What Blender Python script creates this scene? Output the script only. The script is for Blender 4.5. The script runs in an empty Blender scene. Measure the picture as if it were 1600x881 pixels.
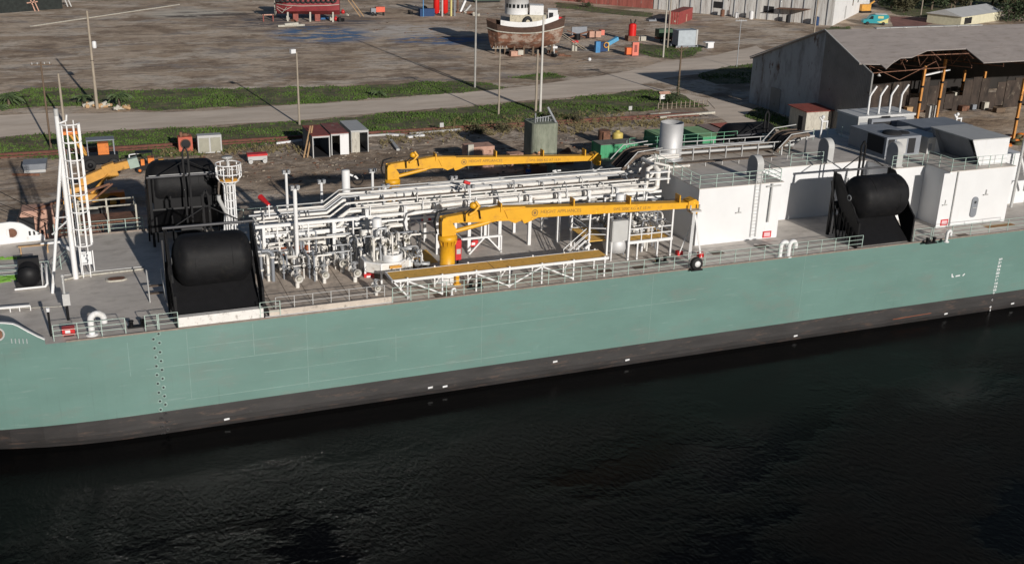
import bpy, math, random
from mathutils import Vector, Matrix, noise
R_ = math.radians
random.seed(7)
S = bpy.context.scene
COL = S.collection
# ------------------------------------------------------------------ camera
CH, CD, CF, CP, CY, CR = 36.213, 69.202, 1715.74, .359122, .388062, .0288566
_F = Vector((math.sin(CY)*math.cos(CP), math.cos(CY)*math.cos(CP), -math.sin(CP)))
_R0 = _F.cross(Vector((0, 0, 1))).normalized(); _U0 = _R0.cross(_F)
_R = math.cos(CR)*_R0 + math.sin(CR)*_U0; _U = -math.sin(CR)*_R0 + math.cos(CR)*_U0
CAM = Vector((0, -CD, CH))
cd = bpy.data.cameras.new('camera'); co = bpy.data.objects.new('camera', cd); COL.objects.link(co)
cd.sensor_width = 36; cd.lens = CF/1600*36; cd.clip_start = 1; cd.clip_end = 6000
co.matrix_world = Matrix((( _R.x, _U.x, -_F.x, CAM.x), (_R.y, _U.y, -_F.y, CAM.y), (_R.z, _U.z, -_F.z, CAM.z), (0, 0, 0, 1)))
S.camera = co
# ------------------------------------------------------------------ sky, sun, exposure
SUN_EL, SUN_AZ = 16.6, 96.3          # elevation; azimuth the shadows point to, from +x
w = bpy.data.worlds.new('World'); S.world = w; w.use_nodes = True
nt = w.node_tree; bg = nt.nodes['Background']
sk = nt.nodes.new('ShaderNodeTexSky'); sk.sky_type = 'NISHITA'; sk.sun_disc = False
sk.sun_elevation = R_(SUN_EL); sk.sun_rotation = R_(270 - SUN_AZ); sk.air_density = .7; sk.dust_density = .3; sk.ozone_density = 1.0
nt.links.new(sk.outputs[0], bg.inputs[0]); bg.inputs[1].default_value = .05
sl = bpy.data.lights.new('sun', 'SUN'); sl.energy = 5.0; sl.angle = R_(.5); sl.color = (1, .945, .88)
so = bpy.data.objects.new('sun', sl); COL.objects.link(so)
d = Vector((math.cos(R_(SUN_AZ))*math.cos(R_(SUN_EL)), math.sin(R_(SUN_AZ))*math.cos(R_(SUN_EL)), -math.sin(R_(SUN_EL))))
so.rotation_euler = d.to_track_quat('-Z', 'Y').to_euler(); so.location = (0, -80, 60)
S.view_settings.view_transform = 'Standard'; S.view_settings.look = 'None'
S.view_settings.exposure = -0.2; S.view_settings.gamma = 1; S.view_settings.use_curve_mapping = False
S.render.engine = 'CYCLES'
S.cycles.use_denoising = True; S.cycles.max_bounces = 5; S.cycles.sample_clamp_indirect = 20.0; S.cycles.blur_glossy = .1
S.cycles.use_adaptive_sampling = True
# ------------------------------------------------------------------ measuring: photo pixel -> point on a real plane
DECK, LAND, ROOF = 7.5, 2.0, 12.4
def _ray(px, py): return _F*CF + _R*(px-800) - _U*(py-440.5)
def P(px, py, z=LAND):
    r = _ray(px, py); t = (z-CAM.z)/r.z; return CAM + r*t
def PY(px, py, y):
    r = _ray(px, py); t = (y-CAM.y)/r.y; return CAM + r*t
def PX(px, py, x):
    r = _ray(px, py); t = (x-CAM.x)/r.x; return CAM + r*t
def proj(p):
    v = Vector(p)-CAM; z = v.dot(_F); return 800+CF*v.dot(_R)/z, 440.5-CF*v.dot(_U)/z
def HT(b, py):                        # top height of a vertical thing whose foot is b and whose top shows at row py
    lo, hi = b[2]-1, b[2]+60
    for _ in range(40):
        m = (lo+hi)/2
        if proj((b[0], b[1], m))[1] > py: lo = m
        else: hi = m
    return m
def PPM(p): return CF/((Vector(p)-CAM).dot(_F))      # photo pixels per metre there
# ------------------------------------------------------------------ materials
MATS = {}
def mat(name, col, rough=.6, metal=0., var=.12, scale=1.5, bump=0., rust=0., rustcol=(.09, .035, .015), rs=1.2, stretch=(1, 1, 1),
        grime=0., grimecol=(.05, .045, .04), ribs=None, coat=0., spec=.5, scuff=None, drip=None):
    """painted / weathered surface: base colour with soft variation, optional rust patches, streaky grime and corrugation"""
    m = bpy.data.materials.new(name); m.use_nodes = True; MATS[name] = m
    n = m.node_tree.nodes; L = m.node_tree.links; b = n['Principled BSDF']
    b.inputs['Roughness'].default_value = rough; b.inputs['Metallic'].default_value = metal
    b.inputs['Specular IOR Level'].default_value = spec
    if coat: b.inputs['Coat Weight'].default_value = coat; b.inputs['Coat Roughness'].default_value = .06
    geo = n.new('ShaderNodeNewGeometry'); mp = n.new('ShaderNodeMapping'); mp.inputs['Scale'].default_value = stretch
    L.new(geo.outputs['Position'], mp.inputs[0])
    def nz(sc, det=4, off=0., r=.6):
        t = n.new('ShaderNodeTexNoise'); t.inputs['Scale'].default_value = sc; t.inputs['Detail'].default_value = det
        t.inputs['Roughness'].default_value = r
        if off:
            a = n.new('ShaderNodeVectorMath'); a.operation = 'ADD'; a.inputs[1].default_value = (off, off*1.7, off*.6)
            L.new(mp.outputs[0], a.inputs[0]); L.new(a.outputs[0], t.inputs[0])
        else: L.new(mp.outputs[0], t.inputs[0])
        return t.outputs[0]
    def ramp(src, a, bb, c0, c1):
        r = n.new('ShaderNodeValToRGB'); r.color_ramp.elements[0].position = a; r.color_ramp.elements[1].position = bb
        r.color_ramp.elements[0].color = (*c0, 1); r.color_ramp.elements[1].color = (*c1, 1); L.new(src, r.inputs[0]); return r.outputs[0]
    def mix(f, a, c):
        x = n.new('ShaderNodeMix'); x.data_type = 'RGBA'; L.new(f, x.inputs[0]); L.new(a, x.inputs[6])
        if hasattr(c, 'is_linked'): L.new(c, x.inputs[7])
        else: x.inputs[7].default_value = (*c, 1)
        return x.outputs[2]
    c = ramp(nz(scale), .3, .7, tuple(v*(1-var) for v in col), tuple(min(1, v*(1+var)) for v in col))
    if grime: c = mix(ramp(nz(scale*1.7, 6, 5.3, .7), .62-grime*.3, .72, (0, 0, 0), (.8, .8, .8)), c, grimecol)
    if rust: c = mix(ramp(nz(rs, 7, 11.1, .72), .66-rust*.3, .70-rust*.2, (0, 0, 0), (1, 1, 1)), c, rustcol)
    for k_, (opt, st_, th) in enumerate(((scuff, (.35, 1, 5.), .60), (drip, (3.2, 1, .16), .62))):
        if opt:
            m3 = n.new('ShaderNodeMapping'); m3.inputs['Scale'].default_value = st_; L.new(geo.outputs['Position'], m3.inputs[0])
            t3 = n.new('ShaderNodeTexNoise'); t3.inputs['Scale'].default_value = 1.; t3.inputs['Detail'].default_value = 7; t3.inputs['Roughness'].default_value = .72; L.new(m3.outputs[0], t3.inputs[0])
            c = mix(ramp(t3.outputs[0], th-.02, th+.08, (0, 0, 0), (.55, .55, .55)), c, opt)
    L.new(c, b.inputs['Base Color'])
    h = None
    if bump: h = nz(scale*6, 5, 2.2, .7)
    if ribs:                             # corrugation: (axis, pitch)
        sp = n.new('ShaderNodeSeparateXYZ'); L.new(geo.outputs['Position'], sp.inputs[0])
        mu = n.new('ShaderNodeMath'); mu.operation = 'MULTIPLY'; mu.inputs[1].default_value = 2*math.pi/ribs[1]
        if ribs[0] == 'XY':
            ad = n.new('ShaderNodeMath'); ad.operation = 'ADD'; L.new(sp.outputs[0], ad.inputs[0]); L.new(sp.outputs[1], ad.inputs[1]); L.new(ad.outputs[0], mu.inputs[0])
        else: L.new(sp.outputs['XYZ'.index(ribs[0])], mu.inputs[0])
        si = n.new('ShaderNodeMath'); si.operation = 'SINE'; L.new(mu.outputs[0], si.inputs[0]); h = si.outputs[0]
    if h:
        bp = n.new('ShaderNodeBump'); bp.inputs['Distance'].default_value = (.04 if ribs else .02); bp.inputs['Strength'].default_value = bump or .6
        L.new(h, bp.inputs['Height']); L.new(bp.outputs[0], b.inputs['Normal'])
    return m
WHITE = mat('white_paint', (.655, .66, .665), .5, var=.04, scale=.4, drip=(.60, .59, .575))
SEAM = mat('weld_seam_green', (.20, .29, .26), .5, var=.2)
WHITEP = mat('scuffed_white', (.68, .66, .63), .5, var=.05, grime=.3, grimecol=(.2, .17, .14), scale=2)
PIPEW = mat('pipe_paint', (.66, .64, .60), .4, var=.1, scale=1.2, stretch=(.5, 2, 2), grime=.32, grimecol=(.30, .25, .20), rust=.1, rs=2.2, rustcol=(.16, .08, .04))
HULLG = mat('hull_green_paint', (.128, .222, .197), .34, var=.09, scale=.3, stretch=(.5, 1, 1.2), grime=.3, grimecol=(.155, .20, .18), bump=.3, coat=.8, scuff=(.23, .31, .285), drip=(.105, .17, .15))
BOOT = mat('boot_top_paint', (.026, .024, .024), .6, var=.35, scale=.6, stretch=(.5, 1, 2.5), rust=.35, rustcol=(.065, .045, .036), rs=.9, bump=.4, scuff=(.085, .06, .05), drip=(.02, .02, .02))
DECKM = mat('deck_paint', (.55, .505, .455), .6, var=.13, scale=.5, stretch=(.6, 1, 1), grime=.42, grimecol=(.33, .295, .255), bump=.15)
DECK2 = mat('worn_deck_paint', (.50, .42, .345), .7, var=.2, scale=1.1, grime=.5, grimecol=(.20, .16, .13), bump=.2)
YEL = mat('crane_yellow', (.66, .335, .012), .45, var=.1, scale=1, grime=.22, grimecol=(.42, .19, .03), drip=(.34, .15, .03))
OCHRE = mat('ochre_grating', (.72, .42, .09), .75, var=.12, scale=2.5, grime=.2, grimecol=(.25, .15, .05))
BLACK = mat('black_rubber', (.008, .008, .009), .62, var=.3, scale=1.2, bump=.4, spec=.2, grime=.25, grimecol=(.022, .02, .018))
BLKST = mat('black_steel', (.007, .007, .008), .55, var=.2, scale=2, spec=.25)
RAILG = mat('pale_green_rail', (.36, .46, .41), .5, var=.06)
RED = mat('red_paint', (.50, .018, .02), .45, var=.15, scale=3)
SILV = mat('stainless', (.50, .50, .50), .6, metal=.45, var=.08, scale=.8)
GALV = mat('galvanised', (.36, .37, .38), .5, metal=.4, var=.15, scale=1.2)
GREYD = mat('grey_unit', (.20, .215, .24), .5, var=.1, scale=1)
GREYL = mat('light_grey_unit', (.42, .42, .41), .5, var=.07, scale=1)
DARK = mat('dark_opening', (.012, .012, .014), .8, var=.1)
GLASS = mat('dark_glass', (.015, .018, .02), .12, var=.1)
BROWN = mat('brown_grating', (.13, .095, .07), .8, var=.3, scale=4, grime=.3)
WOODP = mat('weathered_pole_wood', (.30, .255, .20), .85, var=.2, scale=3, stretch=(3, 3, .4))
WOODD = mat('brown_pole_wood', (.13, .09, .06), .85, var=.2, scale=3, stretch=(3, 3, .4))
LUMB = mat('sawn_timber', (.42, .27, .14), .8, var=.2, scale=3)
ORANGE = mat('orange_paint', (.60, .17, .02), .5, var=.15, scale=2, grime=.2)
MACHY = mat('machine_yellow', (.55, .27, .04), .5, var=.15, scale=1.5, grime=.25, grimecol=(.15, .1, .05))
RUSTM = mat('rusted_steel', (.16, .075, .045), .85, var=.35, scale=2, bump=.4, rust=.3, rustcol=(.06, .03, .02))
RUSTP = mat('pink_primer_steel', (.46, .27, .20), .8, var=.15, scale=1.5, rust=.3, rustcol=(.17, .07, .04))
REDOX = mat('rust_red_roof', (.24, .06, .045), .7, var=.25, scale=2, rust=.3, rustcol=(.20, .11, .08), rs=1.0)
CONTR = mat('red_container_paint', (.30, .055, .05), .6, var=.15, scale=1, ribs=('XY', .3), rust=.1)
CONTG = mat('green_container_paint', (.06, .30, .14), .55, var=.12, scale=1, ribs=('XY', .3), rust=.06)
CONTGL = mat('light_green_top', (.24, .40, .19), .6, var=.15, scale=1)
CONTBL = mat('blue_grey_panel', (.07, .10, .13), .6, var=.2, scale=1, rust=.15)
CREAM = mat('cream_weathered', (.44, .42, .36), .8, var=.15, scale=2, stretch=(2, 2, .4), grime=.35, grimecol=(.14, .11, .09))
CONC = mat('mossy_concrete', (.22, .235, .18), .9, var=.25, scale=1.2, stretch=(1, 1, .35), grime=.4, grimecol=(.10, .12, .08), bump=.4)
TANKY = mat('yellow_tank', (.55, .43, .12), .5, var=.1)
SHEDW = mat('hangar_cladding', (.36, .39, .42), .7, var=.12, scale=.25, ribs=('Y', .35), grime=.5, grimecol=(.09, .08, .075), rust=.3, rs=.35, stretch=(1, 1, .35))
SHEDD = mat('hangar_cladding_brown', (.20, .20, .195), .75, var=.15, scale=.4, ribs=('Y', .35), rust=.15, rs=.7)
SHEDROOF = mat('hangar_roof_sheet', (.27, .24, .225), .75, var=.12, scale=.6, stretch=(.5, 2, 1), grime=.3, grimecol=(.17, .14, .12), bump=.5)
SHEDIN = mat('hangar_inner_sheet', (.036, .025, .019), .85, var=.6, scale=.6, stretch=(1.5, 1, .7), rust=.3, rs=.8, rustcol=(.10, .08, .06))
CLAD = mat('whitewashed_cladding', (.58, .57, .54), .75, var=.15, scale=.6, stretch=(3, 3, .3), ribs=('XY', .5), grime=.45, grimecol=(.26, .19, .16), rust=.15, rs=.4)
CLADR = mat('red_cladding', (.30, .09, .07), .8, var=.3, scale=.8, stretch=(3, 3, .3), ribs=('XY', .5), rust=.25, rustcol=(.3, .25, .22))
CLEAN = mat('clean_white_wall', (.68, .68, .675), .6, var=.05, scale=.5, grime=.08, grimecol=(.4, .38, .34))
ROOFL = mat('light_metal_roof', (.50, .50, .49), .5, var=.08, scale=.5)
MAROON = mat('maroon_hull', (.24, .035, .04), .6, var=.15, scale=1, grime=.2)
TUGB = mat('tug_bare_hull', (.19, .085, .05), .85, var=.4, scale=.8, stretch=(1, 1, 1.6), rust=.55, rustcol=(.33, .26, .21), rs=.5, grime=.45, grimecol=(.05, .035, .03), bump=.5)
TUGD = mat('tug_dark_planks', (.07, .04, .028), .9, var=.4, scale=2, stretch=(.6, .6, 3), bump=.5)
TYRE = mat('tyre_rubber', (.018, .018, .018), .8, var=.2)
BLUEP = mat('blue_paint', (.04, .19, .40), .5, var=.2, scale=2)
TURQ = mat('turquoise_paint', (.0, .25, .29), .4, var=.05)
VANY = mat('pale_yellow_livery', (.55, .50, .20), .4, var=.1)
PINK = mat('salmon_paint', (.62, .17, .12), .6, var=.1)
LEAF = mat('dark_foliage', (.035, .055, .02), .8, var=.45, scale=1.2)
LEAFB = mat('brown_green_foliage', (.07, .065, .03), .8, var=.4, scale=1.2)
PALM = mat('palm_frond', (.055, .085, .03), .7, var=.4, scale=2)
GRASSM = mat('grass_blades', (.065, .115, .018), .8, var=.5, scale=.35)
WEEDM = mat('dry_weeds', (.16, .13, .06), .9, var=.4, scale=1.5)
BARK = mat('bark', (.12, .09, .065), .9, var=.3, scale=4)
SKIN = mat('skin', (.45, .26, .18), .6)
NAVY = mat('navy_cloth', (.02, .05, .13), .9)
BLUEC = mat('blue_cloth', (.03, .10, .32), .9)
LIME = mat('lime_rope', (.17, .36, .05), .9, var=.2, scale=5)
TEXTB = mat('boom_letter_paint', (.22, .12, .03), .6)
TARP = mat('blue_tarp', (.05, .14, .30), .6, var=.3)
# ------------------------------------------------------------------ mesh builder
ORG = {}
class MB:
    def __init__(s): s.v = []; s.f = []; s.m = []; s.s = []
    def face(s, pts, m=0, sm=False):
        i = len(s.v); s.v += [tuple(p) for p in pts]; s.f.append(tuple(range(i, i+len(pts)))); s.m.append(m); s.s.append(sm); return s
    def hexa(s, p, m=0):                 # 8 corners, bottom loop ccw then top loop
        i = len(s.v); s.v += [tuple(q) for q in p]
        for a in ((3, 2, 1, 0), (4, 5, 6, 7), (0, 1, 5, 4), (1, 2, 6, 5), (2, 3, 7, 6), (3, 0, 4, 7)):
            s.f.append(tuple(i+k for k in a)); s.m.append(m); s.s.append(False)
        return s
    def box(s, x0, x1, y0, y1, z0, z1, m=0):
        return s.hexa([(x0, y0, z0), (x1, y0, z0), (x1, y1, z0), (x0, y1, z0), (x0, y0, z1), (x1, y0, z1), (x1, y1, z1), (x0, y1, z1)], m)
    def ob(s, c, sx, sy, sz, rz=0, m=0, tilt=0):   # box with its base centre at c
        M = Matrix.Translation(c) @ Matrix.Rotation(rz, 4, 'Z') @ Matrix.Rotation(tilt, 4, 'X')
        pts = [M @ Vector((x*sx/2, y*sy/2, z*sz)) for z in (0, 1) for x, y in ((-1, -1), (1, -1), (1, 1), (-1, 1))]
        return s.hexa(pts, m)
    def bar(s, a, b, w, h=None, m=0):
        a = Vector(a); b = Vector(b); h = h or w; d = (b-a).normalized()
        u = d.cross(Vector((0, 0, 1)));
        if u.length < .05: u = Vector((0, 1, 0)).cross(d)*-1
        u.normalize(); n = u.cross(d).normalized()
        q = [(-1, -1), (1, -1), (1, 1), (-1, 1)]
        i = len(s.v)
        for p in (a, b):
            for x, y in q: s.v.append(tuple(p+u*x*w/2+n*y*h/2))
        for f in ((0, 1, 2, 3), (7, 6, 5, 4), (4, 5, 1, 0), (5, 6, 2, 1), (6, 7, 3, 2), (7, 4, 0, 3)):
            s.f.append(tuple(i+k for k in f)); s.m.append(m); s.s.append(False)
        return s
    def tube(s, pts, r, n=8, m=0, caps=True, closed=False):
        pts = [Vector(p) for p in pts]; rr = r if isinstance(r, (list, tuple)) else [r]*len(pts)
        rings = []; ref = None; N = len(pts)
        for k, p in enumerate(pts):
            if closed: t = (pts[(k+1) % N]-pts[k-1]).normalized()
            elif k == 0: t = (pts[1]-p).normalized()
            elif k == N-1: t = (p-pts[k-1]).normalized()
            else:
                t = ((p-pts[k-1]).normalized()+(pts[k+1]-p).normalized())
                t = t.normalized() if t.length > 1e-6 else (p-pts[k-1]).normalized()
            if ref is None:
                ref = t.cross(Vector((0, 0, 1)));
                if ref.length < .05: ref = t.cross(Vector((0, 1, 0)))
            ref = (ref - t*ref.dot(t)).normalized(); u = t.cross(ref)
            sc = 1.
            if 0 < k < N-1:
                c = (p-pts[k-1]).normalized().dot((pts[k+1]-p).normalized()); sc = 1/max(.6, math.sqrt(max(.1, (1+c)/2)))
            i = len(s.v); rings.append(i)
            for j in range(n):
                a = 2*math.pi*j/n; s.v.append(tuple(p+(ref*math.cos(a)+u*math.sin(a))*rr[k]*sc))
        for k in range(N-1 if not closed else N):
            a, b = rings[k], rings[(k+1) % N]
            for j in range(n):
                jj = (j+1) % n; s.f.append((a+j, a+jj, b+jj, b+j)); s.m.append(m); s.s.append(True)
        if caps and not closed:
            for k, fl in ((0, True), (-1, False)):
                a = rings[k]; i = len(s.v); s.v += [s.v[a+j] for j in range(n)]
                f = tuple(range(i, i+n)); s.f.append(f[::-1] if fl else f); s.m.append(m); s.s.append(False)
        return s
    def cyl(s, a, b, r, n=16, m=0, r2=None): return s.tube([a, b], [r, r if r2 is None else r2], n, m)
    def lathe(s, c, prof, n=20, m=0, axis='Z', smooth=True):
        c = Vector(c); i = len(s.v)
        for r, z in prof:
            for j in range(n):
                a = 2*math.pi*j/n; x, y = r*math.cos(a), r*math.sin(a)
                s.v.append(tuple(c+Vector((x, y, z) if axis == 'Z' else (z, x, y) if axis == 'X' else (y, z, x))))
        for k in range(len(prof)-1):
            for j in range(n):
                jj = (j+1) % n; s.f.append((i+k*n+j, i+k*n+jj, i+(k+1)*n+jj, i+(k+1)*n+j)); s.m.append(m); s.s.append(smooth)
        return s
    def prism(s, poly, ax, a, b, m=0):   # 2-D outline extruded along ax from a to b
        def P3(p, t): return (t, p[0], p[1]) if ax == 'X' else (p[0], t, p[1]) if ax == 'Y' else (p[0], p[1], t)
        n = len(poly); i = len(s.v); s.v += [P3(p, a) for p in poly]+[P3(p, b) for p in poly]
        ar = sum(poly[k][0]*poly[(k+1) % n][1]-poly[(k+1) % n][0]*poly[k][1] for k in range(n))
        rev = (ar > 0) != (ax == 'Y')
        if b < a: rev = not rev
        A = list(range(i, i+n)); B = list(range(i+n, i+2*n))
        fs = [A[::-1] if rev else A, B if rev else B[::-1]]
        for k in range(n):
            q = (A[k], A[(k+1) % n], B[(k+1) % n], B[k]); fs.append(q if rev else q[::-1])
        for f in fs: s.f.append(tuple(f)); s.m.append(m); s.s.append(False)
        return s
    def ball(s, c, r, m=0, sc=(1, 1, 1), n=10):
        k = n//2+1; prof = [(r*math.sin(math.pi*t/k), -r*math.cos(math.pi*t/k)) for t in range(k+1)]
        i = len(s.v); s.lathe((0, 0, 0), prof, n, m)
        for q in range(i, len(s.v)):
            x, y, z = s.v[q]; s.v[q] = (c[0]+x*sc[0], c[1]+y*sc[1], c[2]+z*sc[2])
        return s
    def ring(s, c, R, r, axis='Z', n=16, k=6, m=0):
        c = Vector(c); pts = []
        for j in range(n):
            a = 2*math.pi*j/n; x, y = R*math.cos(a), R*math.sin(a)
            pts.append(c+Vector((x, y, 0) if axis == 'Z' else (0, x, y) if axis == 'X' else (x, 0, y)))
        return s.tube(pts, r, k, m, closed=True)
    def build(s, name, mats, parent=None, at=None):
        """one mesh object; vertices are given in world space (at/parent origin is taken off)"""
        o3 = ORG.get(parent.name, Vector()) if parent else Vector(at) if at is not None else Vector()
        me = bpy.data.meshes.new(name)
        me.from_pydata([(x-o3.x, y-o3.y, z-o3.z) for x, y, z in s.v], [], s.f)
        if not isinstance(mats, (list, tuple)): mats = [mats]
        for q in mats: me.materials.append(q)
        me.polygons.foreach_set('material_index', s.m); me.polygons.foreach_set('use_smooth', s.s); me.update()
        o = bpy.data.objects.new(name, me); COL.objects.link(o)
        if parent: o.parent = parent; ORG[o.name] = o3
        else: o.location = o3; ORG[o.name] = o3
        return o
def tag(o, label=None, cat=None, group=None, kind=None):
    for k, v in (('label', label), ('category', cat), ('group', group), ('kind', kind)):
        if v: o[k] = v
    return o
def thing(name, label, cat, at=(0, 0, 0), group=None):
    o = bpy.data.objects.new(name, None); COL.objects.link(o); o.location = at; ORG[o.name] = Vector(at); o.empty_display_size = .3
    return tag(o, label, cat, group)
def dup(src, at, rz=0, label=None, scale=1., group=None):
    r = src.copy(); COL.objects.link(r); r.location = at; r.rotation_euler = (0, 0, rz); ORG[r.name] = Vector(at)
    if scale != 1.: r.scale = (scale,)*3
    if label: r['label'] = label
    if group: r['group'] = group
    for ch in list(src.children):
        c = ch.copy(); COL.objects.link(c); c.parent = r
        for g in list(ch.children):
            e = g.copy(); COL.objects.link(e); e.parent = c
    return r
class Proto:
    """first call moves the prototype itself, later calls copy it"""
    def __init__(s, root): s.r = root; s.used = False
    def __call__(s, at, label, rz=0, scale=1., group=None):
        if not s.used:
            s.used = True; s.r.location = at; s.r.rotation_euler = (0, 0, rz); s.r['label'] = label
            if scale != 1.: s.r.scale = (scale,)*3
            if group: s.r['group'] = group
            return s.r
        return dup(s.r, at, rz, label, scale, group)
def one(mb, name, mats, label, cat, at=None, group=None, kind=None):
    return tag(mb.build(name, mats, None, at), label, cat, group, kind)
def railing(pts, label, h=1.07, gap=1.5, rails=(1., .66, .33), m=RAILG, r=.021, group='ship railings'):
    pts = [Vector(p) for p in pts]; root = thing('railing', label, 'railing', pts[0], group)
    a = MB()
    for k in rails: a.tube([p+Vector((0, 0, h*k)) for p in pts], r, 6)
    a.build('handrail', m, root)
    cnt = 0
    for i in range(len(pts)-1):
        L = (pts[i+1]-pts[i]).length; n = max(1, round(L/gap))
        for k in range(n+(1 if i == len(pts)-2 else 0)):
            p = pts[i].lerp(pts[i+1], k/n); MB().bar(p, p+Vector((0, 0, h)), r*2.3).build('post', m, root); cnt += 1
    return root
# ================================================================== SETTING
def inpoly(x, y, poly):
    c = False; n = len(poly); j = n-1
    for i in range(n):
        xi, yi = poly[i][0], poly[i][1]; xj, yj = poly[j][0], poly[j][1]
        if (yi > y) != (yj > y) and x < (xj-xi)*(y-yi)/(yj-yi)+xi: c = not c
        j = i
    return c
def outline(pix, z, jit=.5, step=2.5):
    w_ = [P(a, b, z) for a, b in pix]; out = []
    for i in range(len(w_)):
        a, b = w_[i], w_[(i+1) % len(w_)]; n = max(1, int((b-a).length/step))
        for k in range(n):
            q = a.lerp(b, k/n); nv = noise.noise_vector(q*.35)
            out.append((q.x+nv.x*jit*2+random.uniform(-jit, jit)*.4, q.y+nv.y*jit*2+random.uniform(-jit, jit)*.4, z))
    return out
def ground_material():
    m = bpy.data.materials.new('sandy_yard_ground'); m.use_nodes = True; n = m.node_tree.nodes; L = m.node_tree.links
    b = n['Principled BSDF']; b.inputs['Roughness'].default_value = .95; b.inputs['Specular IOR Level'].default_value = .15
    geo = n.new('ShaderNodeNewGeometry')
    def nz(sc, st=(1, 1, 1), det=6, r=.6, off=0., rot=0.):
        mp = n.new('ShaderNodeMapping'); mp.inputs['Scale'].default_value = st; mp.inputs['Location'].default_value = (off, off*2, 0); mp.inputs['Rotation'].default_value = (0, 0, rot)
        L.new(geo.outputs['Position'], mp.inputs[0])
        t = n.new('ShaderNodeTexNoise'); t.inputs['Scale'].default_value = sc; t.inputs['Detail'].default_value = det; t.inputs['Roughness'].default_value = r
        L.new(mp.outputs[0], t.inputs[0]); return t.outputs[0]
    def rp(src, a, c, lo=0, hi=1):
        r = n.new('ShaderNodeMapRange'); r.inputs[1].default_value = a; r.inputs[2].default_value = c; r.inputs[3].default_value = lo; r.inputs[4].default_value = hi; L.new(src, r.inputs[0]); return r.outputs[0]
    def mix(f, a, c):
        x = n.new('ShaderNodeMix'); x.data_type = 'RGBA'; L.new(f, x.inputs[0])
        for k, v in ((6, a), (7, c)):
            if isinstance(v, tuple): x.inputs[k].default_value = (*v, 1)
            else: L.new(v, x.inputs[k])
        return x.outputs[2]
    def blob(px, py, rx, ry, rot=0.):     # soft mask round a spot of the yard
        c = P(px, py); mp = n.new('ShaderNodeMapping'); mp.vector_type = 'TEXTURE'
        mp.inputs['Location'].default_value = (c.x, c.y, 2); mp.inputs['Rotation'].default_value = (0, 0, rot); mp.inputs['Scale'].default_value = (rx, ry, 1)
        L.new(geo.outputs['Position'], mp.inputs[0]); ln = n.new('ShaderNodeVectorMath'); ln.operation = 'LENGTH'; L.new(mp.outputs[0], ln.inputs[0])
        return rp(ln.outputs['Value'], .55, 1.0, 1, 0)
    def mul(a, c):
        x = n.new('ShaderNodeMath'); x.operation = 'MULTIPLY'; L.new(a, x.inputs[0]); L.new(c, x.inputs[1]); return x.outputs[0]
    c = mix(rp(nz(.07, (1, 1.6, 1)), .38, .62), (.44, .33, .235), (.62, .50, .385))
    c = mix(rp(nz(.11, (.9, 1.0, 1), 9, .72, 3, .12), .49, .58, 0, .85), c, (.25, .18, .125))
    c = mix(rp(nz(.085, (.8, 1.3, 1), 9, .76, 17, -.15), .51, .58, 0, .8), c, (.68, .59, .49))
    c = mix(rp(nz(.22, (.45, 1.6, 1), 8, .74, 40, .25), .53, .61, 0, .7), c, (.18, .13, .095))
    c = mix(rp(nz(.12, (.7, 1.2, 1), 8, .7, 140, -.3), .55, .62, 0, .7), c, (.29, .265, .25))
    c = mix(rp(nz(1.3, (.6, 1, 1), 7, .75, 9), .5, .68, 0, .6), c, (.17, .135, .105))
    c = mix(rp(nz(4., (.6, 1, 1), 5, .75, 29), .55, .7, 0, .5), c, (.62, .56, .48))
    # darker, browner soil by the quay and under the far boats
    c = mix(mul(blob(640, 225, 40, 22), rp(nz(.5, (1, 1, 1), 6, .7, 31), .4, .62)), c, (.20, .15, .11))
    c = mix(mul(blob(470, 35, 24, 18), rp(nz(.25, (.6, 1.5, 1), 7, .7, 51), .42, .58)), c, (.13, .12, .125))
    # pale concrete washed patches and blue sandblast / paint stains of the yard
    c = mix(mul(blob(300, 22, 13, 10, .2), rp(nz(.25, (.5, 1.6, 1), 7, .65, 71), .36, .42)), c, (.62, .56, .47))
    c = mix(mul(blob(640, 48, 15, 12), rp(nz(.22, (.7, 1.8, 1), 7, .7, 91), .45, .5)), c, (.60, .55, .50))
    c = mix(mul(blob(505, 54, 13, 15, .1), rp(nz(.3, (.5, 1.2, 1), 7, .7, 61), .47, .50, 0, .9)), c, (.07, .17, .33))
    c = mix(mul(blob(685, 62, 12, 9, .1), rp(nz(.3, (.5, 1.2, 1), 7, .7, 67), .48, .51, 0, .9)), c, (.08, .17, .34))
    c = mix(mul(blob(330, 24, 16, 10, .1), rp(nz(.25, (.4, 1.8, 1), 7, .7, 77), .5, .54, 0, .85)), c, (.09, .075, .07))
    L.new(c, b.inputs['Base Color'])
    bp = n.new('ShaderNodeBump'); bp.inputs['Strength'].default_value = .9; bp.inputs['Distance'].default_value = .22
    L.new(nz(1.1, (1, 1, 1), 9, .72, 5), bp.inputs['Height']); L.new(bp.outputs[0], b.inputs['Normal'])
    return m
GROUNDM = ground_material()
MB().box(-1500, 2500, 25.5, 3000, -6, LAND).build('ground', GROUNDM)['kind'] = 'structure'
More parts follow.
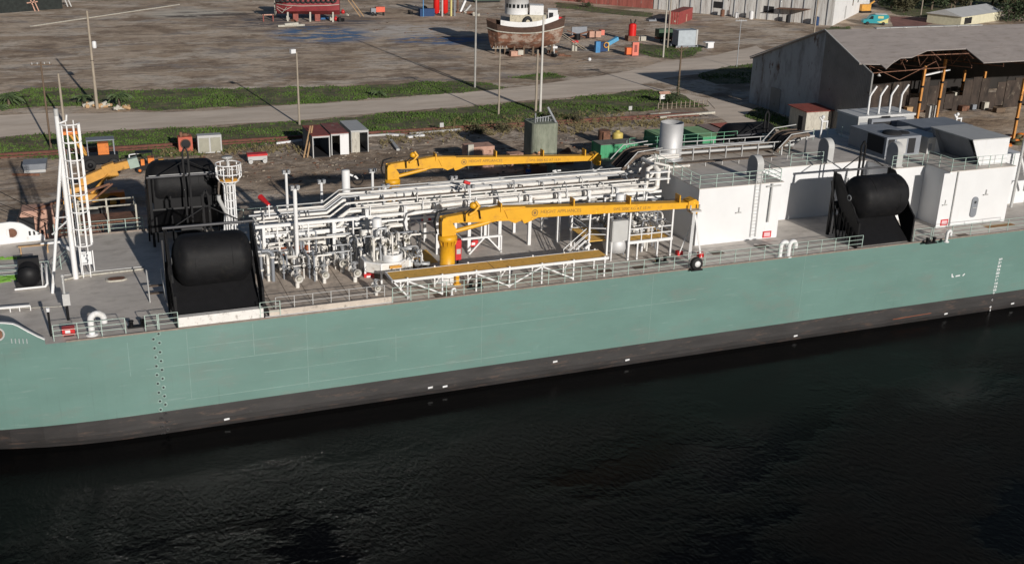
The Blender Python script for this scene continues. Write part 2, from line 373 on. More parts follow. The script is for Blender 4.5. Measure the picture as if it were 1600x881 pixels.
# dark river water
wm = bpy.data.materials.new('dark_river_water'); wm.use_nodes = True; n_ = wm.node_tree.nodes; l_ = wm.node_tree.links; pb = n_['Principled BSDF']
pb.inputs['Base Color'].default_value = (.002, .002, .0022, 1); pb.inputs['Roughness'].default_value = .06; pb.inputs['IOR'].default_value = 1.33; pb.inputs['Specular IOR Level'].default_value = .09
g_ = n_.new('ShaderNodeNewGeometry')
def _wn(sc, st, det, rot=0.):
    mp = n_.new('ShaderNodeMapping'); mp.inputs['Scale'].default_value = st; mp.inputs['Rotation'].default_value = (0, 0, rot); l_.new(g_.outputs['Position'], mp.inputs[0])
    t = n_.new('ShaderNodeTexNoise'); t.inputs['Scale'].default_value = sc; t.inputs['Detail'].default_value = det; t.inputs['Roughness'].default_value = .6; l_.new(mp.outputs[0], t.inputs[0]); return t.outputs[0]
a1 = _wn(2.6, (1.7, .7, 1), 5, .35); a2 = _wn(.05, (1, 1.5, 1), 6, .3)
mr = n_.new('ShaderNodeMapRange'); mr.inputs[1].default_value = .46; mr.inputs[2].default_value = .62; mr.inputs[3].default_value = .3; mr.inputs[4].default_value = 2.3; l_.new(a2, mr.inputs[0])
mm = n_.new('ShaderNodeMath'); mm.operation = 'MULTIPLY'; l_.new(a1, mm.inputs[0])
sy_ = n_.new('ShaderNodeSeparateXYZ'); l_.new(g_.outputs['Position'], sy_.inputs[0])
lee = n_.new('ShaderNodeMapRange'); lee.inputs[1].default_value = -3; lee.inputs[2].default_value = -30; lee.inputs[3].default_value = .1; lee.inputs[4].default_value = 1.; l_.new(sy_.outputs[1], lee.inputs[0])   # the hull shelters the water beside it
m2 = n_.new('ShaderNodeMath'); m2.operation = 'MULTIPLY'; l_.new(mr.outputs[0], m2.inputs[0]); l_.new(lee.outputs[0], m2.inputs[1]); l_.new(m2.outputs[0], mm.inputs[1])
bp_ = n_.new('ShaderNodeBump'); bp_.inputs['Strength'].default_value = 1.0; bp_.inputs['Distance'].default_value = .22
l_.new(mm.outputs[0], bp_.inputs['Height']); l_.new(bp_.outputs[0], pb.inputs['Normal'])
MB().box(-1500, 2500, -1500, 25.49, -6.01, 0).build('water', wm)['kind'] = 'structure'
# dirt roads
ROADM = mat('compacted_road', (.66, .56, .46), .95, var=.16, scale=.18, stretch=(.35, 1.8, 1), grime=.55, grimecol=(.46, .37, .285), bump=.6)
road = [(-60, 182), (60, 178), (160, 177), (280, 175), (400, 168), (500, 161), (600, 156), (700, 147), (790, 139), (900, 124), (980, 112), (1040, 97), (1120, 86), (1180, 72), (1230, 92),
        (1180, 108), (1090, 116), (1040, 122), (1000, 132), (1050, 142), (1090, 150), (1130, 158), (1180, 172), (1240, 200), (1240, 240), (1190, 240), (1150, 200), (1105, 172), (1080, 158), (1010, 139), (940, 146),
        (850, 156), (780, 160), (700, 168), (600, 176), (500, 185), (420, 191), (300, 197), (160, 204), (60, 209), (0, 214), (-60, 220)]
q = outline(road, LAND+.006, .35, 3); MB().face(q).build('road', ROADM)['kind'] = 'structure'
# wheel ruts worn across the yard
TRM = mat('rutted_soil', (.27, .205, .15), .95, var=.3, scale=.5, bump=.5)
tk = MB()
for pts in ([(-40, 120), (200, 112), (420, 104), (600, 98), (720, 104), (900, 112), (1010, 112)], [(-40, 95), (150, 84), (380, 80), (560, 84), (760, 96), (920, 104), (1060, 92)], [(300, 60), (460, 72), (640, 74), (760, 88), (820, 104), (900, 122)], [(920, 60), (980, 44), (1080, 52), (1200, 50)], [(-40, 70), (120, 58), (300, 44), (460, 46), (640, 36)], [(1180, 74), (1250, 66), (1330, 52), (1400, 46)]):
    w3 = [P(x, y) for x, y in pts]; sm_ = []
    for i in range(len(w3)-1):
        p0, p1, p2, p3 = w3[max(0, i-1)], w3[i], w3[i+1], w3[min(len(w3)-1, i+2)]
        for k in range(14):
            t = k/14; sm_.append(.5*((2*p1)+(p2-p0)*t+(2*p0-5*p1+4*p2-p3)*t*t+(3*p1-p0-3*p2+p3)*t**3))
    for off in (-1.0, 1.0):
        for i in range(len(sm_)-1):
            if noise.noise(sm_[i]*.06+Vector((off, 0, 0))) < -.12: continue
            d0 = (sm_[i+1]-sm_[i]).normalized(); s0 = Vector((-d0.y, d0.x, 0)); hw = .16+.12*noise.noise(sm_[i]*.3); z_ = Vector((0, 0, .004))
            a0, b0 = sm_[i]+s0*off+z_, sm_[i+1]+s0*off+z_; tk.face([a0-s0*hw, b0-s0*hw, b0+s0*hw, a0+s0*hw])
tk.build('wheel_tracks', TRM)['kind'] = 'structure'
# grass strips: green ground sheets plus blades
GSHEET = mat('grass_ground', (.085, .095, .04), .95, var=.4, scale=.35, grime=.6, grimecol=(.26, .19, .11), bump=.5)
gpolys = [
 [(-30, 155), (8, 146), (45, 139), (100, 137), (200, 143), (300, 139), (400, 138), (500, 136), (600, 133), (690, 127), (745, 128), (790, 137), (740, 144), (680, 147), (600, 154), (500, 160), (420, 165), (330, 169), (240, 173), (200, 170), (120, 165), (60, 168), (0, 172), (-40, 172)],
 [(-60, 222), (0, 216), (60, 211), (160, 206), (300, 199), (420, 193), (500, 187), (600, 178), (700, 170), (780, 163), (850, 158), (940, 148), (1010, 141), (1060, 145), (1090, 158), (1098, 167), (1040, 170), (985, 176), (900, 184), (800, 193), (700, 202), (580, 210), (460, 216), (340, 240), (200, 250), (100, 248), (0, 246), (-60, 246)],
 [(985, 66), (1010, 70), (1060, 72), (1100, 73), (1085, 88), (1055, 93), (1020, 90), (990, 80)],
 [(820, 118), (860, 115), (885, 121), (850, 126), (800, 122)],
 [(1100, 112), (1140, 104), (1190, 98), (1200, 108), (1180, 130), (1120, 132), (1090, 120)],
 [(1180, 168), (1215, 176), (1240, 190), (1235, 208), (1195, 196), (1160, 182)],
 [(1290, 46), (1300, 42), (1330, 42), (1330, 52), (1290, 52)],
 [(1400, 24), (1480, 30), (1560, 12), (1640, 8), (1640, -16), (1500, -16), (1390, -12), (1370, 6)],
 [(870, 4), (940, 12), (1020, 21), (1020, 28), (930, 20), (870, 12)]]
rg = MB(); gm = MB()
for gi, gp in enumerate(gpolys):
    o_ = outline(gp, LAND+.012, .7 if gi in (0, 1) else .4, 2); rg.face(o_)
    xs = [p[0] for p in o_]; ys = [p[1] for p in o_]
    n = {0: 9000, 1: 14000, 2: 900, 3: 500, 4: 900, 5: 700, 6: 200, 7: 2500, 8: 300}[gi]
    k = 0
    while k < n:
        x, y = random.uniform(min(xs), max(xs)), random.uniform(min(ys), max(ys)); k += .25
        dx, dy = random.gauss(0, .35), random.gauss(0, .35)
        if not inpoly(x, y, o_): continue
        dn = noise.noise(Vector((x*.12, y*.2, 3)))
        if dn < -.12 and random.random() < .85: continue
        k += .75; x += dx; y += dy; h = random.uniform(.08, .22)*(1+max(0, dn)*1.6); a = random.uniform(0, 6.28); wd = random.uniform(.06, .16)
        c, s_ = math.cos(a)*wd, math.sin(a)*wd
        for sg in (1, -1):
            lx, ly = random.uniform(-.1, .1), random.uniform(-.1, .1)
            gm.face([(x-c*sg, y-s_*sg, LAND+.01), (x+c*sg, y+s_*sg, LAND+.01), (x+lx, y+ly, LAND+h)])
            c, s_ = -s_, c
tag(rg.build('grass_verge', GSHEET), kind='structure')
tag(gm.build('grass', GRASSM), kind='stuff')
# dry weeds and rubble along the rusty rail
wd_ = MB()
wreg = [(690, 206, 975, 186, 60, 12), (595, 222, 700, 206, 14, 8), (860, 205, 1040, 190, 25, 8), (1000, 195, 1100, 192, 10, 4), (250, 242, 470, 232, 20, 6)]
for (x0, y0, x1, y1, cnt, sp) in wreg:
    for k in range(cnt*9):
        t = random.random(); c = P(x0+(x1-x0)*t, y0+(y1-y0)*t+random.gauss(0, sp*.55))
        for j in range(6):
            a = random.uniform(0, 6.28); l = random.uniform(.15, .5); ww = .05
            wd_.face([(c.x-ww, c.y, LAND), (c.x+ww, c.y, LAND), (c.x+math.cos(a)*l, c.y+math.sin(a)*l, LAND+random.uniform(.15, .6))])
tag(wd_.build('dry_weeds', WEEDM), kind='stuff')
# stones and scraps of wood strewn on the quay soil
rb = MB()
for k in range(650):
    c = P(random.uniform(240, 1000), random.uniform(215, 285)); sx = random.uniform(.08, .5); rb.ob((c.x, c.y, LAND-.03), sx, random.uniform(.06, .25), random.uniform(.06, .16), random.uniform(0, 3.1), random.choice((0, 0, 1, 2)))
for k in range(140):
    c = P(random.uniform(380, 1110), random.uniform(-5, 60)); rb.ob((c.x, c.y, LAND-.03), random.uniform(.1, .5), random.uniform(.08, .3), random.uniform(.06, .2), random.uniform(0, 3.1), random.choice((0, 1, 2)))
tag(rb.build('rubble', [WOODP, WOODD, RUSTM]), kind='stuff')

# ================================================================== LAND THINGS
def fit(b, px): return px/PPM(b)                     # metres spanned by so many photo pixels at b
# --- poles
def pole(name, label, base, top, r0=.17, r1=.11, m=WOODP, lean=None, head=None, extra=None):
    b = P(*base); h = HT(b, top)-LAND; t = thing(name, label, 'pole', b, 'poles of the yard')
    tp = Vector((b.x, b.y, LAND+h)); MB().tube([b, tp], [r0, r1], 9).build('shaft', m, t)
    if head == 'flood':
        MB().tube([tp-Vector((0, 0, .1)), tp+Vector((-.5, -.1, .15))], .04, 6).build('bracket', GALV, t)
        MB().ob((tp.x-.55, tp.y-.15, tp.z-.1), .7, .5, .55, .3).build('flood_lamp', [WHITE], t)
    if head in ('cross', 'cross2'):
        hh = [.35] if head == 'cross' else [.35, 1.3]
        for q in hh: MB().bar((b.x-1.2, b.y+.1, tp.z-q), (b.x+1.2, b.y-.1, tp.z-q), .13).build('crossarm', m, t)
        for q in (-1., -.4, .4, 1.): MB().cyl((b.x+q, b.y, tp.z-.3), (b.x+q, b.y, tp.z-.05), .06, 8).build('insulator', GREYL, t)
    if extra: extra(t, b, tp)
    return t
def transformer(t, b, tp):
    z = HT(b, 70)
    MB().lathe((b.x+.5, b.y-.2, z-.5), [(0, 0), (.26, 0), (.3, .1), (.3, .85), (.2, 1.), (0, 1.02)], 14).build('transformer', WHITE, t)
    MB().ring((b.x, b.y, HT(b, 95)), .2, .04).build('band', BLKST, t)
pole('utility_pole', 'tall bare wooden pole with a white transformer can, beside the palm shrubs', (152, 170), 17, .24, .15, extra=transformer)
pole('utility_pole', 'thin brown pole behind the caged white mast carrying a small crossarm', (80, 232), 97, .14, .1, WOODD, head='cross')
pole('utility_pole', 'short pale pole without any arm, between the brown pole and the transformer pole', (100, 192), 115, .18, .14)
pole('lamp_post', 'leaning-looking wooden post with a white flood lamp, behind the row of storage boxes', (468, 195), 82, .17, .11, head='flood')
pole('utility_pole', 'very tall slim grey pole on the tip of the upper grass strip', (742, 137), -22, .2, .13, mat('grey_pole', (.30, .29, .27), .8, var=.25, scale=1, stretch=(1, 1, .8)))
pole('utility_pole', 'wooden pole with splayed white arms on top, left of the twin poles', (779, 180), 72, .15, .1, head='cross')
pole('utility_pole', 'taller white concrete pole of the twin pair in front of the tugboat', (844, 175), 26, .2, .15, mat('white_concrete_pole', (.52, .50, .46), .8, var=.1))
pole('utility_pole', 'shorter wooden pole of the twin pair in front of the tugboat', (837, 174), 78, .2, .16)
pole('utility_pole', 'pale pole standing in the grass nearest the grey tank box', (1036, 90), -24, .19, .13, mat('pale_pole', (.40, .38, .33), .8, var=.1))
pole('utility_pole', 'second pale pole behind the grey tank box beside the red container', (1043, 75), -24, .17, .12)
def vine(t, b, tp):
    mb = MB()
    for k in range(260):
        z = random.uniform(0, 3.2); a = random.uniform(0, 6.28); r = random.uniform(.15, .42)*(1.2-z/4)
        leaf(mb, (b.x+math.cos(a)*r, b.y+math.sin(a)*r, LAND+z), .16)
    mb.build('vine', LEAF, t)
    MB().tube([(b.x, b.y, tp.z-1.), (b.x-1.1, b.y+.1, tp.z-.1)], .06, 6).tube([(b.x, b.y, tp.z-1.), (b.x+1.1, b.y-.1, tp.z-.1)], .06, 6).build('brace', WOODD, t)
def leaf(mb, c, s):
    a, e = random.uniform(0, 6.28), random.uniform(-1.2, 1.2); u = Vector((math.cos(a), math.sin(a), 0)); v = Vector((-math.sin(a)*math.sin(e), math.cos(a)*math.sin(e), math.cos(e)))
    c = Vector(c); mb.face([c-u*s*.5, c+v*s*.4+u*s*.1, c+u*s*.55, c-v*s*.4])
pole('utility_pole', 'dark wooden pole with Y braced crossarm, wrapped in vine by the dirt road', (1059, 150), 72, .17, .13, WOODD, head='cross', extra=vine)
pole('utility_pole', 'thin grey pole at the left corner of the big open hangar', (1151, 105), 30, .1, .07, GALV, head='cross')
pole('utility_pole', 'wooden pole rising behind the hangar peak beside the whitewashed building', (1272, 52), -24, .2, .15)
pole('utility_pole', 'light pole on the far lawn right of the turquoise van', (1438, 28), -30, .16, .12)
pole('utility_pole', 'dark short pole in front of the far grey roof', (1482, 37), 6, .2, .15, WOODD)
# --- tracks
rl = thing('rail_track', 'rust red crane rail running the length of the lower grass strip', 'rail track', (-9, 74.3, LAND))
MB().box(-60, 88, 74.2, 74.55, LAND, LAND+.32).box(-60, 88, 73.0, 73.2, LAND, LAND+.2).build('rail', mat('rusty_rail', (.13, .05, .035), .9, var=.25, scale=2), rl)
mb = MB()
for k in range(150): mb.box(-60+k, -59.75+k, 72.4, 75, LAND-.05, LAND+.05)
mb.build('sleepers', WOODD, rl)
# --- hangar
HG = thing('hangar', 'big open-sided shed with rusty grey roof, torn eave and bare gable wall', 'shed', (101.5, 66, LAND))
YS, YN, YRG, ZR = 51.7, 80.3, 62.65, 15.9
def rz_(y): return ZR-.40*(YRG-y) if y < YRG else ZR-.378*(y-YRG)
g = MB()
g.prism([(YRG, LAND), (YN, LAND), (YN, rz_(YN)-.02), (YRG, ZR-.02)], 'X', 101.5, 101.75, 0)
g.prism([(YS, LAND), (YRG-.01, LAND), (YRG-.01, ZR-.02), (YS, rz_(YS)-.02)], 'X', 101.5, 101.75, 1)
g.build('gable_wall', [SHEDW, SHEDD], HG)
MB().ob((101.47, 73.2, LAND), .08, 2.6, 3.6).build('blocked_door', SHEDD, HG)
def roofpt(px, py):                       # point of the near roof slope seen at that pixel
    r = _ray(px, py); t = (ZR-.40*YRG - (CAM.z-.40*CAM.y))/(r.z-.40*r.y); p = CAM+r*t; return (p.x, p.y, p.z)
ev = [(1342.7, 100), (1375.8, 100.6), (1384.4, 107.8), (1394, 99), (1407.4, 90.6), (1424.7, 89.7), (1449, 79), (1480, 77.5), (1509.5, 76.2), (1536.8, 98.3), (1570, 96.5), (1600, 94.9), (1640, 91)]
ep = [roofpt(*e) for e in ev]; ep = [(101.2, ep[0][1], ep[0][2])] + ep + [(175, ep[-1][1]-.2, rz_(ep[-1][1]-.2))]
rm = MB()
rm.face([(x, y, z) for x, y, z in ep] + [(175, YRG, ZR), (101.2, YRG, ZR)]); rm.face([(x, y, z-.12) for x, y, z in ep][::-1] + [(101.2, YRG, ZR-.12), (175, YRG, ZR-.12)])
for i in range(len(ep)-1): a, b = ep[i], ep[i+1]; rm.face([(a[0], a[1], a[2]-.12), (b[0], b[1], b[2]-.12), b, a])
rm.hexa([(101.2, YRG, ZR-.12), (175, YRG, ZR-.12), (175, YN+.4, rz_(YN)-.3), (101.2, YN+.4, rz_(YN)-.3), (101.2, YRG, ZR), (175, YRG, ZR), (175, YN+.4, rz_(YN)-.15), (101.2, YN+.4, rz_(YN)-.15)])
rm.build('roof', SHEDROOF, HG)
mb = MB()
for k in range(8): mb.box(110+k*2.5, 112.4+k*2.5, YRG-.35, YRG+.35, ZR+.0, ZR+.1)
mb.bar((101.15, YRG, ZR+.05), (101.15, YN+.4, rz_(YN)), .14).bar((101.15, YRG, ZR+.05), (101.15, ep[0][1], ep[0][2]+.03), .14)
mb.build('ridge_trim', GREYL, HG)
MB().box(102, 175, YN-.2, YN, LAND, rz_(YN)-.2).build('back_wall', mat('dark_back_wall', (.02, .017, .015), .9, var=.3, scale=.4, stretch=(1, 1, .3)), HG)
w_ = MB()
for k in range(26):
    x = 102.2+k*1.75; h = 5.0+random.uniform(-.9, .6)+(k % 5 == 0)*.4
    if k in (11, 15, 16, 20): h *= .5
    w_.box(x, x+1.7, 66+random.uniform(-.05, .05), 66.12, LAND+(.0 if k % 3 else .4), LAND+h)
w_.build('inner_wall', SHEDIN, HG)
t_ = MB()
for x in range(104, 174, 6):
    yy = 55.; t_.bar((x, yy, rz_(yy)-.5), (x, YRG, ZR-.5), .16).bar((x, YRG, ZR-.5), (x, YN-.5, rz_(YN)-.6), .16).bar((x, yy, 11.0), (x, YN-.5, 9.0), .12)
    for k in range(6): y = 55+k*4; t_.bar((x, y, 11.2-(y-55)*.07), (x, y+2, rz_(y+2)-.5), .08).bar((x, y+2, rz_(y+2)-.5), (x, y+4, 11-(y-51)*.07), .08)
for y in (56, 59.5, 63, 67, 71, 75): t_.bar((102, y, rz_(y)-.32), (174, y, rz_(y)-.32), .12)
t_.bar((102, 54.8, 10.9), (117, 54.8, 11.3), .1).bar((103, 54.8, 12.2), (109, 54.8, 9.8), .07).bar((109, 54.8, 9.8), (115, 54.8, 12.2), .07)
t_.build('roof_trusses', RUSTM, HG)
for px, py, ty in [(1432, 192, 103), (1462, 190, 93), (1499, 163, 110), (1530, 168, 112), (1582, 222, 123)]:
    b = P(px, py); h = HT(b, ty)
    mp = MB().box(b.x-.16, b.x+.16, b.y-.16, b.y+.16, LAND, h); mp.bar((b.x-.5, b.y, LAND+.1), (b.x+.5, b.y, LAND+.1), .12)
    for zz in (.35, .62): mp.box(b.x-.2, b.x+.2, b.y-.2, b.y+.2, LAND+(h-LAND)*zz, LAND+(h-LAND)*zz+.3, 1)
    mp.build('yellow_column', [mat('column_yellow%d' % px, (.50, .22, .05), .6, var=.15, scale=1, rust=.2), BLKST], HG)
MB().bar(PY(1444, 118, 60.5), PY(1484, 109, 60.5), .3, .2).build('white_beam', WHITE, HG)
b = P(1380, 190); MB().lathe(PY(1373, 119, 55.5), [(.0, .35), (.1, .3), (.32, 0), (.3, 0), (.08, .25)], 12).build('hanging_lamp', GREYL, HG)
# junk inside the shed
for i, (px, py, sx, sy, sz, m, nm, lb, ct) in enumerate([
    (1452, 188, 1.2, .8, 2.3, GREYL, 'sheet_stack', 'pale sheet leaning between the two front yellow columns', 'sheet'),
    (1440, 175, 1.6, .7, 1.8, RUSTM, 'scrap_bin', 'rusty scrap bin behind the first yellow column', 'bin'),
    (1492, 155, 1.0, .8, 1.2, CREAM, 'crate', 'cream crate at the foot of the third yellow column', 'crate'),
    (1505, 174, 1.4, .9, .9, RUSTM, 'workbench', 'rusty workbench in the dark of the hangar floor', 'bench'),
    (1520, 172, .8, .6, .9, GREYD, 'machine_cabinet', 'grey cabinet next to the rusty workbench in the hangar', 'cabinet'),
    (1538, 172, .9, .7, 1.3, CREAM, 'drum_rack', 'pale drum rack deep inside the hangar near the fourth column', 'rack'),
    (1560, 176, 1.8, .9, .8, WOODD, 'timber_stack', 'dark timber stack at the back right of the hangar floor', 'timber'),
    (1418, 182, 1.3, .8, 1.5, LUMB, 'leaning_board', 'light boards leaning left of the first yellow column', 'boards')]):
    c = P(px, py); t = thing(nm, lb, ct, c)
    MB().box(c.x-sx/2, c.x+sx/2, c.y-sy/2, c.y+sy/2, LAND+.12, LAND+sz).build('body', m, t)
    mb = MB()
    for dx in (-.4, .4):
        for dy in (-.35, .35): mb.box(c.x+dx*sx-.05, c.x+dx*sx+.05, c.y+dy*sy-.05, c.y+dy*sy+.05, LAND, LAND+.12)
    mb.build('feet', BLKST, t)
# yellow and green tarpaulin heap at right of the shed
hp = MB(); c = P(1572, 222)
for k in range(70):
    hp.ball((c.x+random.uniform(-4, 6), c.y+random.uniform(-2, 2), LAND+random.uniform(.0, .5)), random.uniform(.25, .6), random.choice((0, 0, 1, 2)), (1.5, 1, .6), 6)
one(hp, 'debris_heap', [LEAFB, ORANGE, WEEDM], 'green and orange heap of hoses at the foot of the outermost yellow column', 'debris', c)
# --- small white shed with rust roof
c = P(1268, 208); X0, X1, Y0, Y1 = c.x-2.9, c.x+1.6, c.y-.2, c.y+3.2
X0, X1 = P(1257, 208).x, P(1290, 203).x; Y0 = P(1257, 208).y; Y1 = Y0+4
t = thing('storage_shed', 'small cream shed with a flat rust red roof by the hangar gable', 'shed', (X0, Y0, LAND))
MB().box(X0, X1, Y0, Y1, LAND, LAND+3).build('wall', CREAM, t)
MB().hexa([(X0-.3, Y0-.3, LAND+3), (X1+.3, Y0-.3, LAND+3), (X1+.3, Y1+.3, LAND+3.2), (X0-.3, Y1+.3, LAND+3.2), (X0-.3, Y0-.3, LAND+3.1), (X1+.3, Y0-.3, LAND+3.1), (X1+.3, Y1+.3, LAND+3.3), (X0-.3, Y1+.3, LAND+3.3)]).build('roof', REDOX, t)
MB().box(X0-.03, X0, Y0+.8, Y0+1.8, LAND+.1, LAND+2.2).build('door', DARK, t)
# --- storage boxes (containers cut open), left ones rust red, right one pale
def cbox(px0, pxr, py, dep, h, name, label, roof, side, group='row of open storage boxes', doors=1, front=None):
    a = P(px0, py); b = P(pxr, py-(pxr-px0)*.06); x0, x1, y0 = a.x, b.x-.06, a.y; y1 = y0+dep
    t = thing(name, label, 'container', (x0, y0, LAND), group); z1 = LAND+h
    MB().box(x0, x0+.08, y0, y1, LAND, z1).box(x1-.08, x1, y0, y1, LAND, z1).box(x0+.08, x1-.08, y1-.08, y1, LAND, z1).build('wall', side, t)
    MB().box(x0-.03, x1+.03, y0-.05, y1+.03, z1, z1+.09).build('roof', roof, t)
    MB().box(x0, x0+.12, y0-.06, y0-.002, LAND, z1).box(x1-.12, x1, y0-.06, y0-.002, LAND, z1).box(x0+.12, x1-.12, y0-.06, y0-.002, z1-.2, z1-.003).build('door_frame', GREYL, t)
    MB().box(x0+.08, x1-.08, y0+.02, y1-.1, LAND, LAND+.1).build('floor', DARK, t)
    if front:
        f0, f1, fm = front; MB().box(x0+(x1-x0)*f0, x0+(x1-x0)*f1, y0-.14, y0-.07, LAND+.05, z1-.1).build('door', fm, t)
    if doors == 1:
        wd = (x1-x0)*.5
        MB().hexa([(x1-.13, y0-.07, LAND+.1), (x1-.13+.1, y0-.07, LAND+.1), (x1+.1-.3, y0-wd*.9, LAND+.1), (x1-.3, y0-wd*.9, LAND+.1)]*1 + [(x1-.13, y0-.07, z1-.2), (x1-.03, y0-.07, z1-.2), (x1+.1-.3, y0-wd*.9, z1-.2), (x1-.3, y0-wd*.9, z1-.2)]).build('door', CREAM, t)
    return t
cbox(489, 517, 247, 6, 2.7, 'storage_container', 'leftmost open storage box with red streaked roof and blue grey side', REDOX, CONTBL, doors=0)
cbox(518, 546, 243, 6, 2.7, 'storage_container', 'middle storage box with mottled rust roof and open white door', mat('mottled_roof', (.20, .07, .06), .8, var=.4, scale=1.2, rust=.4, rustcol=(.22, .17, .14)), CREAM, doors=0, front=(.5, 1., CLEAN))
cbox(549, 577, 239, 6, 2.75, 'storage_container', 'right end storage box with pale silver roof', GREYL, GREYL, doors=0, front=(.03, .48, CREAM))
c = P(474, 246); lm = thing('leaning_timbers', 'two long yellow timbers leaning on the leftmost storage box', 'timber', c)
for dx in (0, .45): MB().bar((c.x+dx, c.y-.3, LAND), (c.x+1.3+dx*.6, c.y+1.3, LAND+3.6), .16, .08).build('timber', LUMB, lm)
# --- red machine, white crate, cart, signs on the lower verge
c = P(291, 238); t = thing('compressor', 'orange red machine frame with a round fan opening on the verge', 'machine', c, None)
MB().box(c.x-.85, c.x+.85, c.y, c.y+1.3, LAND+.1, LAND+1.9).build('casing', mat('faded_red', (.42, .09, .05), .6, var=.2), t)
MB().lathe((c.x, c.y-.02, LAND+1.05), [(.0, -.02), (.5, -.02), (.55, .0)], 16, axis='Y').build('fan_opening', DARK, t)
MB().ball((c.x+.1, c.y+.5, LAND+2.1), .35, 0, (1.5, 1, .7)).box(c.x-.6, c.x-.3, c.y+.3, c.y+.6, LAND+1.9, LAND+2.5).build('engine_top', RUSTM, t)
MB().ring((c.x, c.y-.05, LAND+1.05), .6, .06, 'Y').build('fan_ring', RUSTM, t)
c = P(329, 240); t = thing('louvred_cabinet', 'cream steel cabinet with two louvred doors beside the orange red machine', 'cabinet', c)
MB().box(c.x-1.45, c.x+1.45, c.y, c.y+1.2, LAND+.05, LAND+2.3).build('casing', GREYL, t)
for s in (-1, 1): MB().box(c.x+s*.7-.6, c.x+s*.7+.6, c.y-.05, c.y-.003, LAND+.2, LAND+2.0).build('door', mat('cream_louvre%d' % s, (.36, .35, .28), .7, var=.1, ribs=('Z', .12)), t)
c = P(402, 254); t = thing('work_cart', 'red and white four wheeled cart with open basket on the verge edge', 'cart', c)
MB().box(c.x-1.15, c.x+1.15, c.y-.5, c.y+.5, LAND+.4, LAND+.9).build('tray', GREYL, t)
MB().box(c.x-1.2, c.x+1.2, c.y-.55, c.y+.55, LAND+.9, LAND+1.15).build('rim', RED, t)
mb = MB()
for dx in (-1.1, .1, 1.1): mb.bar((c.x+dx, c.y+.5, LAND+1.1), (c.x+dx, c.y+.5, LAND+1.9), .06)
mb.bar((c.x-1.1, c.y+.5, LAND+1.6), (c.x+.1, c.y+.5, LAND+1.6), .05).bar((c.x+.1, c.y+.5, LAND+1.9), (c.x+1.1, c.y+.5, LAND+1.9), .05); mb.build('basket', BLKST, t)
for dx in (-.85, .85): MB().lathe((c.x+dx, c.y-.62, LAND+.27), [(.27, 0), (.27, .15), (.1, .15), (0, .15)], 14, axis='Y').lathe((c.x+dx, c.y-.62, LAND+.27), [(0, 0), (.27, 0)], 14, axis='Y', m=1).build('wheel', [TYRE, GREYL], t)
for (px, py, lb) in [(690, 206, 'square white marker board behind the far crane boom on the verge'), (984, 180, 'small white marker board near the low timber pen')]:
    c = P(px, py); t = thing('marker_board', lb, 'sign', c); h = HT(c, py-14)
    MB().bar(c, (c.x, c.y, h-.4), .08).build('post', WOODD, t); MB().box(c.x-.28, c.x+.28, c.y-.09, c.y-.04, h-.6, h).build('board', GREYL, t)
# white planks / pipes lying on the soil
for i, (x0, y0, x1, y1, wd, m, lb) in enumerate([(605, 212, 632, 213, .5, WHITE, 'flat white panel lying left of the marker board'), (636, 216, 662, 213, .55, WHITE, 'white box beam lying nearest the marker board'), (575, 214, 606, 212, .2, GREYL, 'thin pale pipe on the soil beside the pale storage box'),
    (640, 211, 720, 204, .18, GREYL, 'long thin pale pipe alongside the rusty rail'), (611, 221, 622, 236, .4, GREYL, 'grey plank lying on the sand below the white panels'), (1015, 181, 1046, 178, .5, CREAM, 'pale slab lying at the left end of the timber pen'), (432, 226, 472, 221, .15, WHITE, 'white pipe left of the storage boxes'), (105, 236, 150, 232, .3, LUMB, 'plank lying behind the caged mast'), (20, 275, 62, 275, .18, RUSTM, 'rusty bar on the sand left of the caged mast')]):
    a, b = P(x0, y0), P(x1, y1); one(MB().bar(a+Vector((0, 0, .16)), b+Vector((0, 0, .16)), wd, .25), 'plank', [m], lb, 'plank', a)
# --- low timber pen near the road end
a, b = P(1030, 185), P(1116, 177); t = thing('low_fence', 'low weathered picket pen with a pale beam at the road bend', 'fence', a)
MB().bar(a+Vector((0, 0, .15)), b+Vector((0, 0, .15)), .5, .3).build('beam', CREAM, t)
mb2 = MB(); c0 = P(1028, 172); c1 = P(1105, 166)
mb2.bar(c0+Vector((0, 0, .8)), c1+Vector((0, 0, .8)), .06).bar(c0+Vector((0, 0, .3)), c1+Vector((0, 0, .3)), .06).bar(c1+Vector((0, 0, .8)), b+Vector((0, 0, .7)), .06); mb2.build('rail', WOODD, t)
for k in range(12):
    q = c0.lerp(c1, k/11); MB().bar(q, q+Vector((0, 0, 1.1)), .1).build('picket', WOODP, t)
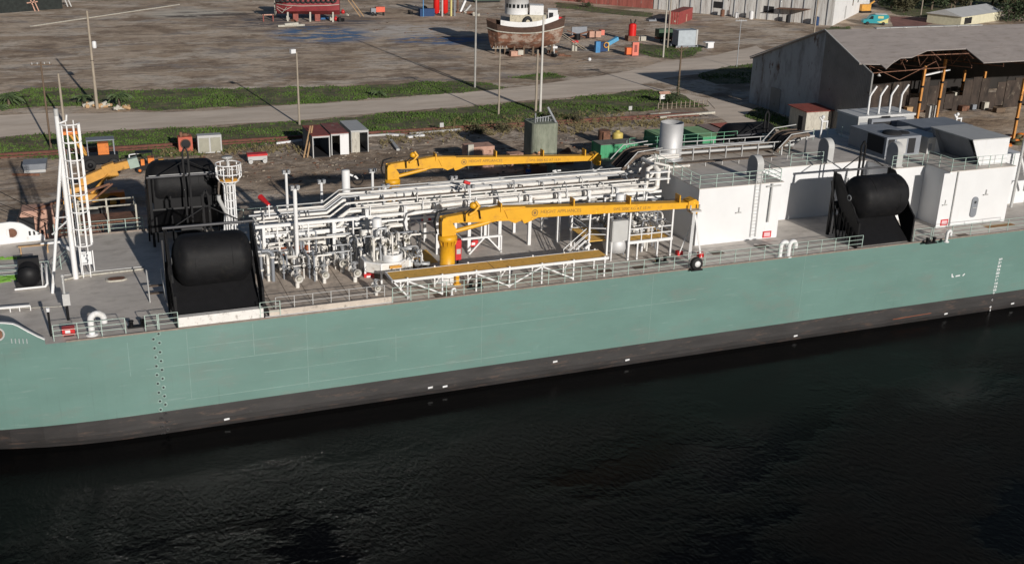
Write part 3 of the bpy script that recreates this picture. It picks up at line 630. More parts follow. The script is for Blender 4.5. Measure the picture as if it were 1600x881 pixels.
# sign hut and bush by the vine pole
c = P(1031, 162); t = thing('notice_board', 'little roofed notice board on the lower grass strip, left of the vine pole', 'sign', c)
MB().bar(c, c+Vector((0, 0, 1.5)), .12).build('post', WOODP, t); MB().box(c.x-.1, c.x+.9, c.y-.05, c.y+.05, LAND+.7, LAND+1.5).build('board', WHITE, t)
MB().prism([(c.y-.5, LAND+1.55), (c.y+.5, LAND+1.55), (c.y, LAND+1.9)], 'X', c.x-.3, c.x+1.6).build('roof', RUSTP, t)
def bush(px, py, r, h, label, name='bush', m=LEAF, n=420, s=.22):
    c = P(px, py); t = thing(name, label, 'bush', c); st = MB()
    for k in range(6):
        a = random.uniform(0, 6.28); st.tube([c, (c.x+math.cos(a)*r*.5, c.y+math.sin(a)*r*.5, LAND+h*.7)], [.05, .02], 5)
    st.build('stems', BARK, t); cr = MB()
    cl = [(random.uniform(-.6, .6)*r, random.uniform(-.6, .6)*r, random.uniform(.3, .8)*h, random.uniform(.3, .55)*r) for _ in range(9)]
    for k in range(n):
        q = random.choice(cl); v = Vector((random.gauss(0, 1), random.gauss(0, 1), random.gauss(0, .8))).normalized()*q[3]*random.uniform(.5, 1.15)
        leaf(cr, (c.x+q[0]+v.x, c.y+q[1]+v.y, max(LAND+.05, LAND+q[2]+v.z)), s*random.uniform(.6, 1.4))
    cr.build('crown', m, t); return t
bush(1050, 162, 1.5, 1.6, 'rounded green bush right of the notice board')
bush(865, 188, 1.6, 1.0, 'low brown scrub behind the mossy tank, left clump', m=LEAFB); bush(900, 190, 1.5, .9, 'low brown scrub between the mossy tank and the yellow tank', m=LEAFB)
bush(785, 205, 1.7, 1.1, 'olive scrub on the soil left of the mossy tank', m=LEAFB); bush(745, 208, 1.4, .9, 'brownish scrub right of the square marker board', m=LEAFB)
def palm(px, py, h, label, n=16, fr=1.6):
    c = P(px, py); t = thing('palm_shrub', label, 'palm', c, 'palm shrubs on the upper strip')
    MB().tube([c, (c.x+.05, c.y, LAND+h*.6), (c.x, c.y, LAND+h)], [.22, .18, .16], 8).build('trunk', BARK, t); f = MB(); tp = Vector((c.x, c.y, LAND+h))
    for k in range(n):
        a = k*2.4+random.uniform(-.2, .2); el = random.uniform(.1, 1.0); L = fr*random.uniform(.8, 1.1); dr = Vector((math.cos(a), math.sin(a), 0)); sd = Vector((-math.sin(a), math.cos(a), 0)); prev = tp
        for j in range(1, 6):
            u = j/5; q = tp+dr*L*u+Vector((0, 0, math.sin(el)*L*u-L*.75*u*u))
            for sg in (-1, 1): f.face([prev, q, q+sd*sg*.35*(1.1-u)+Vector((0, 0, -.18)), prev+sd*sg*.38*(1.15-u)+Vector((0, 0, -.12))])
            prev = q
    f.build('fronds', PALM, t)
palm(187, 170, 1.9, 'palm shrub with drooping dark fronds beside the stump heap', 26, 1.9); palm(130, 163, 1.1, 'low palm shrub at the left of the transformer pole', 18, 1.5)
palm(14, 164, 1.2, 'spreading palm shrub at the left picture edge', 24, 2.2); palm(592, 150, .5, 'small grey palm tuft alone in the upper grass strip', 18, 1.5)
palm(0, 172, .5, 'low palm tuft half cut by the left picture edge', 14, 1.4)
for (px, py, lb) in [(163, 168, 'cut tree stump heap left of the drooping palm shrub'), (190, 173, 'row of log rounds in front of the drooping palm shrub'), (140, 168, 'weathered board heap nearest the transformer pole')]:
    c = P(px, py); mb = MB()
    for k in range(6): mb.tube([(c.x+random.uniform(-1.2, 1.2), c.y+random.uniform(-.5, .5), LAND+.25), (c.x+random.uniform(-1.2, 1.2), c.y+random.uniform(-.5, .5), LAND+random.uniform(.3, .9))], random.uniform(.2, .38), 8, m=k % 2)
    one(mb, 'log_heap', [LUMB, CREAM], lb, 'logs', c)
# --- yellow machines by the left pole
def wheel(mb, c, r, w, ax='Y'):
    mb.lathe(c, [(0, -w/2), (r*.9, -w/2), (r, -w*.3), (r, w*.3), (r*.9, w/2), (0, w/2)], 16, axis=ax)
    mb.lathe(c, [(0, -w/2-.02), (r*.5, -w/2-.02), (r*.5, -w/2+.05)], 12, axis=ax, m=1)
c = P(158, 322); c.z = LAND; t = thing('telehandler', 'yellow telescopic handler with pale green boom end, seen behind the caged mast', 'machine', c)
ZT = LAND
MB().box(c.x-3.6, c.x+1.8, c.y-1.1, c.y+1.2, ZT+.8, ZT+1.6).hexa([(c.x-3.4, c.y-1, ZT+1.6), (c.x-1.2, c.y-1, ZT+1.6), (c.x-1.2, c.y+1, ZT+1.6), (c.x-3.4, c.y+1, ZT+1.6), (c.x-3, c.y-.9, ZT+2.3), (c.x-1.3, c.y-.9, ZT+2.5), (c.x-1.3, c.y+.9, ZT+2.5), (c.x-3, c.y+.9, ZT+2.3)]).build('chassis', MACHY, t)
bA, bB, bC = PY(125, 285, c.y), PY(178, 262, c.y), PY(216, 252, c.y)
MB().bar(bA, bB, .7, .9).bar(bB+Vector((-1.0, 0, -.5)), bB+Vector((.2, 0, -.1)), .75, 1.5).bar(bB, bB+(bC-bB)*.6, .6, .8).build('boom', MACHY, t)
MB().bar(bB+(bC-bB)*.6, bC, .75, 1.0).build('boom_end', mat('pale_green_enamel', (.30, .38, .32), .5, var=.1), t)
MB().tube([(c.x-.8, c.y-.5, ZT+1.6), bB+Vector((-.6, -.4, -.6))], .14, 8).build('lift_ram', MACHY, t)
MB().box(c.x+1.0, c.x+2.4, c.y-1.3, c.y-.3, ZT+.5, ZT+1.7).build('engine_box', ORANGE, t)
MB().box(c.x-.9, c.x+.5, c.y+.2, c.y+1.1, ZT+1.6, ZT+2.9).build('cab', GLASS, t)
for dx in (-2.6, 1.2):
    for dy in (-1.25, 1.3): mb = MB(); wheel(mb, (c.x+dx, c.y+dy, ZT+.7), .7, .45); mb.build('wheel', [TYRE, MACHY], t)
c = P(160, 262); t = thing('wheel_loader', 'orange loader with open dark cab and raised arm behind the telescopic handler', 'machine', c)
MB().box(c.x-1.9, c.x+1.9, c.y-.9, c.y+.9, LAND+.7, LAND+1.7).build('chassis', BLKST, t)
MB().box(c.x-.3, c.x+.9, c.y-.6, c.y+.6, LAND+1.7, LAND+3.0).build('engine_cover', ORANGE, t)
mb = MB()
for dx in (-1.4, 1.5):
    for dy in (-.8, .8): mb.bar((c.x+dx, c.y+dy, LAND+1.6), (c.x+dx, c.y+dy, LAND+3.4), .1)
mb.box(c.x-1.5, c.x+1.6, c.y-.9, c.y+.9, LAND+3.4, LAND+3.52).build('cab_frame', GREYD, t)
MB().tube([(c.x-1.6, c.y-.4, LAND+1.6), (c.x-3.0, c.y-.4, LAND+4.0), (c.x-3.2, c.y-.4, LAND+4.4)], .16, 8).tube([(c.x-1.5, c.y+.2, LAND+1.5), (c.x-2.6, c.y+.2, LAND+4.3)], .1, 8).build('lift_arm', MACHY, t)
MB().box(c.x-4.2, c.x-2.3, c.y-.9, c.y+.7, LAND+4.3, LAND+4.7).build('bucket', ORANGE, t)
for dx in (-1.3, 1.3): mb = MB(); wheel(mb, (c.x+dx, c.y-1.1, LAND+.65), .65, .4); mb.build('wheel', [TYRE, BLKST], t)
c = P(228, 268); t = thing('forklift', 'black and orange forklift with white seat guard right of the loader', 'forklift', c)
MB().box(c.x-.9, c.x+.9, c.y-.6, c.y+.6, LAND+.35, LAND+1.1).build('chassis', BLKST, t)
MB().box(c.x+.3, c.x+1.0, c.y-.65, c.y+.55, LAND+1.1, LAND+1.7).box(c.x-.5, c.x-.1, c.y-.66, c.y-.2, LAND+.9, LAND+1.6).build('hood', ORANGE, t)
mb = MB()
for dx in (-1.0, .9):
    for dy in (-.5, .5): mb.bar((c.x+dx, c.y+dy, LAND+1.0), (c.x+dx*.9, c.y+dy, LAND+2.3), .08)
mb.box(c.x-1, c.x+.9, c.y-.55, c.y+.55, LAND+2.3, LAND+2.38).build('overhead_guard', BLKST, t)
MB().bar((c.x-1.7, c.y-.4, LAND+.8), (c.x-1.7, c.y-.4, LAND+2.2), .12).bar((c.x-1.7, c.y-.4, LAND+2.2), (c.x-.6, c.y-.4, LAND+2.3), .1).bar((c.x-1.7, c.y-.4, LAND+.8), (c.x-1.0, c.y-.4, LAND+.8), .1).build('mast', WHITE, t)
for dx in (-.7, .7): mb = MB(); wheel(mb, (c.x+dx, c.y-.7, LAND+.35), .35, .25); mb.build('wheel', [TYRE, ORANGE], t)
c = P(252, 256); one(MB().box(c.x-1.1, c.x+.6, c.y-.2, c.y+.2, LAND, LAND+.3).box(c.x-.3, c.x+.3, c.y-.3, c.y+.4, LAND+.3, LAND+.6), 'yellow_jack', [MACHY], 'yellow floor jack lying right of the forklift', 'jack', c)
c = P(262, 258); mb = MB(); wheel(mb, (c.x, c.y, LAND+.35), .35, .2); one(mb, 'loose_wheel', [TYRE, GREYL], 'loose white rimmed wheel beside the yellow floor jack', 'wheel', c)
c = P(56, 268); t = thing('dumpster', 'dark open skip with a white front lip, left of the caged mast', 'skip', c)
MB().hexa([(c.x-1.1, c.y-.8, LAND), (c.x+1.0, c.y-.8, LAND), (c.x+1.2, c.y+1, LAND), (c.x-1.0, c.y+1, LAND), (c.x-1.3, c.y-1, LAND+1.1), (c.x+1.2, c.y-1, LAND+1.1), (c.x+1.4, c.y+1.3, LAND+1.2), (c.x-1.2, c.y+1.3, LAND+1.2)]).build('body', GREYD, t)
MB().bar((c.x-1.2, c.y-1.06, LAND+.3), (c.x+1.1, c.y-1.06, LAND+.3), .1, .3).build('lip', GREYL, t)
# pink primer gantry and platform works at the quay edge, left
c = P(55, 372, LAND); GX, GY = PY(60, 350, 27).x, 27.; ZG = PY(45, 332, 27).z-2.5-6.6-LAND+.2
t = thing('quay_gantry', 'pink and rust steel quay platform with dark windows behind the far bow bulwark', 'platform', (GX, GY, LAND))
mb = MB()
for k in range(5): mb.bar((GX-4+k*2, GY, LAND), (GX-4+k*2, GY, LAND+ZG+6.2), .35)
mb.build('columns', RUSTP, t)
MB().box(GX-5, GX+5, GY-.2, GY+3, LAND+ZG+6.2, LAND+ZG+6.6).build('deck', RUSTP, t)
MB().hexa([(GX-2.2, GY+.2, LAND+ZG+6.6), (GX+1.5, GY+.2, LAND+ZG+6.6), (GX+1.5, GY+2.6, LAND+ZG+6.6), (GX-2.2, GY+2.6, LAND+ZG+6.6), (GX-1.2, GY+.4, LAND+ZG+8.9), (GX+1.2, GY+.4, LAND+ZG+8.9), (GX+1.2, GY+2.4, LAND+ZG+8.9), (GX-1.2, GY+2.4, LAND+ZG+8.9)]).build('cabin', RUSTP, t)
MB().box(GX-1.5, GX-.3, GY+.1, GY+.35, LAND+ZG+7.0, LAND+ZG+8.4).build('window', DARK, t)
mb = MB()
for k in range(8): mb.bar((GX+1.5+k*.5, GY+.3, LAND+ZG+6.6), (GX+2.1+k*.45, GY+1.6, LAND+ZG+8.2-k*.1), .1)
mb.bar((GX-1, GY+1, LAND+ZG+8.6), (GX+6, GY+1, LAND+ZG+10.6), .18).bar((GX+1, GY+1, LAND+ZG+6.6), (GX+6.2, GY+1, LAND+ZG+10.6), .14); mb.build('bracing', RUSTM, t)
MB().cyl((GX+3, GY+1, LAND+ZG+7.6), (GX+5.2, GY+1, LAND+ZG+8.2), .8, 14).build('drum', BLKST, t)
# --- containers, tanks behind the barge
c = P(852, 268); t = thing('mossy_tank', 'tall square moss streaked tank with ladder rails on top, behind the far crane boom', 'tank', c)
wd = fit(c, 44)/2; Z1 = HT(c, 194)
mb = MB(); ch = .8; X0, X1, Y0, Y1 = c.x-wd, c.x+wd, c.y, c.y+3.6
mb.prism([(cx_+ch*math.cos(math.radians(a_)), cy_+ch*math.sin(math.radians(a_))) for cx_, cy_, s_ in ((X1-ch, Y0+ch, -90), (X1-ch, Y1-ch, 0), (X0+ch, Y1-ch, 90), (X0+ch, Y0+ch, 180)) for a_ in range(s_, s_+91, 18)], 'Z', LAND, Z1); mb.build('body', CONC, t)
mb = MB().tube([(X0+.6, Y0+1, Z1), (X0+.5, Y0+.8, Z1+1.2)], .1, 6).tube([(X1-.2, Y0+.4, Z1-.3), (X1-.9, Y0+1.8, Z1+1.6)], .16, 6).tube([(X0+.6, Y0+1, Z1+.5), (X1-.6, Y0+1.2, Z1+.7)], .06, 6)
for k in range(6): mb.tube([(X0+1+k*.35, Y0+1.3, Z1), (X0+1.1+k*.35, Y0+1.5, Z1+.6)], .05, 5)
mb.build('top_fittings', GALV, t); MB().lathe((X1-.5, Y0-.02, LAND+1.2), [(0, 0), (.28, 0)], 12, axis='Y').build('outlet', DARK, t)
c = P(964, 228); t = thing('yellow_tank', 'squat yellow plastic tank with domed lid behind the green container', 'tank', c); r = fit(c, 17)/2
MB().lathe(c, [(0, 0), (r, 0), (r, 1.6), (r*.95, 1.75), (r*.5, 1.9), (r*.35, 1.92), (r*.35, 2.1), (0, 2.12)], 20).build('body', TANKY, t)
c = P(948, 228); one(MB().cyl((c.x, c.y+1, LAND), (c.x, c.y+1, LAND+1.9), .8, 16).box(c.x-.5, c.x+.5, c.y+.1, c.y+.3, LAND+.1, LAND+1.8), 'rusty_drum', [RUSTM], 'rusty upright drum touching the left side of the yellow tank', 'drum', c)
def container(x0, x1, y0, y1, m, mt, name, label, h=2.6, z=LAND, grp='shipping containers behind the barge'):
    t = thing(name, label, 'container', (x0, y0, z), grp)
    MB().box(x0, x1, y0, y1, z, z+h).build('body', m, t); MB().box(x0-.02, x1+.02, y0-.02, y1+.02, z+h+.003, z+h+.06).build('roof', mt, t)
    for x in (x0, x1):
        for y in (y0, y1): MB().box(x-.08, x+.08, y-.08, y+.08, z, z+h-.003).build('corner_post', m, t)
    return t
a = P(936, 248); b = P(1010, 242)
container(a.x+.2, a.x+6.2, a.y, a.y+2.5, CONTG, mat('dusty_container_top', (.16, .15, .13), .8, var=.3, scale=1), 'shipping_container', 'bright green container with dusty roof at the tip of the far boom', 1.7)
for (nl, fl, wd_m, m, mt, lb) in (((1030, 213), (1000, 203.5), 2.5, CONTG, CONTGL, 'light green topped container seen left of the stainless stack'), ((1099, 214), (1063, 199), 2.6, CONTG, CONTGL, 'light green topped container seen right of the stainless stack'),
        ((1120, 208), (1085, 195), 2.2, RUSTM, mat('faded_brown_top', (.23, .17, .15), .8, var=.2, scale=1), 'container with faded brown top between the green and the orange one'), ((1127, 202), (1105, 193.5), 2.8, CONTR, mat('faded_orange_top', (.42, .13, .09), .7, var=.15, scale=1), 'container with faded orange top behind the far right fender')):
    p_, q_ = P(*nl, 4.66), P(*fl, 4.66); container(p_.x, p_.x+wd_m, p_.y, q_.y, m, mt, 'shipping_container', lb, 2.6)
# rusty boxes beneath the far boom
c = P(753, 262); t = thing('rusty_tank_frame', 'pink rusted box frame under the far crane boom', 'scrap', c)
MB().box(c.x-1.8, c.x+1.6, c.y, c.y+2.2, LAND, LAND+2.6).build('body', RUSTP, t); MB().box(c.x-1.9, c.x-1.2, c.y-.3, c.y-.01, LAND, LAND+3).build('pillar', CREAM, t)
c = P(815, 262); one(MB().box(c.x-1.6, c.x+.9, c.y, c.y+1.2, LAND+.7, LAND+1.8).bar((c.x-1.4, c.y, LAND), (c.x-1.2, c.y, LAND+.8), .3).bar((c.x+.7, c.y, LAND), (c.x+.5, c.y, LAND+.8), .3), 'rusty_bench', [RUSTP], 'pinkish rusty bench left of the worker in blue', 'bench', c)
c = P(880, 258); one(MB().box(c.x-.8, c.x+1.4, c.y, c.y+1.2, LAND, LAND+1.3).cyl((c.x-.8, c.y-.2, LAND+1.2), (c.x+.8, c.y+.2, LAND+1.8), .4, 10), 'rusty_winch', [RUSTM], 'dark rusty winch frame right of the orange float', 'winch', c)
c = P(837, 272); t = thing('orange_float', 'peach and orange rubber float hanging under the far boom by the worker', 'float', c)
zf = LAND+1.1
MB().ball((c.x-.35, c.y, zf+.9), .5, 0, (1, 1, 1.2)).ball((c.x+.35, c.y, zf+1.1), .35, 0, (.8, .8, 1.7)).build('body', mat('peach_rubber', (.62, .33, .17), .6), t)
MB().ball((c.x-.35, c.y-.1, zf+.25), .33, 0, (1.1, 1, .8)).ball((c.x+.25, c.y-.1, zf+.25), .33, 0, (1.1, 1, .8)).build('foot', MACHY, t)
MB().box(c.x-1.2, c.x+1.2, c.y-.6, c.y+.9, LAND, LAND+1.08).build('stand', RUSTM, t)
# --- yard: old tug on blocks
def tug():
    A = P(783, 88); B = P(877, 66); ax = (B-A); L = ax.length; ax = Vector((.93, -.36, 0)).normalized()
    L = 13.0; c = P(829, 88)+Vector((0, 3.0, 0)); sd = Vector((-ax.y, ax.x, 0))
    t = thing('old_tugboat', 'derelict tugboat with white wheelhouse and peeling brown hull, propped on stands', 'boat', c)
    def W(u, v, z): q = c+ax*u+sd*v; return (q.x, q.y, z)
    N = 22; rows = []
    for i in range(N+1):
        u = -L/2+L*i/N; s = i/N
        w_ = 2.9*min(1, (max(0., s)*5+.35))*min(1, ((1-s)*2.6+.06))**.7; sh = 1.3*(abs(s-.42)*2)**2; rise = 1.5*max(0, s-.55)**1.3*2.2
        rows.append([W(u*.88, 0, LAND+1.2+rise), W(u*.9, w_*.3, LAND+1.5+rise), W(u*.95, w_*.78, LAND+2.6+rise*.7), W(u, w_, LAND+4.1+sh*.5), W(u*1.03, w_*1.03, LAND+4.9+sh*.9)])
    h = MB()
    def strip(k0, k1, m):
        for i in range(N):
            for k in range(k0, k1):
                a, b, d_, e = rows[i][k], rows[i+1][k], rows[i+1][k+1], rows[i][k+1]
                h.face([a, b, d_, e], m)
                mir = lambda p: (lambda q: W((q-c).dot(ax), -(q-c).dot(sd), q.z))(Vector(p))
                h.face([mir(a), mir(e), mir(d_), mir(b)], m)
    strip(0, 3, 0); strip(3, 4, 1)
    h.build('hull', [TUGB, TUGD], t)
    dk = MB()
    for i in range(N):
        f = lambda r, sg: W((Vector(r[3])-c).dot(ax), sg*(Vector(r[3])-c).dot(sd), r[3][2]+.25)
        dk.face([f(rows[i], -1), f(rows[i+1], -1), f(rows[i+1], 1), f(rows[i], 1)])
    dk.build('deck', RUSTM, t)
    bw = MB()
    for i in range(4, N-2):
        a, b = rows[i][4], rows[i+1][4]
        for sg in (1, -1):
            f = lambda p: W((Vector(p)-c).dot(ax), sg*(Vector(p)-c).dot(sd), p[2])
            a2, b2 = f(a), f(b); bw.face([a2, b2, (b2[0], b2[1], b2[2]+.75), (a2[0], a2[1], a2[2]+.75)])
    bw.build('bulwark', CLEAN, t)
    rb_ = MB(); rb_.tube([W((Vector(r[3])-c).dot(ax), -1.02*(Vector(r[3])-c).dot(sd), r[3][2]-.1) for r in rows], .1, 6); rb_.build('rubbing_strake', CREAM, t)
    def blk(u0, u1, v, z0, z1, m, nm, taper=0.):
        MB().hexa([W(u0, -v, z0), W(u1, -v, z0), W(u1, v, z0), W(u0, v, z0), W(u0+taper, -v+taper, z1), W(u1-taper, -v+taper, z1), W(u1-taper, v-taper, z1), W(u0+taper, v-taper, z1)]).build(nm, m, t)
    blk(-2.7, 3.4, 1.7, LAND+4.6, LAND+6.6, mat('dirty_cream', (.50, .45, .34), .7, var=.15, grime=.3), 'deckhouse')
    wh = MB(); cc = Vector(W(-1.6, 0, 0)); wh.lathe((cc.x, cc.y, LAND+6.6), [(2.0, 0), (2.0, 2.3), (2.15, 2.3), (2.1, 2.5), (0, 2.6)], 16); wh.build('wheelhouse', CLEAN, t)
    for k in range(8):
        a = math.radians(195+k*20); MB().ob((cc.x+math.cos(a)*2.0, cc.y+math.sin(a)*2.0, LAND+7.6), .08, .42, .55, a).build('window', GLASS, t)
    blk(.6, 2.9, 1.35, LAND+6.6, LAND+8.0, CLEAN, 'rear_cabin'); blk(3.7, 5.3, 1.2, LAND+5.0, LAND+7.4, CLEAN, 'aft_hut')
    MB().ob(W(4.2, -1.22, LAND+6.2), .7, .06, .8, math.atan2(ax.y, ax.x)).build('hut_opening', DARK, t)
    mb = MB(); q = W(.3, -1.75, LAND+5.6); mb.ring(q, .6, .28, 'Y'); mb.build('tyre_fender', TYRE, t)
    MB().ball(W(3.2, -1.2, LAND+5.4), .55).ball(W(5.6, -.6, LAND+6.1), .45, 0, (1.8, 1, .6)).build('red_buoys', RED, t)
    for k in range(7):
        u = -5+k*1.6
        for v in (-1.6, 1.5): MB().bar(W(u, v, LAND), W(u, v*.6, LAND+2.2), .28).build('prop_stand', WOODD, t)
    for u in (-3.2, 0, 3.2): MB().bar(W(u, 0, LAND), W(u, 0, LAND+1.4), .9).build('keel_block', BLKST, t)
    t.scale = (1.16, 1.16, 1.28); t.location.z = LAND-.7
    pl = thing('boarding_ramp', 'long double plank ramp leaning from the tug stern to the ground', 'ramp', P(915, 80))
    e = W(5.2, -1.6, LAND+5.2); g0 = P(912, 79)
    for dx in (0, .7): MB().bar((e[0]+dx, e[1]+dx*.3, e[2]), (g0.x+dx, g0.y, LAND+.1), .22, .12).build('plank', WOODP, pl)
    MB().bar((g0.x+.2, g0.y, LAND+.12), (g0.x+2.6, g0.y-1.6, LAND+.1), .9, .08).build('foot_board', GALV, pl)
tug()
def scatter(nm, lb, ct, px, py, parts):
    """small yard thing: parts are (name, material, shape, args relative to its foot, in metres)"""
    c = P(px, py); t = thing(nm, lb, ct, c)
    for (pn, m, kind, *a) in parts:
        mb = MB()
        if kind == 'box': x0, x1, y0, y1, z0, z1 = a; mb.box(c.x+x0, c.x+x1, c.y+y0, c.y+y1, LAND+z0, LAND+z1)
        elif kind == 'cyl': x, y, z0, z1, r = a; mb.cyl((c.x+x, c.y+y, LAND+z0), (c.x+x, c.y+y, LAND+z1), r, 14)
        elif kind == 'bar': x0, y0, z0, x1, y1, z1, w_ = a; mb.bar((c.x+x0, c.y+y0, LAND+z0), (c.x+x1, c.y+y1, LAND+z1), w_)
        elif kind == 'ball': x, y, z, r, sx, sy, sz = a; mb.ball((c.x+x, c.y+y, LAND+z), r, 0, (sx, sy, sz))
        elif kind == 'ring': x, y, z, R, r, ax = a; mb.ring((c.x+x, c.y+y, LAND+z), R, r, ax)
        mb.build(pn, m, t)
    return t
scatter('engine_block', 'rusty pinkish engine block on the ground in front of the tugboat bow', 'engine', 806, 88, [('body', RUSTP, 'box', -1.2, .9, -.5, .6, .1, 1.0), ('cover', CREAM, 'box', .2, 1.3, -.7, .2, .3, 1.2), ('base', RUSTM, 'box', -1.4, 1.4, -.6, .7, 0, .1)])
scatter('red_tank_pair', 'red capped white cylinders between the tugboat and the blue machine', 'tank', 897, 80, [('cylinder', CREAM, 'cyl', -.3, 0, 0, 1.7, .28), ('cylinder', CREAM, 'cyl', .35, 0, 0, 1.7, .28), ('cap', RED, 'box', -.7, .7, -.4, .5, 1.7, 2.1)])
scatter('outboard_stand', 'white motor on a post stand below the middle of the tugboat', 'stand', 865, 86, [('post', GREYL, 'bar', 0, 0, 0, 0, 0, 1.8, .3), ('motor', WHITE, 'box', -.5, .6, -.4, .4, 1.3, 1.7), ('foot', GREYD, 'box', -.6, .6, -.4, .4, 0, .12)])
scatter('scrap_trailer', 'tangle of rusty scrap frames with an orange bin behind the plank ramp', 'scrap', 908, 62, [('frame', RUSTM, 'bar', -3, 0, .5, 3, .5, 1.8, .3), ('frame', RUSTM, 'bar', -3, 1, 1.8, 1, 0, .4, .25), ('axle', BLKST, 'cyl', -1, 0, 0, 1.2, .7), ('bin', RUSTP, 'box', 1.8, 4.6, -.4, 1, .4, 1.7), ('panel', GREYD, 'box', -2, 1.6, .6, .9, .9, 2.6), ('bin_end', PINK, 'box', 4.6, 5.4, -.4, 1.0, .8, 1.9)])
scatter('blue_machine', 'blue yard machine with a yellow hose reel, right of the tug ramp', 'machine', 945, 82, [('leg', BLUEP, 'box', -2.2, -1.2, -.3, .5, 0, 2.2), ('body', NAVY, 'box', -1.2, .6, -.3, .6, .2, 2.0), ('arm', mat('sky_blue_paint', (.10, .32, .52), .5, var=.1), 'bar', .4, 0, 1.6, 3.0, .6, 2.6, .75), ('reel', MACHY, 'ring', 0, -.5, 1.5, .5, .12, 'Y'), ('hose', VANY, 'bar', .6, -.3, .3, .6, -.3, 2.0, .2)])
scatter('red_buoy', 'bright red cylindrical buoy with two dark lugs on a scrap stand', 'buoy', 987, 64, [('body', mat('bright_red', (.60, .015, .012), .4, var=.06), 'cyl', 0, 0, 1.1, 3.4, .85), ('shoulder', MATS['bright_red'], 'ball', 0, 0, 3.4, .82, 1, 1, .4), ('lug', BLKST, 'bar', -.3, 0, 3.4, -.6, 0, 4.6, .2), ('lug', BLKST, 'bar', .3, 0, 3.4, .7, 0, 4.5, .2), ('stand', RUSTM, 'box', -1.3, 1.3, -.8, .8, 0, 1.1), ('junk', CREAM, 'box', 1.3, 3.2, -.6, .6, 0, .9)])
scatter('salmon_box', 'salmon pink steel panel with an orange box behind, on the yard', 'box', 990, 88, [('panel', PINK, 'box', -.4, 1.0, -.15, .1, .1, 2.7), ('opening', REDOX, 'box', .0, .6, -.2, -.152, .8, 2.2), ('orange_box', mat('vivid_orange', (.75, .14, .03), .5), 'box', -1.5, -.4, .2, 1.1, .3, 1.6)])
scatter('grey_tank_box', 'pale blue grey tank box with frame ribs, in front of the red container', 'tank', 1068, 74, [('body', mat('pale_blue_grey', (.36, .40, .43), .6, var=.1), 'box', -2.0, 2.2, -1, 1.5, .5, 3.6), ('rib', GREYL, 'box', 2.2, 2.6, -1.1, 1.6, .2, 3.7), ('skid', GREYD, 'box', -2.4, 2.8, -1.1, -.8, .1, .5), ('skid', GREYD, 'box', -2.4, 2.8, 1.2, 1.5, .1, .5)])
scatter('green_truck_box', 'dark green box on a rusty chassis, left of the pale tank box', 'box', 1037, 66, [('body', mat('dark_green_paint', (.03, .07, .035), .6), 'box', -1.8, 2.0, -.9, .9, 1.2, 2.8), ('chassis', RUSTM, 'box', -2.0, 2.1, -.6, .6, .7, 1.1), ('wheel', TYRE, 'ring', -1, -.9, .5, .35, .18, 'Y'), ('wheel', TYRE, 'ring', 1, -.9, .5, .35, .18, 'Y')])
scatter('short_post', 'short pale concrete post right of the grey tank box', 'post', 1086, 64, [('shaft', CREAM, 'box', -.25, .25, -.2, .2, 0, 1.7), ('cap', CREAM, 'box', -.3, .3, -.25, .25, 1.7, 1.8)])
scatter('white_tub', 'white bath shaped tub lying beyond the grass patch', 'tub', 1103, 76, [('body', WHITE, 'box', .2, 1.6, -.4, .5, .1, 1.2), ('lip', WHITE, 'box', -.5, 1.7, -.5, .6, 1.2, 1.35), ('base', GREYD, 'box', 0, 1.4, -.3, .4, 0, .1)])
scatter('white_ball', 'white round float on a stick lying on the bare track below the tugboat', 'float', 921, 96, [('ball', WHITE, 'ball', 0, 0, .35, .35, 1, 1, 1), ('stick', WOODD, 'bar', -2.6, -.3, .1, -.3, 0, .3, .12)])
a, b2, c2 = P(1047, 33), P(1058, 39), P(1091, 24)
def redcont():
    v = (P(1091, 27)-P(1060, 39)).normalized(); ang = math.atan2(v.y, v.x); o = P(1060, 39); M = Matrix.Translation(o) @ Matrix.Rotation(ang, 4, 'Z')
    t = thing('shipping_container', 'lone faded red container parked before the whitewashed building', 'container', o)
    def bx(x0, x1, y0, y1, z0, z1): return [M @ Vector(p) for p in ((x0, y0, z0), (x1, y0, z0), (x1, y1, z0), (x0, y1, z0), (x0, y0, z1), (x1, y0, z1), (x1, y1, z1), (x0, y1, z1))]
    MB().hexa(bx(0, 12.2, 0, 2.5, 0, 2.9)).build('body', CONTR, t); MB().hexa(bx(-.02, 12.25, -.02, 2.55, 2.903, 2.97)).build('roof', REDOX, t)
    mb = MB()
    for k in range(4): mb.hexa(bx(-.06, -.003, .2+k*.6, .26+k*.6, .1, 2.8))
    mb.build('lock_bars', RUSTP, t); MB().hexa(bx(-.05, -.004, .7, 1.1, .5, .9)).build('door_plate', CREAM, t); MB().hexa(bx(6.5, 7.2, -.05, -.003, 0, 1.8)).build('side_opening', RUSTP, t)
redcont()
c = P(1028, 33); one(MB().box(c.x-2.8, c.x+2.8, c.y-.6, c.y+1.0, LAND, LAND+.35).box(c.x-1, c.x+2.5, c.y-.3, c.y+.8, LAND+.35, LAND+.6), 'slab_stack', [GREYD], 'low grey slab stack left of the lone red container', 'slabs', c)
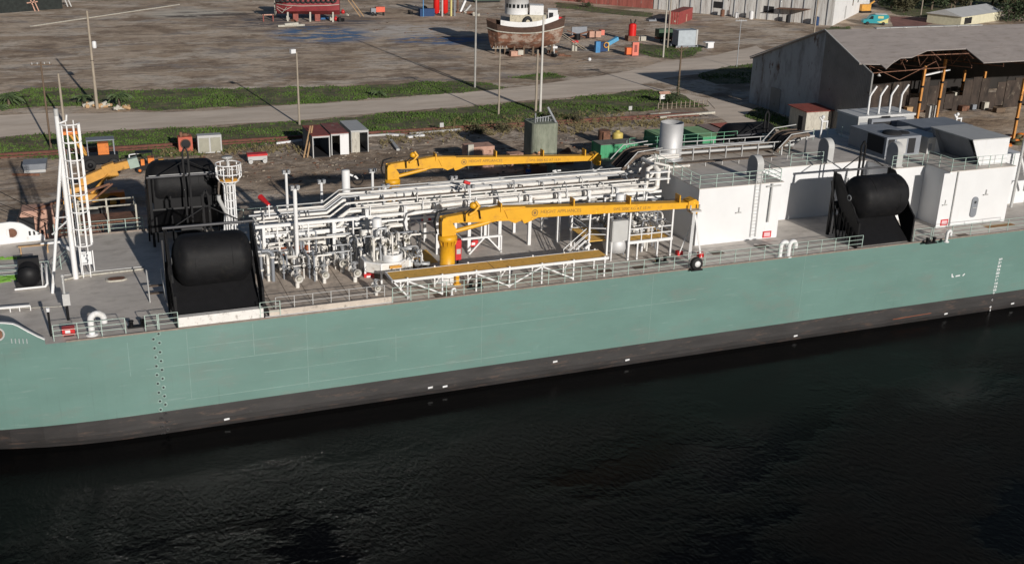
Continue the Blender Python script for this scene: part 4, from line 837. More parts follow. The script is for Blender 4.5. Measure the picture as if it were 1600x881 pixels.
# --- maroon boat on blocks, top of picture
def maroon():
    c = P(482, 33)-Vector((0, 0, .8)); ax = Vector((.955, -.30, 0)).normalized(); sd = Vector((-ax.y, ax.x, 0))
    def W(u, v, z): q = c+ax*u+sd*v; return (q.x, q.y, z)
    t = thing('maroon_boat', 'maroon hulled workboat ringed with black tyres, propped on blocks at the picture top', 'boat', c)
    N = 16; L = 14.5; h = MB(); rows = []
    for i in range(N+1):
        s = i/N; u = -L/2+L*s; w_ = 2.6*min(1, s*4+.25)*min(1, (1-s)*3+.5); rows.append([W(u, 0, LAND+1.5), W(u, -w_*.8, LAND+2.2+.5*s), W(u, -w_, LAND+3.6+.6*abs(s-.4)), W(u, -w_, LAND+5.0+1.0*abs(s-.4)), W(u, w_, LAND+5.0+1.0*abs(s-.4)), W(u, w_*.8, LAND+2.2)])
    for i in range(N):
        for k in range(6): h.face([rows[i][k], rows[i+1][k], rows[i+1][(k+1) % 6], rows[i][(k+1) % 6]], 0)
    h.face(rows[0][::-1]); h.face(rows[N]); h.build('hull', MAROON, t)
    mb = MB(); mb.tube([rows[i][2] for i in range(N+1)], .08, 5); mb.build('boot_line', CREAM, t)
    for k in range(12): mb = MB(); q = Vector(W(-6.5+k*1.15, -2.75, LAND+4.9+.5*abs(k/12-.4))); mb.ring(q, .55, .22, 'Y', 12, 6); mb.build('tyre_fender', TYRE, t)
    MB().hexa([W(-4, -1.5, LAND+5.2), W(2, -1.5, LAND+5.2), W(2, 1.5, LAND+5.2), W(-4, 1.5, LAND+5.2), W(-4, -1.5, LAND+8), W(2, -1.5, LAND+8), W(2, 1.5, LAND+8), W(-4, 1.5, LAND+8)]).build('cabin', CLEAN, t)
    MB().tube([W(-7.2, -.5, LAND+2.2), W(-7.5, 0, LAND+.9), W(-7.6, 0, LAND+6)], .14, 6).build('stem_post', CREAM, t)
    MB().tube([W(-6.9, -2.0, LAND+3.4), W(-5, -2.6, LAND+2.6), W(-3.4, -2.5, LAND+3.4)], .06, 5).tube([W(-6.9, -2.0, LAND+3.0), W(-5.6, -2.5, LAND+2.0), W(-4.6, -2.5, LAND+3.3)], .06, 5).build('hanging_ropes', CREAM, t)
    for u in (-4.5, .6, 5.8): MB().bar(W(u, -1.8, LAND), W(u, -1.2, LAND+2.2), .35).build('prop_stand', CREAM, t)
    for u in (-3, 2): MB().bar(W(u, 0, LAND), W(u, 0, LAND+1.6), 1.2).build('keel_block', REDOX, t)
    pl = thing('plank_ladder', 'pair of pale planks leaning on the right end of the maroon boat', 'planks', P(560, 27)); g0 = P(563, 27)
    for dx in (0, .9): MB().bar((g0.x+dx, g0.y, LAND+.1), (g0.x-4+dx, g0.y+2, LAND+6), .3, .12).build('plank', LUMB, pl)
maroon()
c = P(455, 42); one(MB().tube([(c.x-3, c.y-.3, LAND+.2), (c.x+3, c.y, LAND+.25)], .25, 8).tube([(c.x-1.5, c.y-.2, LAND+.4), (c.x+1.6, c.y, LAND+.55)], .4, 8), 'driftwood_log', [CREAM], 'pale log lying in front of the maroon boat', 'log', c)
scatter('orange_cart', 'orange topped yard cart right of the leaning planks', 'cart', 592, 25, [('tray', mat('cart_orange', (.60, .09, .04), .5), 'box', -.8, 1.4, -.5, .6, .9, 2.1), ('leg', BLKST, 'box', -.9, -.6, -.4, .4, 0, .9), ('leg', BLKST, 'box', 1.0, 1.3, -.4, .4, 0, .9), ('motor', GREYD, 'box', -2.0, -.8, -.4, .5, .6, 1.8), ('wheel', TYRE, 'ring', -1.6, -.5, .5, .35, .14, 'Y')])
scatter('red_trestle', 'small red trestle at the left end of the maroon boat', 'trestle', 420, 34, [('leg', REDOX, 'bar', -1.2, 0, 0, -1.2, 0, 1.6, .25), ('leg', REDOX, 'bar', 1.0, 0, 0, 1.0, 0, 1.6, .25), ('top', RUSTP, 'bar', -1.4, 0, 1.5, 1.2, 0, 1.5, .25)])
for px, py, lb in [(536, 22, 'red round float under the right end of the maroon boat'), (525, 33, 'orange red float on the blue sheet by the maroon boat'), (660, 22, 'red float at the left of the red cylinder stack')]:
    c = P(px, py); mb = MB().ball((c.x, c.y, LAND+.45), .5).cyl((c.x, c.y, LAND+.9), (c.x, c.y, LAND+1.15), .12, 8); one(mb, 'red_float', [RED], lb, 'float', c)
c = P(512, 30); one(MB().hexa([(c.x-2, c.y-1, LAND+.02), (c.x+1.6, c.y-1.2, LAND+.02), (c.x+2, c.y+1, LAND+.02), (c.x-1.6, c.y+1.2, LAND+.02), (c.x-1.6, c.y-.7, LAND+.35), (c.x+1.3, c.y-.9, LAND+.3), (c.x+1.6, c.y+.8, LAND+.4), (c.x-1.3, c.y+.9, LAND+.3)]), 'tarpaulin', [TARP], 'crumpled blue sheet under the maroon boat', 'tarpaulin', c)
c = P(678, 26); t = thing('cylinder_stack', 'cluster of tall red vessels and pipes at the top of the yard', 'vessels', c)
for dx, m in ((.8, 'bright_red'), (3.0, 'bright_red')): MB().lathe((c.x+dx, c.y+.5, LAND+.4), [(0, 0), (.75, .5), (.75, 6.5), (.4, 7.2), (0, 7.3)], 14).build('vessel', MATS[m], t)
for dx, m in ((2.0, GREYL), (4.3, VANY), (5.2, GREYD)): MB().cyl((c.x+dx, c.y-.4, LAND), (c.x+dx, c.y-.4, LAND+6.5), .25, 8).build('pipe', m, t)
MB().bar((c.x-2.8, c.y-.2, LAND), (c.x-2.8, c.y-.2, LAND+7), .2).build('pole', BLUEP, t); MB().box(c.x-3.5, c.x+.2, c.y, c.y+1.5, LAND, LAND+1.8).build('trolley', NAVY, t)
scatter('scaffold_scrap', 'white and rust scrap frames right of the red vessels', 'scrap', 728, 20, [('frame', WHITE, 'bar', -1.5, 0, .2, -.2, 0, 3.0, .5), ('frame', RUSTM, 'bar', -2.2, 0, 0, -2.2, 0, 3.2, .3), ('frame', GREYL, 'bar', -.3, 0, .2, 1.4, .4, 1.8, .4), ('base', RUSTM, 'box', -3, 2, -.5, .5, 0, .25)])
scatter('dark_vehicle', 'dark long equipment box at the left of the tugboat top', 'equipment', 760, 4, [('body', mat('deep_green', (.03, .06, .04), .6), 'box', -4, 4, -1, 1, .5, 2.4), ('base', BLKST, 'box', -3.6, 3.6, -.8, .8, 0, .5)])
SC = ['rusty scrap bar', 'pale timber block', 'dark scrap box']; sp = []; nk = 0
for (mm_, dims) in ((RUSTM, (1.6, .18, .2)), (CREAM, (.9, .45, .4)), (BLKST, (.8, .6, .5))):
    sp.append(MB().ob((0, 0, 0), *dims).ob((dims[0]*.3, dims[1]*.8, 0), dims[0]*.5, dims[1]*.7, dims[2]*1.6, .5).build('yard_scrap', mm_, None, (0, 0, 0)))
for (x0, x1, y0, y1, cnt, pl) in ((785, 905, 72, 92, 15, 'lying round the stands of the old tugboat'), (425, 545, 22, 36, 9, 'lying under the maroon workboat'), (640, 760, 14, 30, 9, 'lying near the tall red vessels')):
    for k in range(cnt):
        o = sp[k % 3] if nk < 3 else sp[k % 3].copy()
        if nk >= 3: COL.objects.link(o)
        nk += 1; o.location = P(random.uniform(x0, x1), random.uniform(y0, y1)); o.rotation_euler = (0, 0, random.uniform(0, 3.1)); o.scale = (random.uniform(.7, 1.5),)*3; tag(o, SC[k % 3]+' '+pl, 'scrap', SC[k % 3]+' pieces '+pl)
# --- dark hut at top left with trestles
c = P(52, 19); t = thing('dark_hut', 'long dark netted hut at the top left corner', 'hut', P(0, 24))
a = P(-60, 26); b = P(98, 14); v = (b-a).normalized(); nrm = Vector((-v.y, v.x, 0))
MB().hexa([a, b, b+nrm*8, a+nrm*8, a+Vector((0, 0, 5)), b+Vector((0, 0, 5)), b+nrm*8+Vector((0, 0, 5)), a+nrm*8+Vector((0, 0, 5))]).build('wall', mat('dark_netting', (.018, .022, .02), .9, var=.4, scale=1.5), t)
for px, py, lb in [(55, 18, 'rust coloured trestle at the foot of the dark hut'), (106, 11, 'pale trestle at the right end of the dark hut')]:
    c = P(px, py); mb = MB().bar(c, c+Vector((-.7, 0, 2.6)), .25).bar(c+Vector((.8, 0, 0)), c+Vector((0, 0, 2.6)), .25).bar(c+Vector((-1.6, 0, 1.9)), c+Vector((.8, 0, 2.2)), .25); one(mb, 'trestle', [RUSTP if px == 55 else GREYL], lb, 'trestle', c)
a, b = P(48, 42), P(280, 8); kt = MB(); kt.bar(a+Vector((0, 0, .08)), b+Vector((0, 0, .08)), .45, .2); tag(kt.build('concrete_kerb', CREAM, None, a), 'long pale concrete kerb crossing the upper left yard', 'kerb')
# --- whitewashed building and red cladding
bl = [P(917, 5), P(1021, 14.5), P(1140, 26), P(1300, 41)]
t = thing('long_warehouse', 'long whitewashed corrugated warehouse with rust stained wall and clean white gable end', 'building', bl[1])
v = (bl[3]-bl[1]).normalized(); a = bl[1]; b = bl[3]; g1 = P(1358, 12); gd = (g1-b).normalized(); GL = (g1-b).length
U5 = Vector((0, 0, 9))
def wallq(a, b, h, off=0.): nn = Vector((b.y-a.y, a.x-b.x, 0)).normalized()*off; return [a+nn, b+nn, b+nn-Vector((0, 0, 0)), a+nn]
back = gd*GL
MB().hexa([a, b, b+gd*.25, a+gd*.25, a+U5, b+U5, b+gd*.25+U5, a+gd*.25+U5]).build('front_wall', CLAD, t)
gv = -v*.3
MB().hexa([b+gv*.0, g1, g1+gv, b+gv+gd*.26, b+U5, g1+U5, g1+gv+U5, b+gv+gd*.26+U5][0:8]).build('gable_wall', CLEAN, t)
MB().hexa([a+U5, b+U5, g1+U5, a+gd*GL+U5, a+U5+gd*6+Vector((0, 0, 3)), b+U5+gd*6+Vector((0, 0, 3)), b+U5+gd*6.1+Vector((0, 0, 3)), a+U5+gd*6.1+Vector((0, 0, 3))]).build('roof', ROOFL, t)
gn = Vector((gd.y, -gd.x, 0))
for s, w2, z0, h2, nm, m in ((.30, 1.3, .3, 3.2, 'door', GREYL), (.48, .7, 2.8, 1.5, 'window', GLASS), (.62, .7, 3.0, 1.5, 'window', GLASS), (.85, .8, 2.9, 1.2, 'window', GREYL)):
    q = b+gd*GL*s+gn*.05; MB().bar(q+Vector((0, 0, z0+h2/2))-gd*w2/2, q+Vector((0, 0, z0+h2/2))+gd*w2/2, .08, h2).build(nm, m, t)
fn = Vector((v.y, -v.x, 0))
mb = MB()
for k in range(16): q = a+v*((b-a).length*(k+.5)/16)+fn*.15; mb.bar(q, q+Vector((0, 0, 7)), .12)
mb.build('drain_pipes', GREYD, t)
q = a+v*((b-a).length*.80)+fn*1.5; MB().bar(q-v*4+Vector((0, 0, 3.3)), q+v*4+Vector((0, 0, 3.6)), 3.0, .12).build('awning', RUSTM, t)
for s in (.38, .66): q = a+v*((b-a).length*s)+fn*.08; MB().bar(q-v*1.3+Vector((0, 0, 2.6)), q+v*1.3+Vector((0, 0, 2.6)), .1, 1.6).build('opening', DARK, t)
t = thing('red_warehouse', 'weathered red clad shed adjoining the left end of the whitewashed warehouse', 'building', bl[0])
a0 = P(840, -2); MB().hexa([a0, bl[1]-v*.3, bl[1]+gd*8-v*.3, a0+gd*8, a0+U5, bl[1]-v*.3+U5, bl[1]+gd*8-v*.3+U5, a0+gd*8+U5]).build('wall', CLADR, t)
for i, (s, dz, m, nm, lb, ct) in enumerate([(.50, 1.2, WHITE, 'white_drum', 'white drum standing against the whitewashed wall, left of the awning', 'drum'), (.42, 1.6, RUSTM, 'scrap_rack', 'rusty rack leaning at the whitewashed wall middle', 'rack'), (.58, 1.9, WHITE, 'white_drum', 'taller white drum just left of the dark awning', 'drum'), (.78, 1.8, DARK, 'dark_cart', 'dark cart under the awning of the whitewashed warehouse', 'cart'), (.93, 2.0, NAVY, 'navy_bin', 'navy bin by the pole at the warehouse corner', 'bin')]):
    q = bl[1]+v*((bl[3]-bl[1]).length*s)+fn*1.8; one(MB().cyl(q, q+Vector((0, 0, dz)), .55, 12).cyl(q+Vector((0, 0, dz)), q+Vector((0, 0, dz+.15)), .3, 10), nm, [m], lb, ct, q)
# van
def van():
    c = P(1366, 39); t = thing('delivery_van', 'turquoise van with pale yellow swoosh livery parked beside the white gable', 'van', c)
    r = math.atan2(.42, -.9); M = Matrix.Translation(c) @ Matrix.Rotation(r, 4, 'Z') @ Matrix.Diagonal((1.12, 1.12, 1.12, 1))
    def pr(poly, y0, y1, m, nm):
        mb = MB().prism(poly, 'Y', y0, y1); mb.v = [tuple(M @ Vector(q)) for q in mb.v]; return mb.build(nm, m, t)
    pr([(-2.7, .4), (2.7, .4), (2.75, .95), (2.5, 1.15), (1.75, 1.25), (1.1, 2.05), (.6, 2.25), (-2.6, 2.3), (-2.75, 1.9)], -.95, .95, TURQ, 'body')
    pr([(1.62, 1.3), (1.1, 1.98), (.62, 2.0), (.62, 1.3)], -.97, .97, GLASS, 'cab_glass')
    for y in (-.99, .97): pr([(-2.7, .5), (-1.0, .5), (-.2, .75), (-1.0, .9), (-1.8, 1.2), (-2.7, 1.6)], y, y+.02, VANY, 'livery')
    for y in (-.99, .97): pr([(-1.6, 1.5), (-.4, 1.5), (-.4, 2.0), (-1.6, 2.05)], y, y+.02, VANY, 'livery_panel')
    pr([(-2.4, 2.31), (.2, 2.31), (.2, 2.5), (-2.4, 2.5)], -.6, .6, GREYL, 'roof_rack')
    for x in (-1.7, 1.8):
        for y in (-.95, .95):
            mb = MB(); wheel(mb, (x, y, .38), .38, .25); mb.v = [tuple(M @ Vector(q)) for q in mb.v]; mb.build('wheel', [TYRE, GREYL], t)
van()
scatter('yellow_digger', 'small yellow machine behind the turquoise van', 'machine', 1350, 20, [('body', MACHY, 'box', -1.5, 1.5, -.8, .8, .5, 2.2), ('boom', MACHY, 'bar', 1, 0, 1.8, 3, 0, 3.0, .35), ('track', BLKST, 'box', -1.7, 1.7, -1, 1, 0, .5)])
# far grey roofed building
a, b = P(1500, 42), P(1562, 32); t = thing('far_building', 'far low building with long light grey metal roof beyond the hangar', 'building', a)
v = (b-a).normalized(); g = Vector((-v.y, v.x, 0)); H3 = Vector((0, 0, 2.4)); L = (b-a).length
MB().hexa([a, b, b+g*9, a+g*9, a+H3, b+H3, b+g*9+H3, a+g*9+H3]).build('wall', mat('pale_yellow_wall', (.55, .52, .38), .7, var=.1), t)
MB().hexa([a-v*.5-g*.5+H3, b+v*.5-g*.5+H3, b+v*.5+g*9.5+H3, a-v*.5+g*9.5+H3, a-v*.5+g*4.5+H3*1.6, b+v*.5+g*4.5+H3*1.6, b+v*.5+g*4.6+H3*1.6, a-v*.5+g*4.6+H3*1.6]).build('roof', ROOFL, t)
MB().bar(a+v*2+H3*.5-g*.05, a+v*6+H3*.5-g*.05, .1, 1.6).build('window', GLASS, t)
# brick coloured plot and lawn trees at top right
q = outline([(1390, 26), (1440, 28), (1480, 30), (1440, 42), (1395, 42)], LAND+.02, .2, 4); MB().face(q).build('brick_plot', mat('brick_dust', (.22, .10, .08), .9, var=.25, scale=.4))['kind'] = 'structure'
def tree(px, py, h, r, label, m=LEAF, n=1500):
    c = P(px, py); t = thing('tree', label, 'tree', c, 'trees on the far lawn'); tr = MB()
    tr.tube([c, (c.x+.1, c.y, LAND+h*.35), (c.x-.1, c.y, LAND+h*.75)], [.35, .25, .1], 8); cl = []
    for k in range(9):
        a = k*2.4; z = LAND+h*random.uniform(.3, .9); q = Vector((c.x+math.cos(a)*r*random.uniform(.3, .8), c.y+math.sin(a)*r*random.uniform(.3, .8), z)); tr.tube([(c.x, c.y, LAND+h*.3), q], [.14, .04], 6); cl.append((q, r*random.uniform(.3, .55)))
    tr.build('trunk', BARK, t); cr = MB()
    for k in range(n):
        q, rr = random.choice(cl); v = Vector((random.gauss(0, 1), random.gauss(0, 1), random.gauss(0, .8))).normalized()*rr*random.uniform(.55, 1.15); leaf(cr, q+v, random.uniform(.35, .8))
    cr.build('crown', m, t)
tl = [(1392, 14, 7, 4.5, 'dark leafy tree nearest the van on the far lawn', LEAF), (1412, 20, 5, 3.6, 'brown tinged tree with low crown right of the van', LEAFB), (1455, 16, 8, 5, 'broad dark tree between the two lawn poles', LEAF),
      (1490, 16, 7, 4.5, 'thin brown tree behind the dark short pole', LEAFB), (1515, 14, 8, 5, 'dark tree above the middle of the far grey roof', LEAF), (1550, 10, 8, 5.5, 'tall dark tree above the right end of the far roof', LEAF), (1592, 34, 5.5, 5, 'dark tree at the right picture edge beside the far roof', LEAF), (1583, 18, 7, 5, 'brownish tree in the top right corner', LEAFB), (1432, 8, 8, 5, 'dark tree cut by the picture top behind the light pole', LEAF), (1612, 16, 8, 6, 'big dark tree just beyond the right edge', LEAF), (1372, 4, 8, 5, 'dark tree cut by the picture top behind the van', LEAF), (1475, 2, 8, 5, 'dark tree high between the light pole and the short dark pole', LEAF)]
for a in tl: tree(a[0], a[1], a[2], a[3], a[4], a[5])
bush(918, 12, 1.6, 1.3, 'weedy bush at the foot of the red clad shed'); bush(905, 4, 2.0, 2.0, 'dark bush left of the red clad shed', m=LEAF)
# worker
def worker(px, py):
    c = P(px, py); t = thing('person', 'worker in blue jacket, dark trousers and white helmet standing beside the orange float', 'person', c)
    def skin(nm, J, E, m, root=0):
        me = bpy.data.meshes.new(nm); me.from_pydata([(a[0], a[1], a[2]) for a in J], E, []); me.materials.append(m); o = bpy.data.objects.new(nm, me); COL.objects.link(o); o.parent = t
        o.modifiers.new('skin', 'SKIN')
        for i, a in enumerate(J): me.skin_vertices[0].data[i].radius = (a[3], a[3]); me.skin_vertices[0].data[i].use_root = (i == root)
        sb = o.modifiers.new('sub', 'SUBSURF'); sb.levels = 1; sb.render_levels = 1; return o
    J = [(0, 0, .95, .14), (0, 0, 1.2, .14), (0, 0, 1.42, .13), (0, 0, 1.52, .06), (0, 0, 1.64, .095), (0, -.01, 1.72, .085), (-.2, 0, 1.4, .06), (-.27, .02, 1.12, .045), (-.25, -.12, .9, .035), (-.25, -.16, .82, .04), (.2, 0, 1.4, .06), (.27, .02, 1.12, .045), (.24, -.14, .92, .035), (.22, -.2, .86, .04), (-.1, 0, .88, .09), (-.12, 0, .48, .065), (-.13, 0, .08, .045), (-.13, -.14, .04, .04), (.1, 0, .88, .09), (.13, 0, .48, .065), (.14, 0, .08, .045), (.14, -.14, .04, .04)]
    E = [(0, 1), (1, 2), (2, 3), (3, 4), (4, 5), (2, 6), (6, 7), (7, 8), (8, 9), (2, 10), (10, 11), (11, 12), (12, 13), (0, 14), (14, 15), (15, 16), (16, 17), (0, 18), (18, 19), (19, 20), (20, 21)]
    skin('body', J, E, SKIN)
    skin('jacket', [(0, 0, .9, .175), (0, 0, 1.2, .175), (0, 0, 1.4, .15), (-.21, 0, 1.4, .085), (-.28, .02, 1.12, .07), (-.26, -.11, .93, .055), (.21, 0, 1.4, .085), (.28, .02, 1.12, .07), (.25, -.12, .95, .055)], [(0, 1), (1, 2), (2, 3), (3, 4), (4, 5), (2, 6), (6, 7), (7, 8)], BLUEC)
    skin('trousers', [(0, 0, .92, .16), (-.1, 0, .84, .12), (-.12, 0, .48, .09), (-.13, 0, .1, .07), (.1, 0, .84, .12), (.13, 0, .48, .09), (.14, 0, .1, .07)], [(0, 1), (1, 2), (2, 3), (0, 4), (4, 5), (5, 6)], NAVY)
    MB().ball((c.x, c.y-.01, LAND+1.76), .13, 0, (1, 1.15, .75), 14).build('helmet', CLEAN, t)
    mb = MB()
    for s in (-.13, .14): mb.ball((c.x+s, c.y-.07, LAND+.06), .07, 0, (1, 1.9, .8), 8)
    mb.build('boots', BLKST, t)
worker(825, 282)
# ================================================================== THE BARGE
BW = 22.0
BG = thing('barge', 'long sea green fuel barge with black boot top and grey deck moored at the quay', 'barge', (30, 11, 0))
def inw(x, z):                          # plan curve of the left end
    t = max(0., (2-x)/7.7); k = .95-.4*min(1, z/1.73) if z < 1.73 else .55-.3*(z-1.73)/5.77; return k*t*t
xs = [-40, -34, -28, -22, -17, -13, -10, -8, -6, -4, -2, 0, 2] + [2+k*3.2 for k in range(1, 34)]
zs = [-2.5, 0, .35, .7, 1.73, 3.2, 4.6, 6.0, 7.5]
def hy(x, z):
    y = inw(x, z)
    if z < .7: y += (0.7-z)**2*.35       # rounded bilge at the waterline
    return min(y, 9.5)
h = MB()
for i in range(len(xs)-1):
    for k in range(len(zs)-1):
        m = 1 if zs[k+1] <= 1.74 else 0
        p = lambda x, z, f=False: (x, BW-hy(x, z) if f else hy(x, z), z)
        h.face([p(xs[i], zs[k]), p(xs[i+1], zs[k]), p(xs[i+1], zs[k+1]), p(xs[i], zs[k+1])], m, True)
        h.face([p(xs[i], zs[k], 1), p(xs[i], zs[k+1], 1), p(xs[i+1], zs[k+1], 1), p(xs[i+1], zs[k], 1)], m, True)
for x, rv in ((xs[0], 0), (xs[-1], 1)):
    f = [(x, hy(x, -2.5), -2.5), (x, BW-hy(x, -2.5), -2.5), (x, BW-hy(x, 7.5), 7.5), (x, hy(x, 7.5), 7.5)]; h.face(f[::-1] if not rv else f)
h.build('hull', [HULLG, BOOT], BG)
dk = MB()
for i in range(len(xs)-1): a, b = xs[i], xs[i+1]; dk.face([(a, hy(a, 7.5), DECK), (b, hy(b, 7.5), DECK), (b, BW-hy(b, 7.5), DECK), (a, BW-hy(a, 7.5), DECK)])
dk.build('deck', DECKM, BG)
# gunwale bar
def edge(x, f=False, z=DECK): y = hy(x, 7.5); return (x, BW-y if f else y, z)
for f in (False, True):
    mb = MB(); pts = [edge(x, f, DECK+.05) for x in xs if x >= -2]
    for i in range(len(pts)-1): mb.bar(pts[i], pts[i+1], .07, .12)
    mb.build('gunwale', mat('gunwale_brown%d' % f, (.22, .18, .15), .8, var=.2, scale=3), BG)
# plate seams on the shell: fine raised weld lines and doubler plates
sm = MB(); 
def shell(x0, x1, z0, z1, t=.004): sm.box(x0, x1, hy((x0+x1)/2, 4)-t, hy((x0+x1)/2, 4)+.03, z0, z1)
shell(2.6, 44, 4.93, 4.96); shell(4.9, 30, 2.35, 2.38)
for a, b, z0, z1 in ((5.3, 5.33, 2.4, 7.3), (1.6, 1.63, 4.6, 7.0), (9.6, 9.63, 5.0, 7.3), (13.2, 13.23, 2, 7.4), (19.5, 19.53, 3.1, 5.2), (26, 26.02, 2, 7.4), (10.2, 19, 3.6, 3.62), (5.4, 12, 6.1, 6.12), (40, 40.02, 2, 7.4), (54, 54.02, 2, 7.4)): shell(a, b, z0, z1)
sm.build('shell_plates', SEAM, BG)
# zigzag studs down the shell
for k, (px, py) in enumerate([(247.7, 521.4), (239.7, 529.7), (249, 535.5), (241.3, 543.8), (250, 550), (243, 558), (251.5, 563.7), (244.3, 571.8), (253, 577.5), (245.2, 585.5), (254, 591.2), (246.6, 599), (255.5, 605), (248.2, 613), (256.8, 618.6), (249.9, 626.5), (258.3, 631.6), (251, 639.7), (259.3, 645.3), (252.9, 653), (261, 658.7), (254.2, 666), (262, 671), (255.5, 679)]):
    q = PY(px, py, 0); MB().lathe((q.x, hy(q.x, q.z), q.z), [(.16, .02), (.15, -.03), (.09, -.045), (.08, -.0)], 12, axis='Y').lathe((q.x, hy(q.x, q.z)-.012, q.z), [(.07, 0), (0, 0)], 12, axis='Y', m=1).build('shell_stud', [SEAM if q.z > 1.75 else BOOT, DARK], BG)
# draft marks and load mark
for k, (px, py) in enumerate([(1563.5, 405), (1562.4, 410.3), (1561.2, 415.7), (1560, 421), (1558.8, 426.5), (1557.8, 431.9), (1556.8, 437), (1555.9, 442.4), (1555, 447.6), (1553.8, 453), (1552.6, 458), (1550.2, 468.8), (1547.4, 479.5), (1547.1, 484.2)]):
    q = PY(px, py, 0); cu = bpy.data.curves.new('t', 'FONT'); cu.body = str(28-2*k) if k < 13 else '1'; cu.size = .27; cu.extrude = .006; cu.align_x = 'CENTER'; cu.offset = .012
    to = bpy.data.objects.new('t', cu); me = to.to_mesh().copy(); bpy.data.objects.remove(to)
    me.transform(Matrix.Translation((q.x-30, -.01-11, q.z-.1)) @ Matrix.Rotation(R_(90), 4, 'X') @ Matrix.Diagonal((1.5, 1, 1, 1))); me.materials.append(WHITE)
    o = bpy.data.objects.new('draft_mark', me); COL.objects.link(o); o.parent = BG
for seg in (((1487.5, 428, 1487.8, 432.5), (1487, 432.5, 1490, 432.5)), ((1493, 431.5, 1500, 430.3),), ((1504, 431, 1507.5, 427.6),)):
    mb = MB()
    for (x0, y0, x1, y1) in seg: a, b = PY(x0, y0, -.01), PY(x1, y1, -.01); mb.bar(a, b, .02, .11)
    mb.build('load_mark', WHITE, BG)
for px, py in ((354, 655), (672, 605.5), (695, 603.8), (867, 565), (980, 562.5), (1243, 525), (1478, 490.5), (1582, 474.5)):
    q = PY(px, py, 0); MB().bar((q.x-.16, hy(q.x, q.z)-.01, q.z), (q.x+.2, hy(q.x, q.z)-.01, q.z+.03), .02, .13).build('bottom_mark', WHITE, BG)
# scrapes low on the shell
mb = MB()
for (x0, y0, x1, y1) in ((1395, 499, 1455, 489), ): a, b = PY(x0, y0, 0), PY(x1, y1, 0); mb.bar((a.x, -.004, a.z), (b.x, -.004, b.z), .012, .04)
mb.build('rust_scrape', mat('scrape_orange', (.30, .08, .03), .8), BG)
# bulwark at the left end, near and far, with its vents
tp = [PY(70, 532, 0), PY(58, 527, 0), PY(42, 519, 0), PY(28, 511.5, 0), PY(20, 508.5, 0), PY(8, 507.5, 0), PY(0, 507.3, 0)]
prof = [(q.x, q.z) for q in tp] + [(-12, 9.05), (-34, 9.2)]
for f, m, nm in ((False, HULLG, 'bulwark'), (True, CLEAN, 'bulwark')):
    mb = MB(); cp = MB()
    for i in range(len(prof)-1):
        (x1, z1), (x0, z0) = prof[i], prof[i+1]
        ya, yb = hy(x0, 7.5), hy(x1, 7.5)
        if f: ya, yb = BW-ya-.14, BW-yb-.14
        z1 = max(z1, DECK+.01); z0 = max(z0, DECK+.01)
        mb.hexa([(x0, ya, DECK-.0), (x1, yb, DECK-.0), (x1, yb+.14, DECK-.0), (x0, ya+.14, DECK-.0), (x0, ya, z0), (x1, yb, z1), (x1, yb+.14, z1), (x0, ya+.14, z0)])
        cp.bar((x0, ya+.07, z0+.03), (x1, yb+.07, z1+.03), .22, .06)
    o = mb.build(nm, m, BG); cp.build('capping', CLEAN, o)
    z = 8.15; mb = MB()
    for k in range(5):
        if not f: q = PY(18+k*6, 534.5, 0); mb.bar((q.x, hy(q.x, 7)-.02, q.z-.16), (q.x, hy(q.x, 7)-.02, q.z+.16), .05, .05)
        else: x = -4.35+k*.32; mb.box(x, x+.15, BW-hy(x, 7.5)-.16, BW-hy(x, 7.5)-.142, 8.0, 8.35)
    mb.build('vent_slots', GALV if not f else DARK, o)
q = PY(-5, 525, 0); MB().ring((q.x, hy(q.x, 7.5)-.02, q.z), .4, .06, 'Y').lathe((q.x, hy(q.x, 7.5)-.02, q.z), [(.4, 0), (0, 0)], 14, axis='Y', m=1).build('fairlead', [GREYL, RUSTM], BG)
MB().ring((-5.55, BW-hy(-5.5, 7.5)-.16, 8.35), .42, .05, 'Y').lathe((-5.55, BW-hy(-5.5, 7.5)-.16, 8.35), [(0, 0), (.4, 0)], 14, axis='Y', m=1).build('fairlead', [CLEAN, RUSTM], BG)
# deck seams and low pipes on the foredeck
one(MB().tube([P(0, 483, 7.6), P(103, 478, 7.6)], .03, 6), 'deck_pipe', [CREAM], 'thin pale pipe beside the low white stand on the foredeck', 'pipe', P(0, 483, DECK))
one(MB().tube([P(100, 437, 7.6), P(128, 431, 7.6), P(226, 420, 7.6)], .07, 8), 'deck_pipe', [CREAM], 'pale pipe crossing the foredeck behind the caged mast foot', 'pipe', P(100, 433, DECK))
one(MB().tube([P(100, 430, 7.58), P(130, 426, 7.58), P(226, 416, 7.58)], .04, 8), 'deck_pipe', [GREYL], 'thinner pipe running beside the pale pipe across the foredeck', 'pipe', P(100, 430, DECK))
t = thing('low_table', 'low white pipe stand at the left edge of the foredeck', 'stand', P(47, 485, DECK)); a, b = P(-2, 481, DECK+.35), P(47, 477, DECK+.35)
MB().bar(a, b, .22, .12).build('top', CLEAN, t)
for s in (.35, .65, 1.): q = a.lerp(b, s); MB().bar((q.x, q.y, DECK), q, .06).build('leg', CLEAN, t)
